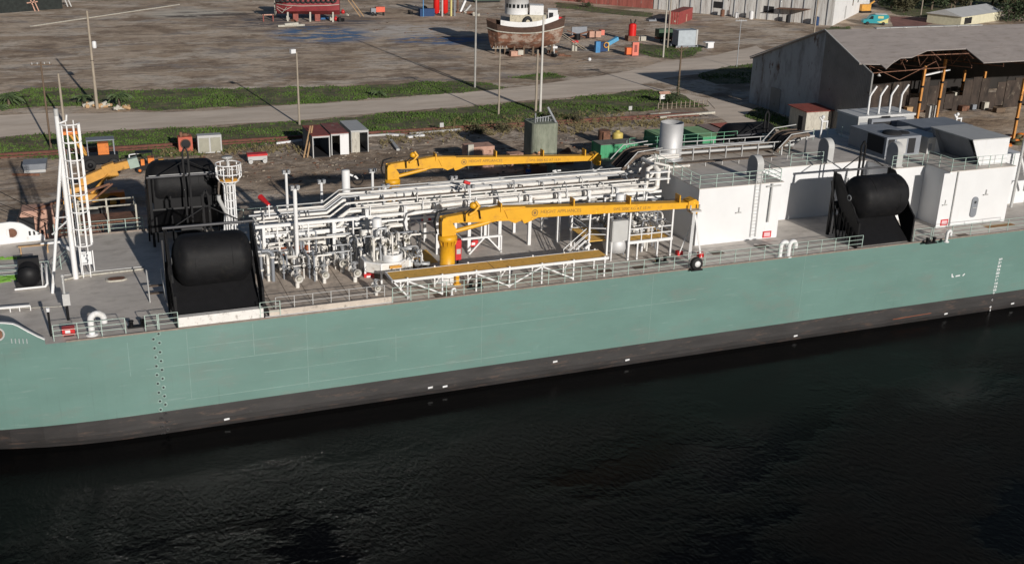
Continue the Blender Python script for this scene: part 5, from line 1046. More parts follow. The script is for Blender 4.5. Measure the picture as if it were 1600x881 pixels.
# ------------------------------------------------------------------ deckhouse
def wallbox(nm, x0, x1, y0, y1, z1=ROOF, m=WHITE): return MB().box(x0, x1, y0, y1, DECK, z1).build(nm, m, BG)
DH = thing('deckhouse', 'long white deckhouse block with stepped front wall, doors and roof deck', 'deckhouse', (46.5, 12, DECK))
def wb(nm, x0, x1, y0, y1, z1=ROOF, m=WHITE): return MB().box(x0, x1, y0, y1, DECK, z1-.05).build(nm, m, DH)
wb('wall', 46.5, 54.5, 4.9, 9.0); wb('wall', 46.502, 66.5, 9.002, 18.4); wb('wall', 66.502, 70.3, 5.85, 18.35)
wb('wall', 70.302, 77.6, 2.75, 18.3, 12.65)
rf = MB().prism([(46.4, 4.8), (54.6, 4.8), (54.6, 8.9), (66.45, 8.9), (66.45, 5.75), (70.25, 5.75), (70.25, 18.5), (46.4, 18.5)], 'Z', ROOF-.05, ROOF).build('roof', DECKM, DH)
MB().box(70.252, 77.7, 2.65, 18.45, 12.6, 12.66).build('roof', DECKM, DH)
MB().box(66.6, 86, 18.6, 21.2, DECK, 12.3).build('wall', GREYL, DH)
wb('wall', 77.7, 84, 8, 18.2, 12.2)
# ladders, pipes, doors and placards on the front walls
q0, q1 = PY(1176, 375, 4.75), PY(1186, 288, 4.75)
mb = MB()
for dx in (-.25, .25): mb.bar((q0.x+dx, 4.78, DECK+.3), (q0.x+dx, 4.78, ROOF+.9), .05)
for k in range(17): mb.bar((q0.x-.25, 4.78, DECK+.5+k*.3), (q0.x+.25, 4.78, DECK+.5+k*.3), .035)
mb.build('ladder', GREYL, DH)
mb = MB().tube([(53.4, 4.75, ROOF-.1), (53.35, 4.75, 9.0)], .09, 8).tube([(54.3, 4.82, ROOF-.3), (52.9, 4.78, ROOF-.3)], .07, 8); mb.build('downpipe', GREYL, DH)
def placard(x, y, z, nm='placard'):
    MB().box(x-.42, x+.42, y-.03, y, z-.28, z+.28).build(nm, RED, DH); MB().box(x-.3, x+.3, y-.045, y-.031, z-.18, z+.18).build('placard_face', mat('pale_pink%d' % int(x), (.62, .40, .42), .6), DH)
q = PY(1198, 366, 4.88); placard(q.x, 4.88, q.z); q = PY(1475, 347.5, 2.73); placard(q.x, 2.73, q.z)
for (px, py, yy) in ((1153, 332, 4.9), (1539, 304, 2.75), (1475, 320, 2.75)):
    q = PY(px, py, yy); MB().bar((q.x-.25, yy-.08, q.z), (q.x+.25, yy-.08, q.z), .1).bar((q.x+.05, yy-.06, q.z), (q.x+.05, yy-.06, q.z+.45), .07).build('wall_lamp', GREYL, DH)
q = PY(1521.5, 323.5, 2.73); w2, h2 = .36, .95
pr = [(q.x+w2*math.cos(a)*(.999), q.z+(h2-w2)*(1 if math.sin(a) > 0 else -1)+w2*math.sin(a)) for a in [math.pi*2*k/20+.001 for k in range(20)]]
d_ = MB().prism(pr, 'Y', 2.66, 2.745).build('door', GREYD, DH)
MB().ball((q.x+.02, 2.64, q.z+.45), .13, 0, (1, .3, 1)).build('window', GLASS, d_); MB().bar((q.x-.2, 2.63, q.z-.05), (q.x+.2, 2.63, q.z-.05), .05).build('handle', GREYL, d_)
MB().box(70.8, 77, 2.68, 2.73, 7.55, 7.62).build('skirting', GREYL, DH)
q = PY(1488, 300, 2.7); MB().tube([(q.x+.3, 2.68, 12.6), (q.x+.3, 2.68, DECK+.1)], .07, 8).build('downpipe', GREYL, DH)
MB().box(q.x-1.2, q.x+.1, 2.72, 2.748, DECK+.05, 12.5).build('wall_panel', WHITE, DH)
one(MB().ob(P(1560, 352, DECK+.005), 3.2, .8, .012), 'rust_stained_mat', [mat('rust_stain', (.30, .16, .06), .9)], 'orange rusty mat at the foot of the rightmost white wall', 'mat', P(1560, 352, DECK))
# inverted U vent hoods
def hood():
    t = thing('vent_hood', 'x', 'vent', (0, 0, 0), 'arched ventilation hoods'); r = .75; pf = [(-r, 0), (r, 0)]+[(r*math.cos(a), 1.35+r*math.sin(a)) for a in [math.pi*k/14 for k in range(15)]]
    MB().prism(pf, 'X', 0, .62).build('cowl', GREYL, t); p2 = [((r-.08)*u/r, .06+(z-.0)*.955) for u, z in pf]
    MB().prism(p2, 'X', -.012, -.002).build('louvre_face', GREYD, t); MB().box(-.05, .67, -.85, .85, -.02, .08).build('coaming', GREYL, t); return Proto(t)
hd = hood()
for (px, py, yy, z, lb) in ((1186, 284, 5.9, ROOF, 'grey arched vent hood on the leftmost roof block above the wall ladder'), (1301, 256.5, 9.6, ROOF, 'grey arched vent hood beside the black fender mast on the roof'), (1406, 262, 6.6, ROOF, 'grey arched vent hood right of the black fender mast, before the air units')):
    q = P(px, py, z); hd((q.x-.3, max(q.y, yy)+.2, z), lb)
# HVAC units on roof
def unit(nm, lb, x0, x1, y0, y1, z0, z1, m, faces=(), cat='air unit'):
    t = thing(nm, lb, cat, (x0, y0, z0)); MB().box(x0, x1, y0, y1, z0+.12, z1).build('casing', m, t); MB().box(x0-.05, x1+.05, y0-.05, y1+.05, z0, z0+.117).build('base_frame', GREYL, t)
    for (a, b, c0, c1, mm) in faces: MB().box(x0+a, x0+b, y0-.03, y0-.003, z0+c0, z0+c1).build('louvre', mm, t)
    return t
q = P(1384, 249, ROOF); X0 = q.x-.2; Y0 = q.y
t = unit('roof_air_unit', 'large dark grey air unit with black louvre panels, nearest on the roof', X0, X0+3.9, Y0, Y0+5.2, ROOF, ROOF+2.0, GREYD, ((.2, .9, .4, 1.8, DARK), (1.15, 2.3, .4, 1.8, GREYL), (2.5, 3.3, .4, 1.8, DARK)))
MB().box(X0-.02, X0-.003, Y0+.3, Y0+2.6, ROOF+.4, ROOF+1.9).build('louvre', DARK, t); MB().lathe((X0+1.6, Y0+1.3, ROOF+2.003), [(0, .2), (.8, .2), (.9, 0)], 16).lathe((X0+2.9, Y0+1.3, ROOF+2.003), [(0, .12), (.5, .12), (.6, 0)], 14).build('fan', DARK, t)
MB().box(X0-.6, X0+4.6, Y0-.6, Y0+6, ROOF+.002, ROOF+.05).build('plinth', GREYL, t)
unit('roof_air_unit', 'pale silver air unit with bright right side, just right of the black louvred unit', X0+4.6, X0+6.4, Y0-.2, Y0+4.5, ROOF, ROOF+1.75, GREYL, ((.9, 1.7, .2, 1.6, WHITE), (.1, .5, .6, 1.2, GREYD)))
t = unit('roof_duct_unit', 'wide grey duct unit with sloped hood behind the silver air unit', X0+6.6, X0+12.4, Y0+2.6, Y0+6.5, ROOF, ROOF+1.9, GREYD)
MB().prism([(X0+6.0, ROOF+1.25), (X0+7.4, ROOF+1.9), (X0+7.4, ROOF+1.25)], 'Y', Y0+2.4, Y0+4.4).build('sloped_hood', GREYL, t)
t = unit('roof_air_unit', 'dark topped air unit with black side grille at the back of the roof', X0+4.2, X0+8.4, Y0+7.3, Y0+9.2, ROOF, ROOF+1.9, GREYD, ((.2, 2.4, .3, 1.6, DARK),)); MB().lathe((X0+6.2, Y0+8.2, ROOF+1.903), [(0, .15), (.7, .15), (.8, 0)], 14).build('fan', DARK, t)
# white generator house with four exhaust pipes
g0 = P(1342, 208, ROOF); g0 = Vector((g0.x, 17.2, ROOF)); gx = PY(1345, 190, 17.2).x
t = unit('generator_house', 'long low white topped generator box at the back of the roof under four bent pipes', gx-.8, gx+6.0, 16.6, 19.8, ROOF+.02, ROOF+1.95, GREYL, ((.2, 1.6, .3, 1.5, GREYD), (2.6, 3.8, .3, 1.5, GREYD), (4.6, 6.2, .3, 1.5, GREYD)), 'generator')
MB().box(gx-.9, gx+6.1, 16.5, 19.9, ROOF+1.953, ROOF+2.15).build('lid', ROOFL, t)
ep_ = None
for k in range(4):
    x = gx+.7+k*1.3
    if ep_ is None:
        r0 = thing('exhaust_pipe', 'x', 'exhaust', (0, 0, 0), 'bent exhaust pipes'); MB().tube([(0, 0, 0), (0, 0, 1.75), (.12, 0, 2.0), (.65, 0, 2.75)], .1, 8).build('pipe', CLEAN, r0); MB().cyl((0, 0, 0), (0, 0, .08), .2, 10).build('flange', GALV, r0); ep_ = Proto(r0)
    ep_((x, 17.2, ROOF+2.15), ['leftmost', 'second', 'third', 'rightmost'][k]+' of the four white bent exhaust pipes on the generator box')
# sloped shelter at right
q = P(1490, 268, 12.66); sx0 = 71.3+.1; sy = 3.3
sx0 = PY(1484, 262, 3.6).x; 
t = thing('roof_shelter', 'white and grey roof shelter with slanted open left side above the door block', 'shelter', (74, 3.6, 12.66))
a0 = PY(1530, 259, 3.6).x; a1 = PY(1571, 256, 3.6).x; at = PY(1523, 226, 3.6).x; at1 = PY(1577, 224, 3.6).x; ZS = 15.0
MB().hexa([(a0, 3.6, 12.7), (a1, 3.6, 12.7), (a1, 3.68, 12.7), (a0, 3.68, 12.7), (at-.25, 3.6, ZS), (at1, 3.6, ZS), (at1, 3.68, ZS), (at-.25, 3.68, ZS)]).build('front_panel', WHITE, t)
MB().box(at-.3, at1+.05, 3.55, 9.0, ZS+.003, ZS+.1).build('roof', GREYL, t)
MB().hexa([(a0, 8.5, 12.7), (a1, 8.5, 12.7), (a1, 8.9, 12.7), (a0, 8.9, 12.7), (at-.2, 8.5, ZS), (at1, 8.5, ZS), (at1, 8.9, ZS), (at-.2, 8.9, ZS)]).build('rear_panel', GREYD, t)
MB().box(a1-.1, a1, 3.69, 8.49, 12.7, ZS).build('side_panel', WHITE, t); MB().hexa([(a0+.6, 4.6, 12.7), (a0+.7, 4.6, 12.7), (a0+.7, 8.49, 12.7), (a0+.6, 8.49, 12.7), (at+.1, 4.6, ZS), (at+.2, 4.6, ZS), (at+.2, 8.49, ZS), (at+.1, 8.49, ZS)]).build('inner_panel', GREYD, t)
# silver stack
q = P(1046, 248, ROOF); t = thing('exhaust_stack', 'wide stainless open topped cylinder standing on the left end of the roof', 'stack', q)
MB().lathe(q, [(1.03, 0), (1.03, 3.3), (.98, 3.3), (.98, .4)], 40).build('shell', SILV, t); MB().lathe((q.x, q.y, q.z+.5), [(.97, 0), (0, 0)], 30).build('inner', DARK, t); MB().lathe(q, [(1.2, 0), (1.2, .12), (1.03, .13)], 30).build('flange', GALV, t)
# roof railings
Z = ROOF
railing([(46.5, 17.9, Z), (46.5, 4.95, Z), (54.3, 4.95, Z), (54.4, 8.6, Z)], 'pale green railing round the leftmost roof block')
railing([(58.2, 9.1, Z), (61.6, 9.1, Z)], 'short roof railing left of the middle vent hood above the recessed wall')
railing([(66.7, 6.0, Z), (70.1, 6.0, Z)], 'short roof railing at the foot of the right vent hood')
railing([(70.5, 5.9, 12.66), (70.5, 2.85, 12.66), (77.5, 2.85, 12.66), (77.5, 7.5, 12.66)], 'pale green railing round the roof over the door block')
railing([(47.0, 18.3, Z), (58.5, 18.3, Z)], 'far roof railing between the stainless stack and the far right fender', m=mat('green_rail', (.16, .38, .24), .5))
a, b = P(1225, 222, Z), P(1308, 213, Z); railing([a+Vector((0, -.0, 0)), (a.x, a.y, Z), (b.x, a.y+.1, Z)], 'pale roof railing in front of the small cream shed')
railing([(60.2, 12.2, Z), (60.2, 16.6, Z), (63.2, 16.6, Z)], 'roof railing at the turn of the pipe tray')
# deck edge railings, near side
def nrail(pa, pb, lb, **k):
    a, b = PY(pa, 0, .25), PY(pb, 0, .25); ya = 480
    def X(px):                          # x of deck edge at this column
        lo, hi = -30., 110.
        for _ in range(50):
            m = (lo+hi)/2
            if proj((m, .2, DECK))[0] < px: lo = m
            else: hi = m
        return m
    return railing([(X(pa), hy(X(pa), 7.5)+.12, DECK+.1), (X(pb), hy(X(pb), 7.5)+.12, DECK+.1)], lb, **k)
nrail(85, 197, 'pale green railing on the near deck edge beside the white goose neck'); nrail(228, 247, 'short stub railing left of the near left fender', gap=3); nrail(249, 279, 'short railing panel touching the near left fender frame')
nrail(407, 438, 'short railing panel right of the near left fender', rails=(1., .66, .33)); nrail(613, 1098, 'long pale railing along the near deck edge below the ochre catwalk', gap=1.35); nrail(1100, 1345, 'pale railing along the near deck edge in front of the big white wall', gap=1.35)
nrail(1425, 1452, 'short railing right of the near right fender', rails=(1., .5)); nrail(1455, 1600, 'pale railing on the near deck edge in front of the door block', gap=1.9)
# far edge railings
railing([(-2.5, BW-.15, DECK+.1), (4.3, BW-.15, DECK+.1)], 'far deck edge railing left of the far left fender'); railing([(11, BW-.15, DECK+.1), (24, BW-.15, DECK+.1)], 'far deck edge railing behind the pipework'); railing([(27, BW-.15, DECK+.1), (46, BW-.15, DECK+.1)], 'far deck edge railing under the far crane boom')
# ------------------------------------------------------------------ fenders in launching frames
def frame_asm():
    """local: x along the deck 0..5.9, y 0 outboard .. 5 inboard, z from deck"""
    t = thing('fender_launcher', 'x', 'fender launcher', (0, 0, 0), 'black fender launching frames')
    W = 5.9
    MB().hexa([(.25, .62, .02), (W-.25, .62, .02), (W-.25, 4.1, 2.9), (.25, 4.1, 2.9), (.25, .6, .14), (W-.25, .6, .14), (W-.25, 4.05, 3.02), (.25, 4.05, 3.02)]).build('ramp', BLKST, t)
    for s, x in ((-1, .12), (1, W-.12)):
        MB().prism([(.25, 0), (1.1, 0), (2.3, 1.9), (3.4, 3.3), (4.2, 4.7), (4.2, 5.5), (3.5, 5.5), (1.3, 3.3), (.25, 1.7)], 'X', x-.06, x+.06).build('side_plate', BLKST, t)
        MB().bar((x, 4.2, 0), (x, 4.2, 5.6), .2).build('upright', BLKST, t)
        MB().bar((x, .35, 0), (x, .35, 2.2), .16).bar((x, .35, 2.2), (x, 4.2, 5.5), .14).build('strut', BLKST, t)
        MB().bar((x-.25*s*-1, 2.6, 0), (x-.25*s*-1, 4.2, 4.8), .13).build('strut', BLKST, t)
    MB().tube([(-.05, 4.2, 5.62), (W+.05, 4.2, 5.62)], .1, 10).build('top_bar', mat('dark_bar', (.06, .06, .065), .5), t)
    MB().bar((W/2-.2, 4.5, 0), (W/2-.2, 4.5, 7.6), .14).bar((W/2+.2, 4.5, 0), (W/2+.2, 4.5, 7.6), .14).bar((W/2-.2, 4.5, 7.55), (W/2, 4.5, 7.95), .12).bar((W/2+.2, 4.5, 7.55), (W/2, 4.5, 7.95), .12).build('mast', BLKST, t)
    MB().tube([(W/2, 4.4, 6.9), (.7, 4.2, 5.65)], .05, 6).tube([(W/2, 4.4, 6.9), (W-.7, 4.2, 5.65)], .05, 6).build('stay', BLKST, t)
    MB().box(W/2-1.1, W/2+1.1, 4.7, 5.6, 0, 1.2).build('winch_base', BLKST, t); MB().cyl((W/2-.8, 5.1, 1.5), (W/2+.8, 5.1, 1.5), .45, 14).build('winch_drum', BLKST, t)
    mb = MB()
    for k in range(9): mb.bar((-.02, .4+k*.42, .35), (-.02, .4+k*.42, 1.0+k*.3), .08)
    mb.build('side_grating', BLKST, t)
    return Proto(t)
fp = frame_asm()
def fender(at, L, r, lb, rz=0):
    t = thing('fender', lb, 'fender', at, 'black cylindrical rubber fenders'); n = 8; pf = [(0, -L/2)]
    for k in range(1, n+1): a = math.pi/2*k/n; pf.append((r*math.sin(a)**.8, -L/2+.95*(1-math.cos(a))))
    pf += [(z[0], -z[1]) for z in pf[::-1]]
    fm = MB().lathe(at, pf, 56, axis='X')
    for q in range(len(fm.v)):
        v = Vector(fm.v[q]); ax_ = Vector((v.x, at[1], at[2])); nn = noise.noise(v*.9)*.05+noise.noise(v*2.5)*.015; fm.v[q] = tuple(ax_+(v-ax_)*(1+nn)-Vector((0, 0, .05 if v.z < at[2] else 0)))
    fm.build('shell', BLACK, t); mb = MB()
    for s in (-1, 1): mb.ring((at[0]+s*(L/2+.0), at[1], at[2]), .22, .06, 'X', 14, 6)
    mb.build('towing_eye', GALV, t)
    for s in (-1, 1): MB().lathe((at[0]+s*(L/2-.02), at[1], at[2]), [(0, s*.04), (.34, s*.04), (.4, 0)], 20, axis='X').build('end_plate', BLKST, t)
    mb = MB()
    for x in (-1.25, 1.15): mb.ring((at[0]+x, at[1], at[2]), r+.002, .012, 'X', 40, 5)
    mb.build('seam', BLACK, t); return t
FL = [((4.7, .05, DECK), 0, 'near left fender frame with white toe panel at the deck edge'), ((59.1, .0, DECK), 0, 'near right fender frame before the recessed white wall'), ((10.6, BW-.3, DECK), math.pi, 'far left fender frame seen from behind with a tall double mast'), ((64.2, BW+.2, DECK), math.pi, 'far right fender frame beyond the roof')]
for at, rz, lb in FL: fp(at, lb, rz)
one(MB().box(4.9, 10.4, .12, .6, DECK, DECK+.75), 'toe_panel', [WHITEP], 'scuffed white kick panel at the foot of the near left fender ramp', 'panel', (7.6, .4, DECK))
fender((7.6, 2.75, 11.3), 5.2, 1.72, 'black fender lying in the near left frame, right of the grey foredeck'); fender((61.85, 1.95, 11.4), 5.3, 1.78, 'black fender lying in the near right frame before the white wall')
fender((7.5, BW-1.8, 11.95), 5.6, 1.8, 'black fender in the far left frame beyond the ladder tower'); fender((61.2, BW-1.4, 11.8), 5.8, 1.85, 'black fender in the far right frame beyond the roof')
# far frames are boarded on their deck side
for (x0, x1, lb) in ((4.9, 10.3, 'black boarded back of the far left fender frame'), (58.9, 64.4, 'black boarded back of the far right fender frame')):
    t = thing('fender_guard', lb, 'guard', (x0, BW-3.4, DECK)); MB().box(x0+.2, x1-.2, BW-3.35, BW-3.25, DECK+2.2, DECK+4.9).build('panel', BLKST, t); mb = MB()
    for k in range(5): x = x0+.3+k*(x1-x0-.6)/4; mb.bar((x, BW-3.4, DECK), (x, BW-3.4, DECK+5.4), .12)
    mb.build('stiles', BLKST, t); MB().tube([(x0, BW-3.45, DECK+5.45), (x1, BW-3.45, DECK+5.45)], .06, 6).build('rail', GREYL, t)
# ------------------------------------------------------------------ masts with safety cages
mx, my = -1.15, 11.85
t = thing('caged_mast', 'tall white tubular mast with a ladder cage and A leg on the foredeck', 'mast', (mx, my, DECK))
MB().tube([(mx, my, DECK), (mx, my, 19.5)], [.2, .15], 12).tube([(mx+.45, my+.3, DECK), (mx+.45, my+.3, 17)], .06, 6).build('tube', CLEAN, t)
MB().cyl((mx, my, 19.45), (mx, my, 19.95), .16, 10, 0).build('lamp_head', GREYL, t); MB().tube([(mx+.1, my, 18.9), (mx+.6, my, 19.1), (mx+.65, my, 19.5)], .07, 6).build('bracket', CLEAN, t)
MB().tube([(-2.75, 9.2, DECK), (mx-.05, my-.1, 16.5)], .11, 10).tube([(-2.55, 9.9, DECK+1), (mx-.05, my-.05, 16)], .07, 8).build('leg', CLEAN, t)
MB().tube([(-2.0, 10.4, 12.6), (mx, my, 12.2)], .06, 6).tube([(-2.3, 9.9, 11.6), (mx, my, 12.0)], .06, 6).build('strut', CLEAN, t)
def cage(t, cx, cy, z0, z1, r, n=7, hoops=8, yf=-1, m=CLEAN, cr=None, tr=.035, rung=.3):
    def pt(a, z): return (cx+r*math.cos(a), cy+yf*r*math.sin(a), z)
    A = [math.pi*(-.05+1.1*k/(n-1)) for k in range(n)]
    mb = MB()
    for a in A: mb.bar(pt(a, z0), pt(a, z1), tr*2.1, tr*1.2)
    mb.build('cage_bars', m, t)
    for k in range(hoops): z = z0+(z1-z0)*k/(hoops-1); mb = MB(); mb.tube([pt(-.16+(math.pi+.32)*j/12, z) for j in range(13)], tr*1.2, 6); mb.build('hoop', m, t)
    mb = MB()
    for s in (-1, 1): mb.bar((cx+s*.25, cy+.12, DECK), (cx+s*.25, cy+.12, z1+.2), .06)
    k = DECK+.3
    while k < z1: mb.bar((cx-.25, cy+.12, k), (cx+.25, cy+.12, k), .04); k += rung
    mb.build('ladder', m, t)
cage(t, mx+.78, my-.1, 10.1, 18.9, .62, 6, 8, tr=.045, rung=.75)
tx, ty = 10.5, 14.5
t = thing('ladder_tower', 'white caged ladder tower with a wide lookout basket between the two left fenders', 'tower', (tx, ty, DECK))
MB().tube([(tx+.05, ty+.35, DECK), (tx+.05, ty+.35, 14.6)], .12, 10).tube([(tx-.7, ty+.3, DECK), (tx-.3, ty+.3, 11.4)], .1, 8).build('tube', CLEAN, t)
cage(t, tx, ty, 9.3, 13.0, .42, 7, 7, tr=.045)
mb = MB(); R = .95
for z in (13.3, 13.9, 14.6):
    mb.ring((tx, ty, z), R if z > 13.4 else R*.8, .05, 'Z', 16, 6)
for k in range(9): a = k*math.pi*2/9; mb.bar((tx+R*math.cos(a), ty+R*math.sin(a), 13.6), (tx+R*math.cos(a), ty+R*math.sin(a), 14.6), .07); mb.bar((tx+R*math.cos(a), ty+R*math.sin(a), 13.6), (tx+.45*math.cos(a), ty+.45*math.sin(a), 13.0), .07)
mb.build('basket', CLEAN, t); MB().lathe((tx, ty, 13.35), [(0, 0), (.8, 0), (.8, .08), (0, .08)], 16).build('floor', MACHY, t); MB().lathe((tx, ty+.2, 14.6), [(.3, .4), (.42, .4), (.42, .5), (0, .52)], 14).cyl((tx, ty+.2, 14.4), (tx, ty+.2, 15.0), .07, 8).build('light', GREYL, t)
MB().tube([(tx+.1, ty, 9.7), (tx-.9, ty-.5, 12.0), (tx-.9, ty-.5, 12.3)], .16, 8).build('side_pipe', GREYL, t)
# ------------------------------------------------------------------ cranes
def crane():
    t = thing('deck_crane', 'x', 'crane', (0, 0, 0), 'yellow knuckle boom deck cranes')
    MB().lathe((0, 0, 0), [(.95, 0), (.95, .12), (.8, .12), (.78, .75)], 28).build('pedestal', CLEAN, t)
    MB().lathe((0, 0, 0), [(.7, .75), (.57, .8), (.57, 3.15), (.72, 3.2), (.72, 3.5), (.5, 3.62), (0, 3.63)], 28).build('column', YEL, t)
    mb = MB()
    for k in range(14): a = k*math.pi/7; mb.bar((.59*math.cos(a), .59*math.sin(a), 2.85), (.70*math.cos(a), .70*math.sin(a), 3.2), .05)
    mb.build('gussets', YEL, t)
    MB().prism([(-.55, 3.6), (.5, 3.6), (.55, 4.1), (.15, 4.7), (-.1, 4.95), (-.45, 4.95), (-.55, 4.7)], 'Y', -.4, -.3).prism([(-.55, 3.6), (.5, 3.6), (.55, 4.1), (.15, 4.7), (-.1, 4.95), (-.45, 4.95), (-.55, 4.7)], 'Y', .3, .4).box(-.5, -.15, -.3, .3, 3.63, 4.6).build('turret', YEL, t)
    MB().prism([(-.45, 4.55), (-.5, 4.85), (-.2, 5.0), (1.6, 5.18), (3.9, 5.4), (6, 5.28), (6.0, 4.32), (5.2, 4.05), (4.7, 4.3), (2.2, 4.42)], 'Y', -.28, .28).build('inner_boom', YEL, t)
    ob = MB().prism([(4.6, 4.5), (4.3, 5.15), (6, 5.22), (20.4, 4.42), (20.4, 3.95), (7, 4.36), (6.2, 4.05), (5.9, 4.0), (5.7, 4.35)], 'Y', -.36, .36).build('outer_boom', YEL, t)
    tp = MB().prism([(19.9, 4.55), (20.5, 4.7), (20.85, 4.45), (20.8, 3.5), (20.4, 3.45), (20.2, 3.9), (19.9, 3.9)], 'Y', -.45, .45).build('boom_tip', YEL, t)
    for x in (4.0, 9.9, 14.7, 19.1): z = 5.3-(x-5)*.05 if x > 6 else 5.35; MB().box(x, x+.1, -.37, .37, z-.3, z+.5 if x > 4.5 else z+.35).build('boom_bracket', YEL, t)
    MB().tube([(.35, -.0, 3.75), (3.2, 0, 4.25)], .17, 12).tube([(3.2, 0, 4.25), (5.0, 0, 4.55)], .1, 10, 1).build('luffing_ram', [YEL, YEL], t)
    MB().ball((1.9, -.2, 5.7), .27, 0, (1.1, 1, 1), 12).tube([(1.5, -.5, 5.1), (1.9, -.5, 5.3), (2.25, -.5, 5.7), (2.0, -.4, 6.05)], .1, 8).build('hook_block', YEL, t)
    MB().tube([(1.2, -.46, 4.6), (1.15, -.55, 5.2), (1.6, -.5, 5.55), (2.3, -.45, 5.3), (2.4, -.42, 4.7)], .05, 6).tube([(-.8, .1, 3.7), (-1.0, .1, 4.6), (-.8, .1, 5.3), (0, .1, 5.5)], .07, 6).build('hose', BLKST, t)
    MB().tube([(.0, 0, 5.5), (4, -.0, 5.62), (9, -.0, 5.22), (20.2, -.0, 4.62)], .03, 5).build('hoist_rope', BLKST, t)
    def txt(s, x, z, sz, dz, nm='boom_lettering'):
        cu = bpy.data.curves.new('t', 'FONT'); cu.body = s; cu.size = sz; cu.extrude = .004; to = bpy.data.objects.new('t', cu); me = to.to_mesh().copy(); bpy.data.objects.remove(to)
        me.transform(Matrix.Translation((x, -.368, z)) @ Matrix.Rotation(R_(dz), 4, 'Y') @ Matrix.Rotation(R_(90), 4, 'X')); me.materials.append(TEXTB)
        o = bpy.data.objects.new(nm, me); COL.objects.link(o); o.parent = t
    txt('HEIGHT APPLIANCES', 7.2, 4.68, .36, 2.9); txt('SWL 5000 KG AT 15 M', 13.3, 4.36, .33, 2.9)
    MB().lathe((6.75, -.368, 4.75), [(.2, 0), (.26, 0)], 18, axis='Y').lathe((6.75, -.366, 4.75), [(0, 0), (.12, 0)], 12, axis='Y').build('boom_emblem', TEXTB, t)
    return Proto(t)
cr = crane()
cr((24.45, 3.35, DECK), 'near yellow deck crane with its boom along the ochre catwalk, standing by the red cabinet'); cr((24.8, 19.3, DECK+.2), 'far yellow deck crane with its boom laid over the quay side, above the worker', 0, .945)
# boom rest
q = P(1077, 405, DECK); t = thing('boom_rest', 'white A frame boom rest with red feet below the near crane tip', 'stand', q); zt = 11.35
MB().bar(q, (q.x+.35, q.y+.4, zt), .2).build('post', CLEAN, t); MB().bar(P(1095, 402, DECK), (q.x+.45, q.y+.4, zt-.3), .13).bar(P(1060, 399, DECK), (q.x+.3, q.y+.7, zt-1.3), .09).build('strut', CLEAN, t)
MB().box(q.x-.1, q.x+.8, q.y+.1, q.y+.9, zt, zt+.12).bar((q.x-.05, q.y+.4, zt), (q.x-.05, q.y+.4, zt+.5), .1).bar((q.x+.75, q.y+.4, zt), (q.x+.75, q.y+.4, zt+.5), .1).build('cradle', GREYL, t)
for s in ((1095, 401), (1061, 398)): a = P(*s, DECK); MB().box(a.x-.25, a.x+.25, a.y-.2, a.y+.2, DECK, DECK+.35).build('foot', RED, t)
q = P(1089, 414, DECK+.45); t = thing('hose_reel', 'black wheel reel with white hub at the deck rail beside the boom rest', 'reel', q)
mb = MB(); wheel(mb, (q.x, q.y+.1, DECK+.55), .5, .4); mb.build('wheel', [TYRE, CLEAN], t); MB().box(q.x-.5, q.x+.5, q.y-.1, q.y+.4, DECK, DECK+.1).build('stand', BLKST, t)
# catwalk
CZ = 9.0; cx0, cx1, cy0, cy1 = 19.5, 36.4, .65, 2.5
t = thing('catwalk', 'raised ochre catwalk on white trusses along the near deck edge', 'catwalk', (cx0, cy0, DECK))
MB().box(cx0, cx1, cy0+.08, cy1-.08, CZ-.06, CZ).build('walkway', OCHRE, t)
MB().bar((cx0, cy0, CZ-.05), (cx1, cy0, CZ-.05), .1, .2).bar((cx0, cy1, CZ-.06), (cx1, cy1, CZ-.06), .08, .14).bar((cx0, cy0, CZ-.05), (cx0, cy1, CZ-.05), .1, .2).build('edge_beam', CLEAN, t)
MB().box(27.2, 27.24, cy0+.08, cy1-.08, CZ+.002, CZ+.006).build('joint', RUSTM, t)
k = 0; x = 20.6
while x < cx1:
    for y in (cy0+.02, cy1-.02): MB().bar((x, y, DECK), (x, y, CZ+.12), .11).build('post', CLEAN, t)
    if x+2.6 < cx1+.5:
        xe = min(x+2.6, cx1); a, b = ((x, cy0, DECK+.1), (xe, cy0, CZ-.15)) if k % 2 else ((x, cy0, CZ-.15), (xe, cy0, DECK+.1))
        if k % 4 != 1: MB().bar(a, b, .1).build('brace', CLEAN, t)
        MB().bar((x, cy1, DECK+.1), (x+.9, cy1, CZ-.15), .08).build('brace', CLEAN, t)
    x += 2.58; k += 1
mb = MB().bar((cx0, cy0, CZ), (cx0+1.2, cy0-.0, DECK+.1), .1); mb.build('brace', CLEAN, t)
# raised manifold platform with drip coaming (left)
t = thing('manifold_deck', 'raised worn grey manifold platform with a pale coaming, right of the near left fender', 'platform', (10.9, .2, DECK))
MB().box(10.9, 19.2, .35, 8.6, DECK+.003, DECK+.32).build('platform', DECK2, t)
MB().box(10.8, 19.3, .2, .34, DECK, DECK+.5).bar((10.85, .35, DECK+.25), (10.85, 8.6, DECK+.25), .12, .5).build('coaming', mat('pale_coaming', (.48, .42, .36), .7, var=.1, grime=.2), t)
MB().box(10.5, 19.35, .08, .19, DECK, DECK+.12).build('lip', CLEAN, t)
for k in range(6): MB().box(11.2+k*1.35, 11.23+k*1.35, .4, 8.5, DECK+.322, DECK+.34).build('seam', BROWN, t)
railing([(11.3, .55, DECK+.3), (18.9, .6, DECK+.3)], 'low pale railing on the coaming of the manifold platform', h=.95, gap=1.35, rails=(1., .5), m=GREYL)
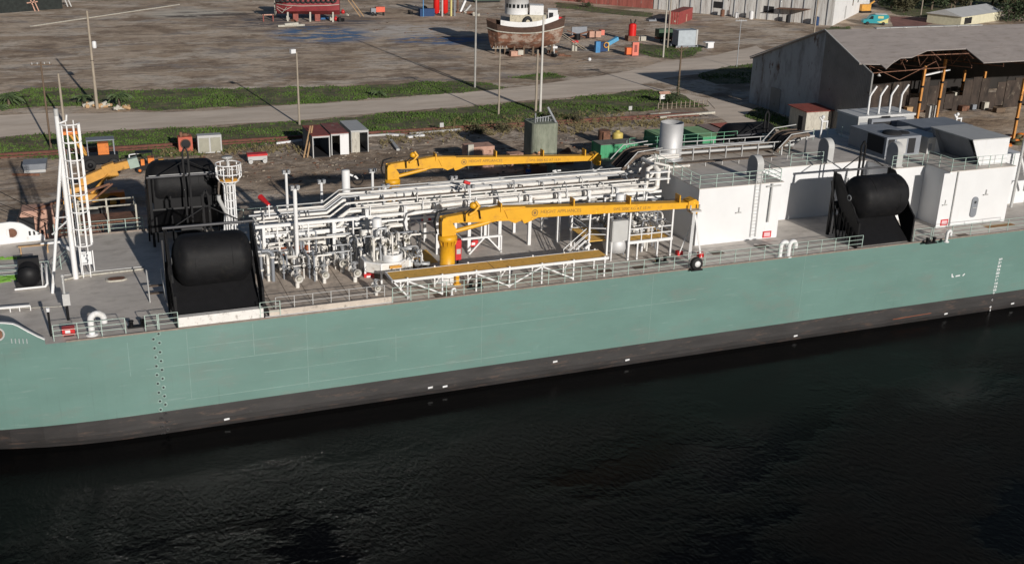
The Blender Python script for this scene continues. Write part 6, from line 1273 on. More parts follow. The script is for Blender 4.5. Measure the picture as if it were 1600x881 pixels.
# ------------------------------------------------------------------ pipe rack and piping
PR = thing('pipe_rack', 'long white pipe rack carrying many longitudinal pipes down the middle of the deck', 'pipe rack', (28, 12, DECK))
px_ = [12.0, 13.9, 17.4, 19.95, 23.0, 25.6, 28.25, 30.86, 33.47, 36.05, 38.7, 41.3, 43.9]
def zr(x): return 0. if x > 18.4 else -.9
for x in px_:
    for y in (9.3, 12.6): MB().bar((x, y, DECK), (x, y, 11.7+zr(x)), .26 if y < 10 else .22).build('column', CLEAN, PR)
    MB().bar((x, 9.1, 10.98+zr(x)), (x, 13.0, 10.98+zr(x)), .12, .18).bar((x, 9.1, 11.58+zr(x)), (x, 13.2, 11.58+zr(x)), .1, .14).build('cross_beam', CLEAN, PR)
MB().bar((19.0, 9.3, 11.08), (45.5, 9.3, 11.08), .12, .2).build('side_beam', CLEAN, PR); MB().bar((19.0, 9.3, 10.62), (45.5, 9.3, 10.62), .1, .16).build('side_beam', CLEAN, PR); MB().bar((11.4, 9.3, 10.25), (18.2, 9.3, 10.25), .2, .26).build('side_beam', CLEAN, PR)
MB().bar((19.5, 12.7, 10.7), (46, 12.7, 10.7), .12, .16).build('side_beam', CLEAN, PR)
def run(y, z, r, x0, x1, n=10, m=PIPEW, nm='pipe', ends=None, dy=0.):
    pts = []
    if x0 < 17: pts = [(x0, y-dy, z-.9), (17.4, y-dy, z-.9), (18.7, y, z)]
    else: pts = [(x0, y, z)]
    pts += [(x1, y, z)]
    if ends == 'down': pts += [(x1+r*1.5, y, z-r*1.5), (x1+r*1.5, y, z-1.8)]
    if ends == 'up': pts += [(x1+.6, y, z+.9), (x1+1.6, y, z+1.15), (x1+4, y, z+1.15)]
    MB().tube(pts, r, n).build(nm, m, PR)
x = 20.2
for k in range(9): run(9.62, 11.37, .235, x, x+2.3); x += 2.6
run(9.35, 11.82, .055, 11.6, 45); run(9.3, 10.25, .06, 19, 45)
run(10.15, 11.35, .15, 12.2, 44.5); run(10.5, 11.9, .075, 12, 44.8); run(10.85, 11.5, .11, 19.5, 45, ends='up')
run(11.75, 11.85, .19, 20, 41.5); run(11.7, 11.8, .13, 12.0, 18.9); run(12.1, 11.95, .08, 11.5, 44.6, m=GALV); run(12.45, 11.9, .12, 12.4, 44.8, ends='up'); run(12.8, 12.0, .09, 12.0, 45, ends='up'); run(13.1, 12.25, .05, 13, 45, m=GREYL); run(13.1, 12.0, .11, 23, 44.5, m=GALV)
MB().tube([(26.4, 13.7, 11.85), (32.6, 13.7, 11.9), (33.0, 13.7, 11.7), (33.1, 13.7, 10)], .22, 12).build('pipe', PIPEW, PR)
for x in (26.2, 29.3, 32.4): MB().cyl((x, 13.7, 11.87), (x+.14, 13.7, 11.87), .3, 14).build('flange', GALV, PR)
run(10.6, 10.6, .17, 13.5, 44); run(11.9, 10.75, .2, 14, 40, m=GALV); run(12.3, 10.5, .12, 13, 43)
MB().box(19.2, 45, 10.95, 11.45, 11.68, 11.74).build('cable_tray', BROWN, PR); MB().box(12.4, 17.3, 11.0, 11.4, 10.8, 10.86).build('cable_tray', BROWN, PR); MB().box(19.2, 45.2, 12.55, 12.7, 11.72, 11.78).build('cable_tray', BROWN, PR)
mb = MB()
for k in range(150): x = random.uniform(19.5, 45); y = random.choice((11.02, 11.15, 11.3, 11.4)); mb.tube([(x, y, 11.78), (x+random.uniform(.5, 2), y+random.uniform(-.05, .05), 11.79)], .03, 4)
tag(mb.build('cables', BROWN, PR), kind='stuff')
for k in range(18):
    x = random.uniform(19.6, 43.5); y, z, r = random.choice(((10.15, 11.35, .15), (11.75, 11.85, .19), (13.1, 12.0, .11), (12.45, 11.9, .12)))
    MB().cyl((x, y, z), (x+.09, y, z), r+.07, 14).build('flange', GALV, PR)
for k in range(30):      # short branch risers, drains and brackets over the rack
    x = random.choice((random.uniform(12.4, 17.2), random.uniform(19.4, 44.8))); y = random.uniform(9.7, 12.6); z = 11.5+random.uniform(0, .3)+(zr(x)); q = random.choice((-1, 1))
    MB().tube([(x, y, z-.3), (x, y, z+random.uniform(.15, .4)), (x+.1, y+q*random.uniform(.3, .9), z+.5), (x+.1, y+q*1., z+.0)], random.uniform(.03, .055), 6).build('branch_pipe', random.choice((PIPEW, GALV, BROWN)), PR)
for x in (12.5, 15.0, 20.2, 24.4, 28.8, 32.5, 36.7, 40.8): MB().bar((x, 9.2, 11.2+zr(x)), (x, 9.2, 11.95+zr(x)), .07).build('bracket', CLEAN, PR)
# pipe tray over the roof
RT = thing('roof_pipe_tray', 'brown covered pipe tray with handrails crossing the deckhouse roof', 'pipe tray', (46, 14, ROOF))
for (y, z, r, m) in ((13.6, 13.05, .13, GREYL), (14.0, 13.0, .1, GALV), (14.6, 13.1, .16, BROWN), (15.0, 13.0, .1, BROWN), (15.4, 13.05, .12, GALV)): MB().tube([(45, y, 12.3), (46.8, y, z), (61.5, y, z), (62.5, y, z+.6), (64.0, y+.3, z+.6)], r, 8).build('pipe', m, RT)
MB().box(47, 61.5, 13.4, 15.6, 12.75, 12.8).build('tray', BROWN, RT); MB().box(47, 58, 10.9, 11.5, 12.8, 12.86).build('cable_tray', BROWN, RT)
mb = MB()
for k in range(9): mb.bar((47.4+k*1.7, 13.35, ROOF), (47.4+k*1.7, 13.35, 13.5), .07).bar((47.4+k*1.7, 15.6, ROOF), (47.4+k*1.7, 15.6, 13.5), .07).bar((47.4+k*1.7, 11.2, ROOF), (47.4+k*1.7, 11.2, 12.8), .07)
mb.tube([(47, 13.35, 13.5), (61.5, 13.35, 13.5)], .05, 6).tube([(47, 15.6, 13.5), (61.5, 15.6, 13.5)], .05, 6).build('supports', GREYL, RT)
for (x0, lb) in ((43.6, 'brown hooded pipe crossover beside the stainless stack'), (59.3, 'brown hooded pipe crossover on the roof left of the middle vent hood')):
    t = thing('pipe_crossover', lb, 'crossover', (x0, 14, ROOF)); mb = MB(); z0 = 12.1 if x0 < 50 else ROOF+.3
    for k in range(5): y = 12.9+k*.5; mb.tube([(x0, y, z0), (x0+1.2, y, z0+1.15), (x0+1.8, y, z0+1.35), (x0+3.4, y, z0+1.35)], .17, 8, m=k % 2)
    mb.build('pipes', [BROWN, BLKST], t); MB().tube([(x0, 12.6, z0+.4), (x0+1.2, 12.6, z0+1.6), (x0+3.6, 12.6, z0+1.8)], .05, 6).tube([(x0, 15.3, z0+.4), (x0+1.2, 15.3, z0+1.6), (x0+3.6, 15.3, z0+1.8)], .05, 6).build('handrail', GREYL, t)
    MB().bar((x0+.4, 12.7, DECK if x0 < 50 else ROOF), (x0+.4, 12.7, z0+.5), .12).bar((x0+3, 12.7, ROOF), (x0+3, 12.7, z0+1.3), .12).build('support', GREYL, t)
# white riser cluster at the roof corner above the boom
t = thing('riser_manifold', 'white riser pipe cluster climbing the left wall of the deckhouse', 'pipes', (44.8, 11.5, DECK))
for (a, r) in (([(40.5, 10, 11.3), (44.6, 9.2, 11.3), (45.0, 9.2, 11.5), (45.0, 9.2, 12.9), (45.0, 10.0, 13.2), (45.0, 12, 13.2)], .2), ([(44.2, 9.6, 11.2), (44.2, 9.6, 13.0), (45.6, 10.4, 13.2)], .14), ([(45.9, 9.0, 11.8), (45.9, 9.0, 13.3), (44.8, 9.6, 13.5)], .1)): MB().tube(a, r, 10).build('pipe', PIPEW, t)
for z in (12.2, 12.8): MB().box(44.0, 46.0, 8.8, 9.3, z, z+.1).build('bracket', CLEAN, t)
# --- valves and deck piping
def valve_p():
    t = thing('deck_valve', 'x', 'valve', (0, 0, 0), 'white flanged valves on the manifold deck')
    MB().cyl((0, 0, 0), (0, 0, .5), .13, 10).build('riser', PIPEW, t)
    MB().lathe((0, 0, .72), [(.27, -.5), (.27, -.42), (.15, -.4), (.2, -.15), (.2, .15), (.15, .4), (.27, .42), (.27, .5), (0, .5)], 14, axis='Y').build('body', PIPEW, t)
    MB().cyl((0, 0, .85), (0, 0, 1.25), .06, 8).build('stem', GALV, t); mb = MB(); mb.ring((0, 0, 1.27), .2, .03); mb.bar((-.2, 0, 1.27), (.2, 0, 1.27), .03); mb.build('handwheel', GALV, t)
    MB().lathe((0, -.5, .72), [(0, -.02), (.14, -.02), (.14, .02)], 12, axis='Y').build('blank', CREAM, t); return Proto(t)
vp = valve_p()
for (px, py, s, lb) in [(465, 449, 1.15, 'white valve with rusty base nearest the near left fender on the manifold platform'), (507, 442, 1.05, 'white valve in the middle of the manifold platform front row'), (555, 440, 1.15, 'white valve at the right of the manifold platform front row'), (440, 425, 1.2, 'white valve left of the front row, beside the leftmost upright pipe'),
        (491, 425, 1.1, 'valve behind the middle one in the second row of the manifold platform'), (535, 425, 1.2, 'valve in the second row left of the round skid'), (588, 461, .9, 'small valve post by the left end of the ochre catwalk')]:
    vp(P(px, py, DECK+.32), lb, random.uniform(-.15, .15), s)
def pipework(nm, lb, x0, x1, y0, y1, z1, nv, nh, seed, ge=PIPEW, dens=1.):
    random.seed(seed); ge0 = ge; t = thing(nm, lb, 'pipework', ((x0+x1)/2, (y0+y1)/2, DECK))
    for k in range(nv):
        x, y = random.uniform(x0, x1), random.uniform(y0, y1); r = random.choice((.05, .06, .08, .1, .13)); z = random.uniform(DECK+1.2, z1); L = random.uniform(.5, 2.2)
        dx, dy = random.choice(((1, 0), (-1, 0), (0, 1), (0, 1), (0, -1)))
        ge = random.choice((ge0, ge0, ge0, GALV, GREYD))
        MB().tube([(x, y, DECK+.1), (x, y, z-r*2), (x+dx*r*2, y+dy*r*2, z), (x+dx*L, y+dy*L, z)], r, 8).build('riser_pipe', ge, t)
        if random.random() < .7: zz = random.uniform(DECK+.5, z-.4); MB().cyl((x, y, zz), (x, y, zz+.12), r+.08, 12).build('flange', random.choice((GALV, PIPEW)), t)
        if random.random() < .5: zz = random.uniform(DECK+.8, z-.3); MB().ball((x, y-.02, zz), r+.12, 0, (1, 1, 1.2), 10).build('valve_body', ge, t); mb = MB(); mb.ring((x, y-r-.25, zz), .17, .025, 'Y', 12, 5); mb.tube([(x, y-r, zz), (x, y-r-.25, zz)], .025, 5); mb.build('handwheel', random.choice((BLKST, GALV)), t)
    for k in range(nh):
        y = random.uniform(y0, y1); z = random.uniform(DECK+.5, z1-.3); a = random.uniform(x0, (x0+x1)/2); b = random.uniform((x0+x1)/2, x1); r = random.choice((.05, .07, .1, .14))
        MB().tube([(a, y+.4, z), (a, y, z), (b, y, z), (b, y, z-.6)], r, 8).build('cross_pipe', ge, t)
    return t
pipework('manifold_piping', 'dense white vertical pipes behind the manifold platform, right of the near left fender', 11.8, 18.9, 7.4, 12.4, 10.4, 56, 16, 3)
pipework('manifold_piping', 'dark mass of white pipes and fittings behind the near crane column', 19.2, 24.0, 7.8, 12.5, 10.6, 30, 12, 8); pipework('manifold_piping', 'pipes behind the round skid at the right of the deck', 37.6, 45.4, 7.8, 13, 11.0, 34, 14, 12)
pipework('loading_pipes', 'pipe ends rising from the front of the manifold platform', 11.6, 18.8, 5.2, 7.8, 10.0, 20, 0, 27)
pipework('loading_pipes', 'tight knot of pipes between the round skid and the near crane column', 21.6, 23.6, 4.6, 8.0, 10.2, 14, 5, 31)
pipework('loading_pipes', 'tight knot of pipes on the service platform behind the grey cabinet', 39.6, 43.0, 4.4, 7.8, 11.0, 22, 8, 37)
pipework('loading_pipes', 'upright pipes at the left end of the pipe rack beside the near left fender', 11.0, 12.4, 6.0, 11.5, 10.8, 14, 3, 41)
# frame of white boxes (left, ladder cage look)
t = thing('pipe_support', 'white open support frame of square tubes over the manifold platform', 'frame', (12, 8.6, DECK))
for x in (12.0, 13.0, 14.3, 15.3, 17.2, 18.7):
    MB().bar((x, 8.6, DECK), (x, 8.6, 11.2), .2 if x in (14.3, 12.0, 17.2) else .1).build('post', CLEAN, t)
for z in (9.0, 9.9, 10.7): MB().bar((12, 8.6, z), (15.6, 8.6, z), .07).build('rail', CLEAN, t)
MB().bar((11.4, 8.6, 11.25), (19.2, 8.6, 11.25), .3, .22).build('beam', CLEAN, t)
MB().box(13.2, 15.6, 9.4, 9.5, 8.6, 9.2).build('orange_guard', mat('rust_orange_board', (.34, .10, .04), .8), t)
# light / vent posts
def lampost(px, py, ty, z, lb, r=.12):
    b = P(px, py, z); h = HT(b, ty); t = thing('deck_light_post', lb, 'lamp post', b, 'white deck lamp posts')
    MB().tube([b, (b.x, b.y, h-.3)], r, 10).build('post', CLEAN, t); MB().box(b.x-.3, b.x+.3, b.y-.08, b.y+.08, h-.33, h-.25).build('crossarm', CLEAN, t)
    mb = MB()
    for s in (-.2, .2): mb.ob((b.x+s, b.y-.08, h-.25), .24, .3, .28, .2)
    mb.build('lamps', GALV, t); return t
lampost(466, 425, 290, DECK+.3, 'tall white lamp post rising from the manifold platform', .15); lampost(450, 340, 266, DECK, 'leftmost white lamp post beyond the pipe rack', .12)
lampost(504, 345, 281, DECK, 'short lamp post behind the rack, left of the white cylinder'); lampost(603, 375, 288, DECK, 'lamp post in the pipe rack above the white vessel'); lampost(583, 335, 264, DECK, 'lamp post at the far crane column')
lampost(733, 390, 289, DECK, 'thin lamp post right of the near crane column', .09); lampost(708, 320, 275, DECK, 'thin pole between the two crane booms', .05)
t = thing('stop_beacon', 'red wedge shaped fog horn on the rack above the near left fender', 'horn', P(412, 318, 12)); a, b = P(407, 308, 12.6), P(420, 320, 12.3)
MB().tube([a, b], [.24, .12], 10).build('horn', RED, t); MB().bar(b, (b.x, b.y, 11.3), .08).build('post', CLEAN, t)
q = PY(632, 0, 0); t = thing('red_nozzle', 'small red monitor nozzle on the rack left of the near boom', 'nozzle', P(732, 293, 12.2)); q = P(730, 294, 12.2)
MB().tube([(q.x-.3, q.y, 12.75), (q.x+.2, q.y, 12.55)], .15, 8).build('nozzle', RED, t); MB().bar((q.x+.1, q.y, 11.7), (q.x+.1, q.y, 12.6), .08).build('stem', CLEAN, t)
q = P(541, 320, DECK+2); q = Vector((q.x, 16.5, DECK)); qx = PY(541, 305, 16.5)
t = thing('white_cylinder', 'upright white cylinder with a black handwheel behind the pipe rack', 'cylinder', (qx.x, 16.5, DECK)); MB().lathe((qx.x, 16.5, DECK), [(.34, 0), (.34, 5.3), (.3, 5.4), (0, 5.42)], 16).build('body', CLEAN, t); mb = MB(); mb.ring((qx.x+.95, 16.3, DECK+4.6), .45, .05, 'Y', 18, 6); mb.bar((qx.x+.5, 16.3, DECK+4.6), (qx.x+1.4, 16.3, DECK+4.6), .05); mb.build('handwheel', BLKST, t)
MB().tube([(qx.x+.3, 16.5, DECK+5), (qx.x+.8, 16.4, DECK+4.8), (qx.x+.95, 16.4, DECK+4.6)], .09, 8).build('elbow', CLEAN, t)
# round manifold skids
def skid(cx, cy, R, zf, lb, seed, cab=False, vessel=True):
    random.seed(seed); t = thing('manifold_skid', lb, 'manifold', (cx, cy, DECK)); o8 = [(cx+R*math.cos(math.pi/8+k*math.pi/4), cy+R*.85*math.sin(math.pi/8+k*math.pi/4)) for k in range(8)]
    MB().prism(o8, 'Z', zf-.75, zf).build('tub', PIPEW, t); mb = MB()
    for k in range(8): a, b = o8[k], o8[(k+1) % 8]; mb.bar((a[0], a[1], zf+.02), (b[0], b[1], zf+.02), .12, .1); mb.bar((a[0], a[1], DECK), (a[0], a[1], zf+.0), .13)
    mb.build('rim', CLEAN, t)
    MB().lathe((cx+.35, cy-R*.35, zf), [(.75, 0), (.78, .55), (.7, .6), (.68, .45), (0, .38)], 24).build('dished_drum', CLEAN, t); mb = MB(); mb.ring((cx+.35, cy-R*.35, zf+.62), .5, .04, 'Z', 18, 6); mb.build('handwheel', CLEAN, t)
    if vessel: MB().lathe((cx-.35, cy+.9, zf+.4), [(0, 0), (.3, .1), (.4, .3), (.4, 1.1), (.35, 1.13), (.35, 2.3), (.3, 2.38), (0, 2.4)], 20).build('vessel', CLEAN, t)
    for k in range(34):
        a = random.uniform(0, 6.28); rr = random.uniform(.3, R*.95); x, y = cx+rr*math.cos(a), cy+rr*.8*math.sin(a)+.2; r = random.choice((.05, .07, .1, .14)); h = random.uniform(.6, 2.2); dx, dy = random.choice(((1, 0), (-1, 0), (0, 1), (0, -1)))
        MB().tube([(x, y, zf), (x, y, zf+h-r*2), (x+dx*r*2, y+dy*r*2, zf+h), (x+dx*.7, y+dy*.7, zf+h), (x+dx*.7, y+dy*.7, zf+h-.5)], r, 8).build('pipe', random.choice((PIPEW, PIPEW, GALV)), t)
    for k in range(20):
        a = random.uniform(0, 6.28); rr = random.uniform(.4, R*1.0); x, y, z = cx+rr*math.cos(a), cy+rr*.7*math.sin(a)+.3, zf+random.uniform(.4, 1.7)
        MB().lathe((x, y, z), [(.2, -.2), (.2, -.15), (.12, -.12), (.16, 0), (.12, .12), (.2, .15), (.2, .2), (0, .2)], 12, axis=random.choice('XY')).build('valve', random.choice((PIPEW, GALV, CREAM)), t)
    MB().box(cx-.1, cx+.8, cy-R*.85-.05, cy-R*.85+.2, zf-.35, zf-.15).build('yellow_clamp', MACHY, t)
    return t
skid(20.35, 5.6, 1.85, 9.0, 'round tub manifold skid with a tall white vessel left of the near crane', 5)
t2 = skid(40.9, 6.4, 1.8, 9.0, 'round manifold skid with silver tub behind the grey cabinet, under the boom', 9)
MB().lathe((39.0, 4.6, DECK+.3), [(.3, 0), (.9, .2), (1.05, .6), (1.0, 1.1), (.85, 1.35), (0, 1.4)], 26).build('silver_tub', SILV, t2)
t = thing('service_platform', 'white framed service platform with ochre floor and grey cabinet below the boom', 'platform', (37, 4, DECK))
MB().box(39.6, 43.3, 3.5, 7.9, 8.94, 9.0).build('floor', OCHRE, t); MB().box(36.6, 38.4, 4.5, 8.0, 8.94, 9.0).build('floor', OCHRE, t)
MB().bar((39.4, 3.4, 8.95), (43.4, 3.4, 8.95), .18, .22).bar((43.4, 3.4, 8.95), (43.4, 8, 8.95), .14, .2).bar((36.5, 8, 8.95), (43.4, 8, 8.95), .12, .2).build('edge_beam', CLEAN, t)
for (x, y, z) in ((39.5, 3.4, 11.4), (43.3, 3.4, 11.6), (43.3, 7.9, 11.6), (36.6, 4.6, 11.2), (36.6, 7.9, 11.2), (37.9, 4.0, 11.4), (41.4, 7.9, 11.5), (39.5, 7.9, 11.4)): MB().bar((x, y, DECK), (x, y, z), .14).build('post', CLEAN, t)
for (a, b) in (((40.3, 3.4, DECK), (40.3, 3.4, 8.9)), ((42.1, 3.4, DECK), (42.1, 3.4, 8.9))): MB().bar(a, b, .12).build('post', CLEAN, t)
for z in (9.55, 10.05): MB().tube([(39.6, 3.4, z), (43.3, 3.4, z), (43.3, 7.9, z)], .045, 6).tube([(36.6, 7.9, z), (36.6, 4.6, z), (38.2, 4.0, z)], .04, 6).build('handrail', CLEAN, t)
for x in (40.6, 41.5, 42.4): MB().bar((x, 3.4, 9), (x, 3.4, 10.05), .07).build('rail_post', CLEAN, t)
for (a, b) in (((36.6, 4.6, 11.2), (36.6, 7.9, 11.2)), ((43.3, 3.4, 11.6), (41.6, 7.6, 9.4)), ((43.3, 3.4, 11.55), (43.3, 7.9, 11.55))): MB().bar(a, b, .08).build('brace', CLEAN, t)
a = P(957, 387, DECK); t = thing('control_cabinet', 'plain light grey control cabinet facing the deck edge on the service platform', 'cabinet', (38.4, 3.6, 9.0))
X0, X1 = PY(957, 360, 3.5).x, PY(985, 360, 3.5).x; Z0, Z1 = PY(960, 378, 3.5).z, PY(960, 346, 3.5).z
MB().box(X0, X1, 3.5, 3.95, Z0, Z1).build('casing', GREYL, t); MB().box(X0+.06, X1-.06, 3.47, 3.497, Z0+.06, Z1-.06).build('door', GREYL, t); MB().bar((X0+.1, 3.7, DECK), (X0+.1, 3.7, Z0), .1).bar((X1-.1, 3.7, DECK), (X1-.1, 3.7, Z0), .1).build('leg', CLEAN, t)
# stairs from the catwalk / portal table
t = thing('access_stair', 'steep white stair with handrails at the right end of the ochre catwalk', 'stairs', (35.4, 4.0, DECK)); mb = MB()
for s in (3.9, 4.7): mb.bar((34.6, s, DECK), (36.4, s, 9.0), .08, .2)
mb.build('stringers', CLEAN, t); mb = MB()
for k in range(7): mb.box(34.7+k*.25, 34.95+k*.25, 3.92, 4.68, DECK+.15+k*.2, DECK+.19+k*.2)
mb.build('treads', GREYL, t)
for s in (3.9, 4.7): MB().tube([(34.5, s, DECK+1.0), (36.4, s, 10.0)], .04, 6).tube([(34.5, s, DECK+.55), (36.4, s, 9.55)], .03, 6).bar((34.5, s, DECK), (34.5, s, DECK+1), .06).bar((35.4, s, DECK+.4), (35.4, s, DECK+1.5), .05).build('handrail', CLEAN, t)
q = P(780, 387, DECK); t = thing('trestle_table', 'white trestle table frame on the open deck right of the near crane', 'frame', q)
a, b = P(738, 352, 8.95), P(780, 350, 8.95); 
MB().bar((27.3, 8.2, 8.9), (30.6, 8.2, 8.9), .16).bar((27.3, 8.2, 8.9), (27.3, 10.2, 8.9), .12).build('top_beam', CLEAN, t); MB().bar((27.9, 8.2, DECK+.1), (29.2, 8.2, 8.9), .12).bar((30.6, 8.2, DECK+.1), (29.4, 8.2, 8.9), .12).build('brace', CLEAN, t); MB().bar((28.9, 8.2, 8.9), (28.9, 8.2, 10.1), .08).bar((29.5, 8.2, 8.9), (29.5, 8.2, 10.1), .08).bar((30.6, 8.2, DECK), (30.6, 8.2, 8.9), .12).build('post', CLEAN, t)
# red fire gear
q = P(715, 411, DECK); t = thing('fire_cabinet', 'tall red fire cabinet standing right behind the near crane column', 'cabinet', q)
MB().box(q.x-.22, q.x+.25, q.y-.15, q.y+.3, DECK+.3, DECK+1.9).build('casing', RED, t); MB().box(q.x-.15, q.x+.18, q.y-.18, q.y-.152, DECK+.8, DECK+1.2).build('label_plate', GREYL, t); MB().bar((q.x, q.y, DECK), (q.x, q.y, DECK+.3), .1).build('stand', BLKST, t); MB().cyl((q.x-.45, q.y, DECK+.4), (q.x-.45, q.y, DECK+1.2), .12, 10).build('bottle', RED, t)
for (px, py, lb) in [(739, 386, 'low red hose box at the foot of the white trestle frame'), (576, 438, 'small red and white extinguisher left of the ochre catwalk end'), (108, 524, 'red hose box on the foredeck left of the white goose neck'), (666, 348, 'red valve box behind the near crane turret')]:
    q = P(px, py, DECK); t = thing('hose_box', lb, 'hose box', q, 'red fire boxes'); MB().box(q.x-.38, q.x+.38, q.y-.2, q.y+.2, DECK+.1, DECK+.6).build('box', RED, t); MB().box(q.x-.2, q.x+.1, q.y-.23, q.y-.202, DECK+.25, DECK+.45).build('plate', WHITE, t); MB().box(q.x-.3, q.x+.3, q.y-.15, q.y+.15, DECK, DECK+.098).build('skid', BLKST, t)
# ochre grating floor behind the crane and yellow chock
one(MB().box(21.5, 24.6, 6.0, 9.0, DECK+.5, DECK+.56), 'floor_grating', [OCHRE], 'ochre floor grating behind the near crane column', 'grating', (21.5, 6, DECK))
one(MB().box(24.75, 25.0, 2.2, 2.7, DECK, DECK+.9).box(24.6, 25.1, 2.1, 2.8, DECK, DECK+.1), 'yellow_chock', [YEL], 'small yellow chock at the white pedestal of the near crane', 'chock', (24.8, 2.4, DECK))
# ------------------------------------------------------------------ deck gear
def goose(px, py, lb, rz=0, s=1., z=DECK):
    t = thing('goose_neck_vent', lb, 'vent pipe', P(px, py, z), 'white goose neck vents'); b = P(px, py, z); dx, dy = math.cos(rz), math.sin(rz); r = .3*s
    pts = [(b.x, b.y, z), (b.x, b.y, z+.75*s)]+[(b.x+dx*r*(1-math.cos(a)), b.y+dy*r*(1-math.cos(a)), z+.75*s+r*math.sin(a)) for a in [math.pi*k/8 for k in range(1, 9)]]+[(b.x+dx*2*r, b.y+dy*2*r, z+.55*s)]
    MB().tube(pts, .15*s, 12).build('pipe', CLEAN, t); MB().lathe((b.x, b.y, z), [(.28*s, 0), (.28*s, .06), (.15*s, .07)], 14).build('flange', CLEAN, t); return t
goose(144, 523, 'fat white goose neck vent inside the near foredeck railing', 0, 1.35); goose(1218, 402, 'left one of the paired white goose necks at the near rail', .15, 1.2); goose(1231, 401, 'right one of the paired white goose necks at the near rail', .15, 1.2); goose(1478, 378, 'white goose neck at the near rail below the placard', .3, .9); goose(706, 462, 'small pale goose neck under the ochre catwalk', .2, .5)
q = P(107, 500, DECK); t = thing('control_post', 'black pole with a white box top on the foredeck', 'post', q)
MB().cyl(q, (q.x, q.y, DECK+1.1), .09, 10).build('post', BLKST, t); MB().box(q.x-.2, q.x+.25, q.y-.2, q.y+.2, DECK+1.1, DECK+1.9).build('box', GREYL, t); MB().cyl((q.x-.05, q.y, DECK+1.9), (q.x-.05, q.y, DECK+3.0), .08, 8).ball((q.x-.05, q.y, DECK+3.1), .13).build('upper_pole', GREYL, t)
q = P(80, 525, DECK); t = thing('spray_post', 'short dark post with white cap at the near foredeck rail', 'post', q); MB().cyl(q, (q.x, q.y, DECK+1.7), .07, 8).build('post', BLKST, t); MB().cyl((q.x, q.y, DECK+1.7), (q.x, q.y, DECK+1.95), .12, 10).build('cap', WHITE, t)
q = P(182, 437, DECK); ov = [(q.x+.62*max(-.62, min(.62, math.cos(a)*.8))+.0, q.y+.28*math.sin(a)) for a in [math.pi*2*k/16 for k in range(16)]]
ov = [(q.x+.5*math.cos(a)+(.25 if math.cos(a) > 0 else -.25), q.y+.42*math.sin(a)) for a in [math.pi*2*k/20+.01 for k in range(20)]]
t = thing('deck_hatch', 'oval dark hatch with pale rim on the open foredeck', 'hatch', q); MB().prism(ov, 'Z', DECK+.003, DECK+.1).build('rim', CREAM, t); MB().prism([(q.x+(a-q.x)*.82, q.y+(b-q.y)*.75) for a, b in ov], 'Z', DECK+.1, DECK+.115).build('cover', RUSTM, t)
# anchor board
q = P(148, 424, DECK); t = thing('deck_notice', 'white framed board beside the caged mast foot', 'board', q); MB().box(q.x-.85, q.x-.1, q.y-.05, q.y+.05, DECK+.6, DECK+1.6).build('board', WHITE, t); mb = MB()
for dx, dz in ((-.6, 1.25), (-.35, 1.25), (-.5, 1.0), (-.35, .85)): mb.box(q.x+dx-.05, q.x+dx+.05, q.y-.07, q.y-.052, DECK+dz, DECK+dz+.14)
mb.build('emblem', GREYD, t)
for dx in (-.9, 0): MB().bar((q.x+dx, q.y, DECK), (q.x+dx, q.y, DECK+1.65), .07).build('post', CLEAN, t)
# mooring winch
q = P(45, 450, DECK); t = thing('mooring_winch', 'black drum winch with white base frame on the left foredeck', 'winch', q)
MB().lathe((q.x+.1, q.y+.3, DECK+.9), [(.0, -.6), (.75, -.6), (.75, -.5), (.45, -.45), (.45, .5), (.75, .55), (.75, .65), (.4, .7), (.4, 1.6), (.72, 1.65), (.72, 1.75), (0, 1.76)], 24, axis='Y').build('drum', BLKST, t)
MB().box(q.x-.8, q.x+.9, q.y-.2, q.y+.1, DECK, DECK+.6).box(q.x-.6, q.x+.8, q.y+1.5, q.y+2.1, DECK, DECK+1.7).build('gearbox', BLKST, t)
MB().tube([(q.x-.9, q.y-.35, DECK+.12), (q.x+1.1, q.y-.35, DECK+.12), (q.x+1.25, q.y-.3, DECK+.3), (q.x+1.25, q.y+.9, DECK+.9), (q.x+1.25, q.y+2.2, DECK+.9)], .08, 8).tube([(q.x+.9, q.y-.2, DECK+.1), (q.x+.95, q.y+2, DECK+1.0)], .06, 6).build('base_frame', CLEAN, t)
railing([(-7, 13.2, DECK), (-4.9, 13.0, DECK), (-2.9, 13.2, DECK)], 'pale railing behind the black drum winch'); railing([(-2.6, 12.9, DECK), (-1.6, 15.5, DECK)], 'handrail pair sloping right of the drum winch')
t = thing('tow_bracket', 'white curved bracket with a round end right of the drum winch', 'bracket', P(100, 390, DECK)); q = P(100, 392, DECK); MB().tube([(q.x-1.6, q.y, DECK+.7), (q.x-.2, q.y, DECK+.75), (q.x+.1, q.y-.3, DECK+.3)], .1, 8).build('arm', CLEAN, t); MB().tube([(q.x-.1, q.y-.2, DECK+.5), (q.x+.7, q.y-.6, DECK+.15)], [.1, .22], 10).build('cone', WHITE, t)
one(MB().box(q.x-3.2, q.x-1.0, q.y-.15, q.y+.15, DECK+.62, DECK+.7).box(q.x-3.1, q.x-3.0, q.y-.1, q.y+.1, DECK, DECK+.62).box(q.x-1.2, q.x-1.1, q.y-.1, q.y+.1, DECK, DECK+.62), 'wooden_bench', [LUMB], 'brown wooden plank bench beside the drum winch', 'bench', (q.x-2, q.y, DECK))
one(MB().tube([P(-6, 417, 7.9), P(30, 416, 8.3)], .05, 5).tube([P(-6, 426, 7.9), P(32, 423, 8.1)], .05, 5), 'mooring_rope', [GREYL], 'pair of ropes running left from the black drum winch', 'rope', P(10, 417, DECK))
c1 = MB(); 
for k in range(50): a = P(random.uniform(-4, 21), random.uniform(430, 440), 7.52); c1.tube([a, a+Vector((random.uniform(-.8, .8), random.uniform(-.3, .3), .03))], .05, 4)
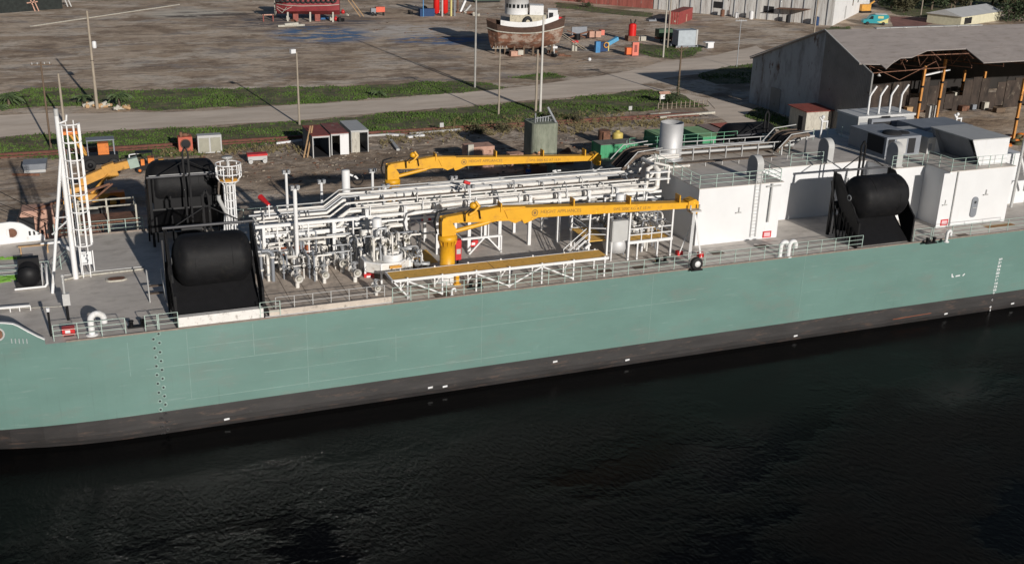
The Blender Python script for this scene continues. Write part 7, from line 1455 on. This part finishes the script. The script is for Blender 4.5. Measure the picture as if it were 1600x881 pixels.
tag(c1.build('green_rope_pile', LIME, None, P(10, 432, DECK)), 'bright lime green rope spread on the deck left of the winch', 'rope')
c1 = MB()
for k in range(14): a = P(random.uniform(-4, 22), random.uniform(402, 405), 7.56); c1.tube([a, a+Vector((random.uniform(-.8, .8), random.uniform(-.2, .2), .03))], .05, 4)
tag(c1.build('green_rope_pile', LIME, None, P(10, 400, DECK)), 'thin lime green rope strip behind the winch ropes', 'rope')
def bollard(px, py, lb):
    b = P(px, py, DECK); t = thing('bollard', lb, 'bollard', b, 'black double bollards')
    b.y += .35; t.location = b; ORG[t.name] = b
    MB().box(b.x-.6, b.x+.6, b.y-.18, b.y+.18, DECK, DECK+.1).build('base', BLKST, t)
    for s in (-.35, .35): MB().lathe((b.x+s, b.y, DECK+.1), [(.13, 0), (.13, .32), (.17, .34), (.17, .4), (0, .42)], 14).build('post', BLKST, t)
for px, py, lb in [(215, 514, 'black double bollard at the near rail left of the near left fender'), (745, 453, 'black double bollard at the near rail below the catwalk'), (1036, 413, 'dark bollard with green top under the boom rest side of the service platform'), (1458, 382, 'black double bollard right of the near right fender'), (1565, 290, 'x')][:4]: bollard(px, py, lb)
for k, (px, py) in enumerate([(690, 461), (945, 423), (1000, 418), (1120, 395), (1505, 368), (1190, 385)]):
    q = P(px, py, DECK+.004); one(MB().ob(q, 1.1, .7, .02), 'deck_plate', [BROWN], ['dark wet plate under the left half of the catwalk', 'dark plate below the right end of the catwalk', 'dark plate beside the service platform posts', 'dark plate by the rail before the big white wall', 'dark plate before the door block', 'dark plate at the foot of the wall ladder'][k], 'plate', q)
# boarding ladder by near left fender
q = P(246, 470, DECK); t = thing('step_ladder', 'small aluminium step ladder in the shade left of the near left fender', 'ladder', q)
for s in (-.5, .5): MB().tube([(q.x+s, q.y-.2, DECK), (q.x+s, q.y+.9, DECK+1.9), (q.x+s, q.y+1.2, DECK+1.9)], .05, 6).build('rail', GREYL, t)
MB().box(q.x-.45, q.x+.45, q.y+.0, q.y+.35, DECK+.5, DECK+.55).box(q.x-.45, q.x+.45, q.y+.3, q.y+.6, DECK+.95, DECK+1.0).build('tread', BROWN, t)
# gangway platform at the far edge by the yellow machines
q = PY(180, 330, 24.5); t = thing('gangway_tower', 'gangway platform with brown floor and pale rails beyond the foredeck edge', 'gangway', (3, 24, LAND))
MB().box(-.6, 4.0, 22.6, 25.2, 8.2, 8.3).build('floor', RUSTM, t); mb = MB()
for x in (-.5, 1.7, 3.9):
    for y in (22.7, 25.1): mb.bar((x, y, -2 if y < 25 else -2), (x, y, 9.6), .13)
mb.build('legs', CREAM, t); MB().tube([(-.5, 25.1, 9.5), (3.9, 25.1, 9.5), (3.9, 22.7, 9.5)], .06, 6).tube([(-.5, 25.1, 8.9), (3.9, 25.1, 8.9), (3.9, 22.7, 8.9)], .06, 6).tube([(-.5, 22.7, 9.5), (1.0, 22.7, 9.5)], .06, 6).build('handrail', CREAM, t)
# right edge: tall white hoop post
q = P(1590, 300, 12.66); x = PY(1585, 300, 6).x; t = thing('vent_post', 'tall pale hooped post with brace at the right picture edge', 'post', (x, 6, DECK)); xx = PY(1582, 310, 6).x
MB().tube([(xx, 6, DECK), (xx+.1, 6, 15.0), (xx+.35, 6, 15.7), (xx+.9, 6, 15.9), (xx+1.3, 6, 15.5), (xx+1.3, 6, 9)], .14, 10).build('hoop', GREYL, t); MB().tube([(xx, 6, 12.5), (xx+1.8, 6, 9.0)], .12, 8).build('brace', CLEAN, t); MB().prism([(xx-.8, DECK), (xx+2.6, DECK), (xx+2.6, DECK+2.2), (xx+.8, DECK+2.2)], 'Y', 7, 7.2).build('base_panel', WHITE, t)
for (px, py, z, y, lb) in [(1494, 190, ROOF, 16, 'white lit instrument post at the back right of the roof'), (1283, 205, ROOF, 17.5, 'white branching lamp bracket left of the generator box')]:
    x = PY(px, py, y).x; z1 = PY(px, 195 if px < 1400 else 190, y).z; t = thing('instrument_post', lb, 'post', (x, y, ROOF)); MB().tube([(x, y, ROOF), (x, y, z1+.6)], .09, 8).build('post', CLEAN, t); MB().tube([(x-.35, y, z1+.75), (x, y, z1+.3), (x+.6, y, z1+.3), (x+.6, y, z1-.6)], .08, 6).ball((x, y-.05, z1+.75), .18).build('head', CLEAN, t)
# white tank valve cluster behind the far boom tip
q = PY(925, 262, 20.8); t = thing('quay_arm_tank', 'white small vessel with branching pipes under the far boom tip', 'vessel', (q.x, 20.8, DECK))
MB().lathe((q.x, 20.8, q.z-1.6), [(.1, -.5), (.42, -.3), (.42, 1.2), (.3, 1.4), (.12, 1.5), (.12, 2.8)], 16).build('body', CLEAN, t); MB().tube([(q.x+.3, 20.8, q.z-.4), (q.x+1.0, 20.8, q.z), (q.x+2.0, 20.8, q.z-.7)], .06, 6).tube([(q.x-.3, 20.8, q.z-.6), (q.x-.8, 20.8, q.z-.3), (q.x-.9, 20.8, q.z-1.2)], .08, 6).bar((q.x, 20.8, DECK), (q.x, 20.8, q.z-2), .14).build('pipes', CLEAN, t)
q = PY(862, 270, 20.8); t = thing('valve_tree', 'white valve tree on the far deck edge below the orange float', 'valves', (q.x, 20.8, DECK)); mb = MB(); random.seed(4)
for k in range(12): a = Vector((q.x+random.uniform(-.7, .7), 20.8+random.uniform(-.3, .3), q.z+random.uniform(-1.1, .3))); mb.tube([a, a+Vector((random.uniform(-.5, .5), 0, random.uniform(-.5, .5)))], random.uniform(.06, .13), 6)
mb.bar((q.x, 20.8, DECK), (q.x, 20.8, q.z), .15); mb.build('valves', CLEAN, t)
# ------------------------------------------------------------------ ventilated bits: cable guys on the left
one(MB().tube([PY(0, 318, 24), PY(75, 347, 24)], .03, 4).tube([PY(0, 327, 24), PY(60, 352, 24)], .03, 4).tube([PY(0, 300, 24), PY(70, 335, 24)], .03, 4).bar((PY(75, 347, 24).x, 24, LAND), PY(75, 347, 24), .12), 'guy_wires', [BLKST], 'dark guy wires fanning to the left over the pink quay platform', 'wires', PY(75, 347, 24))
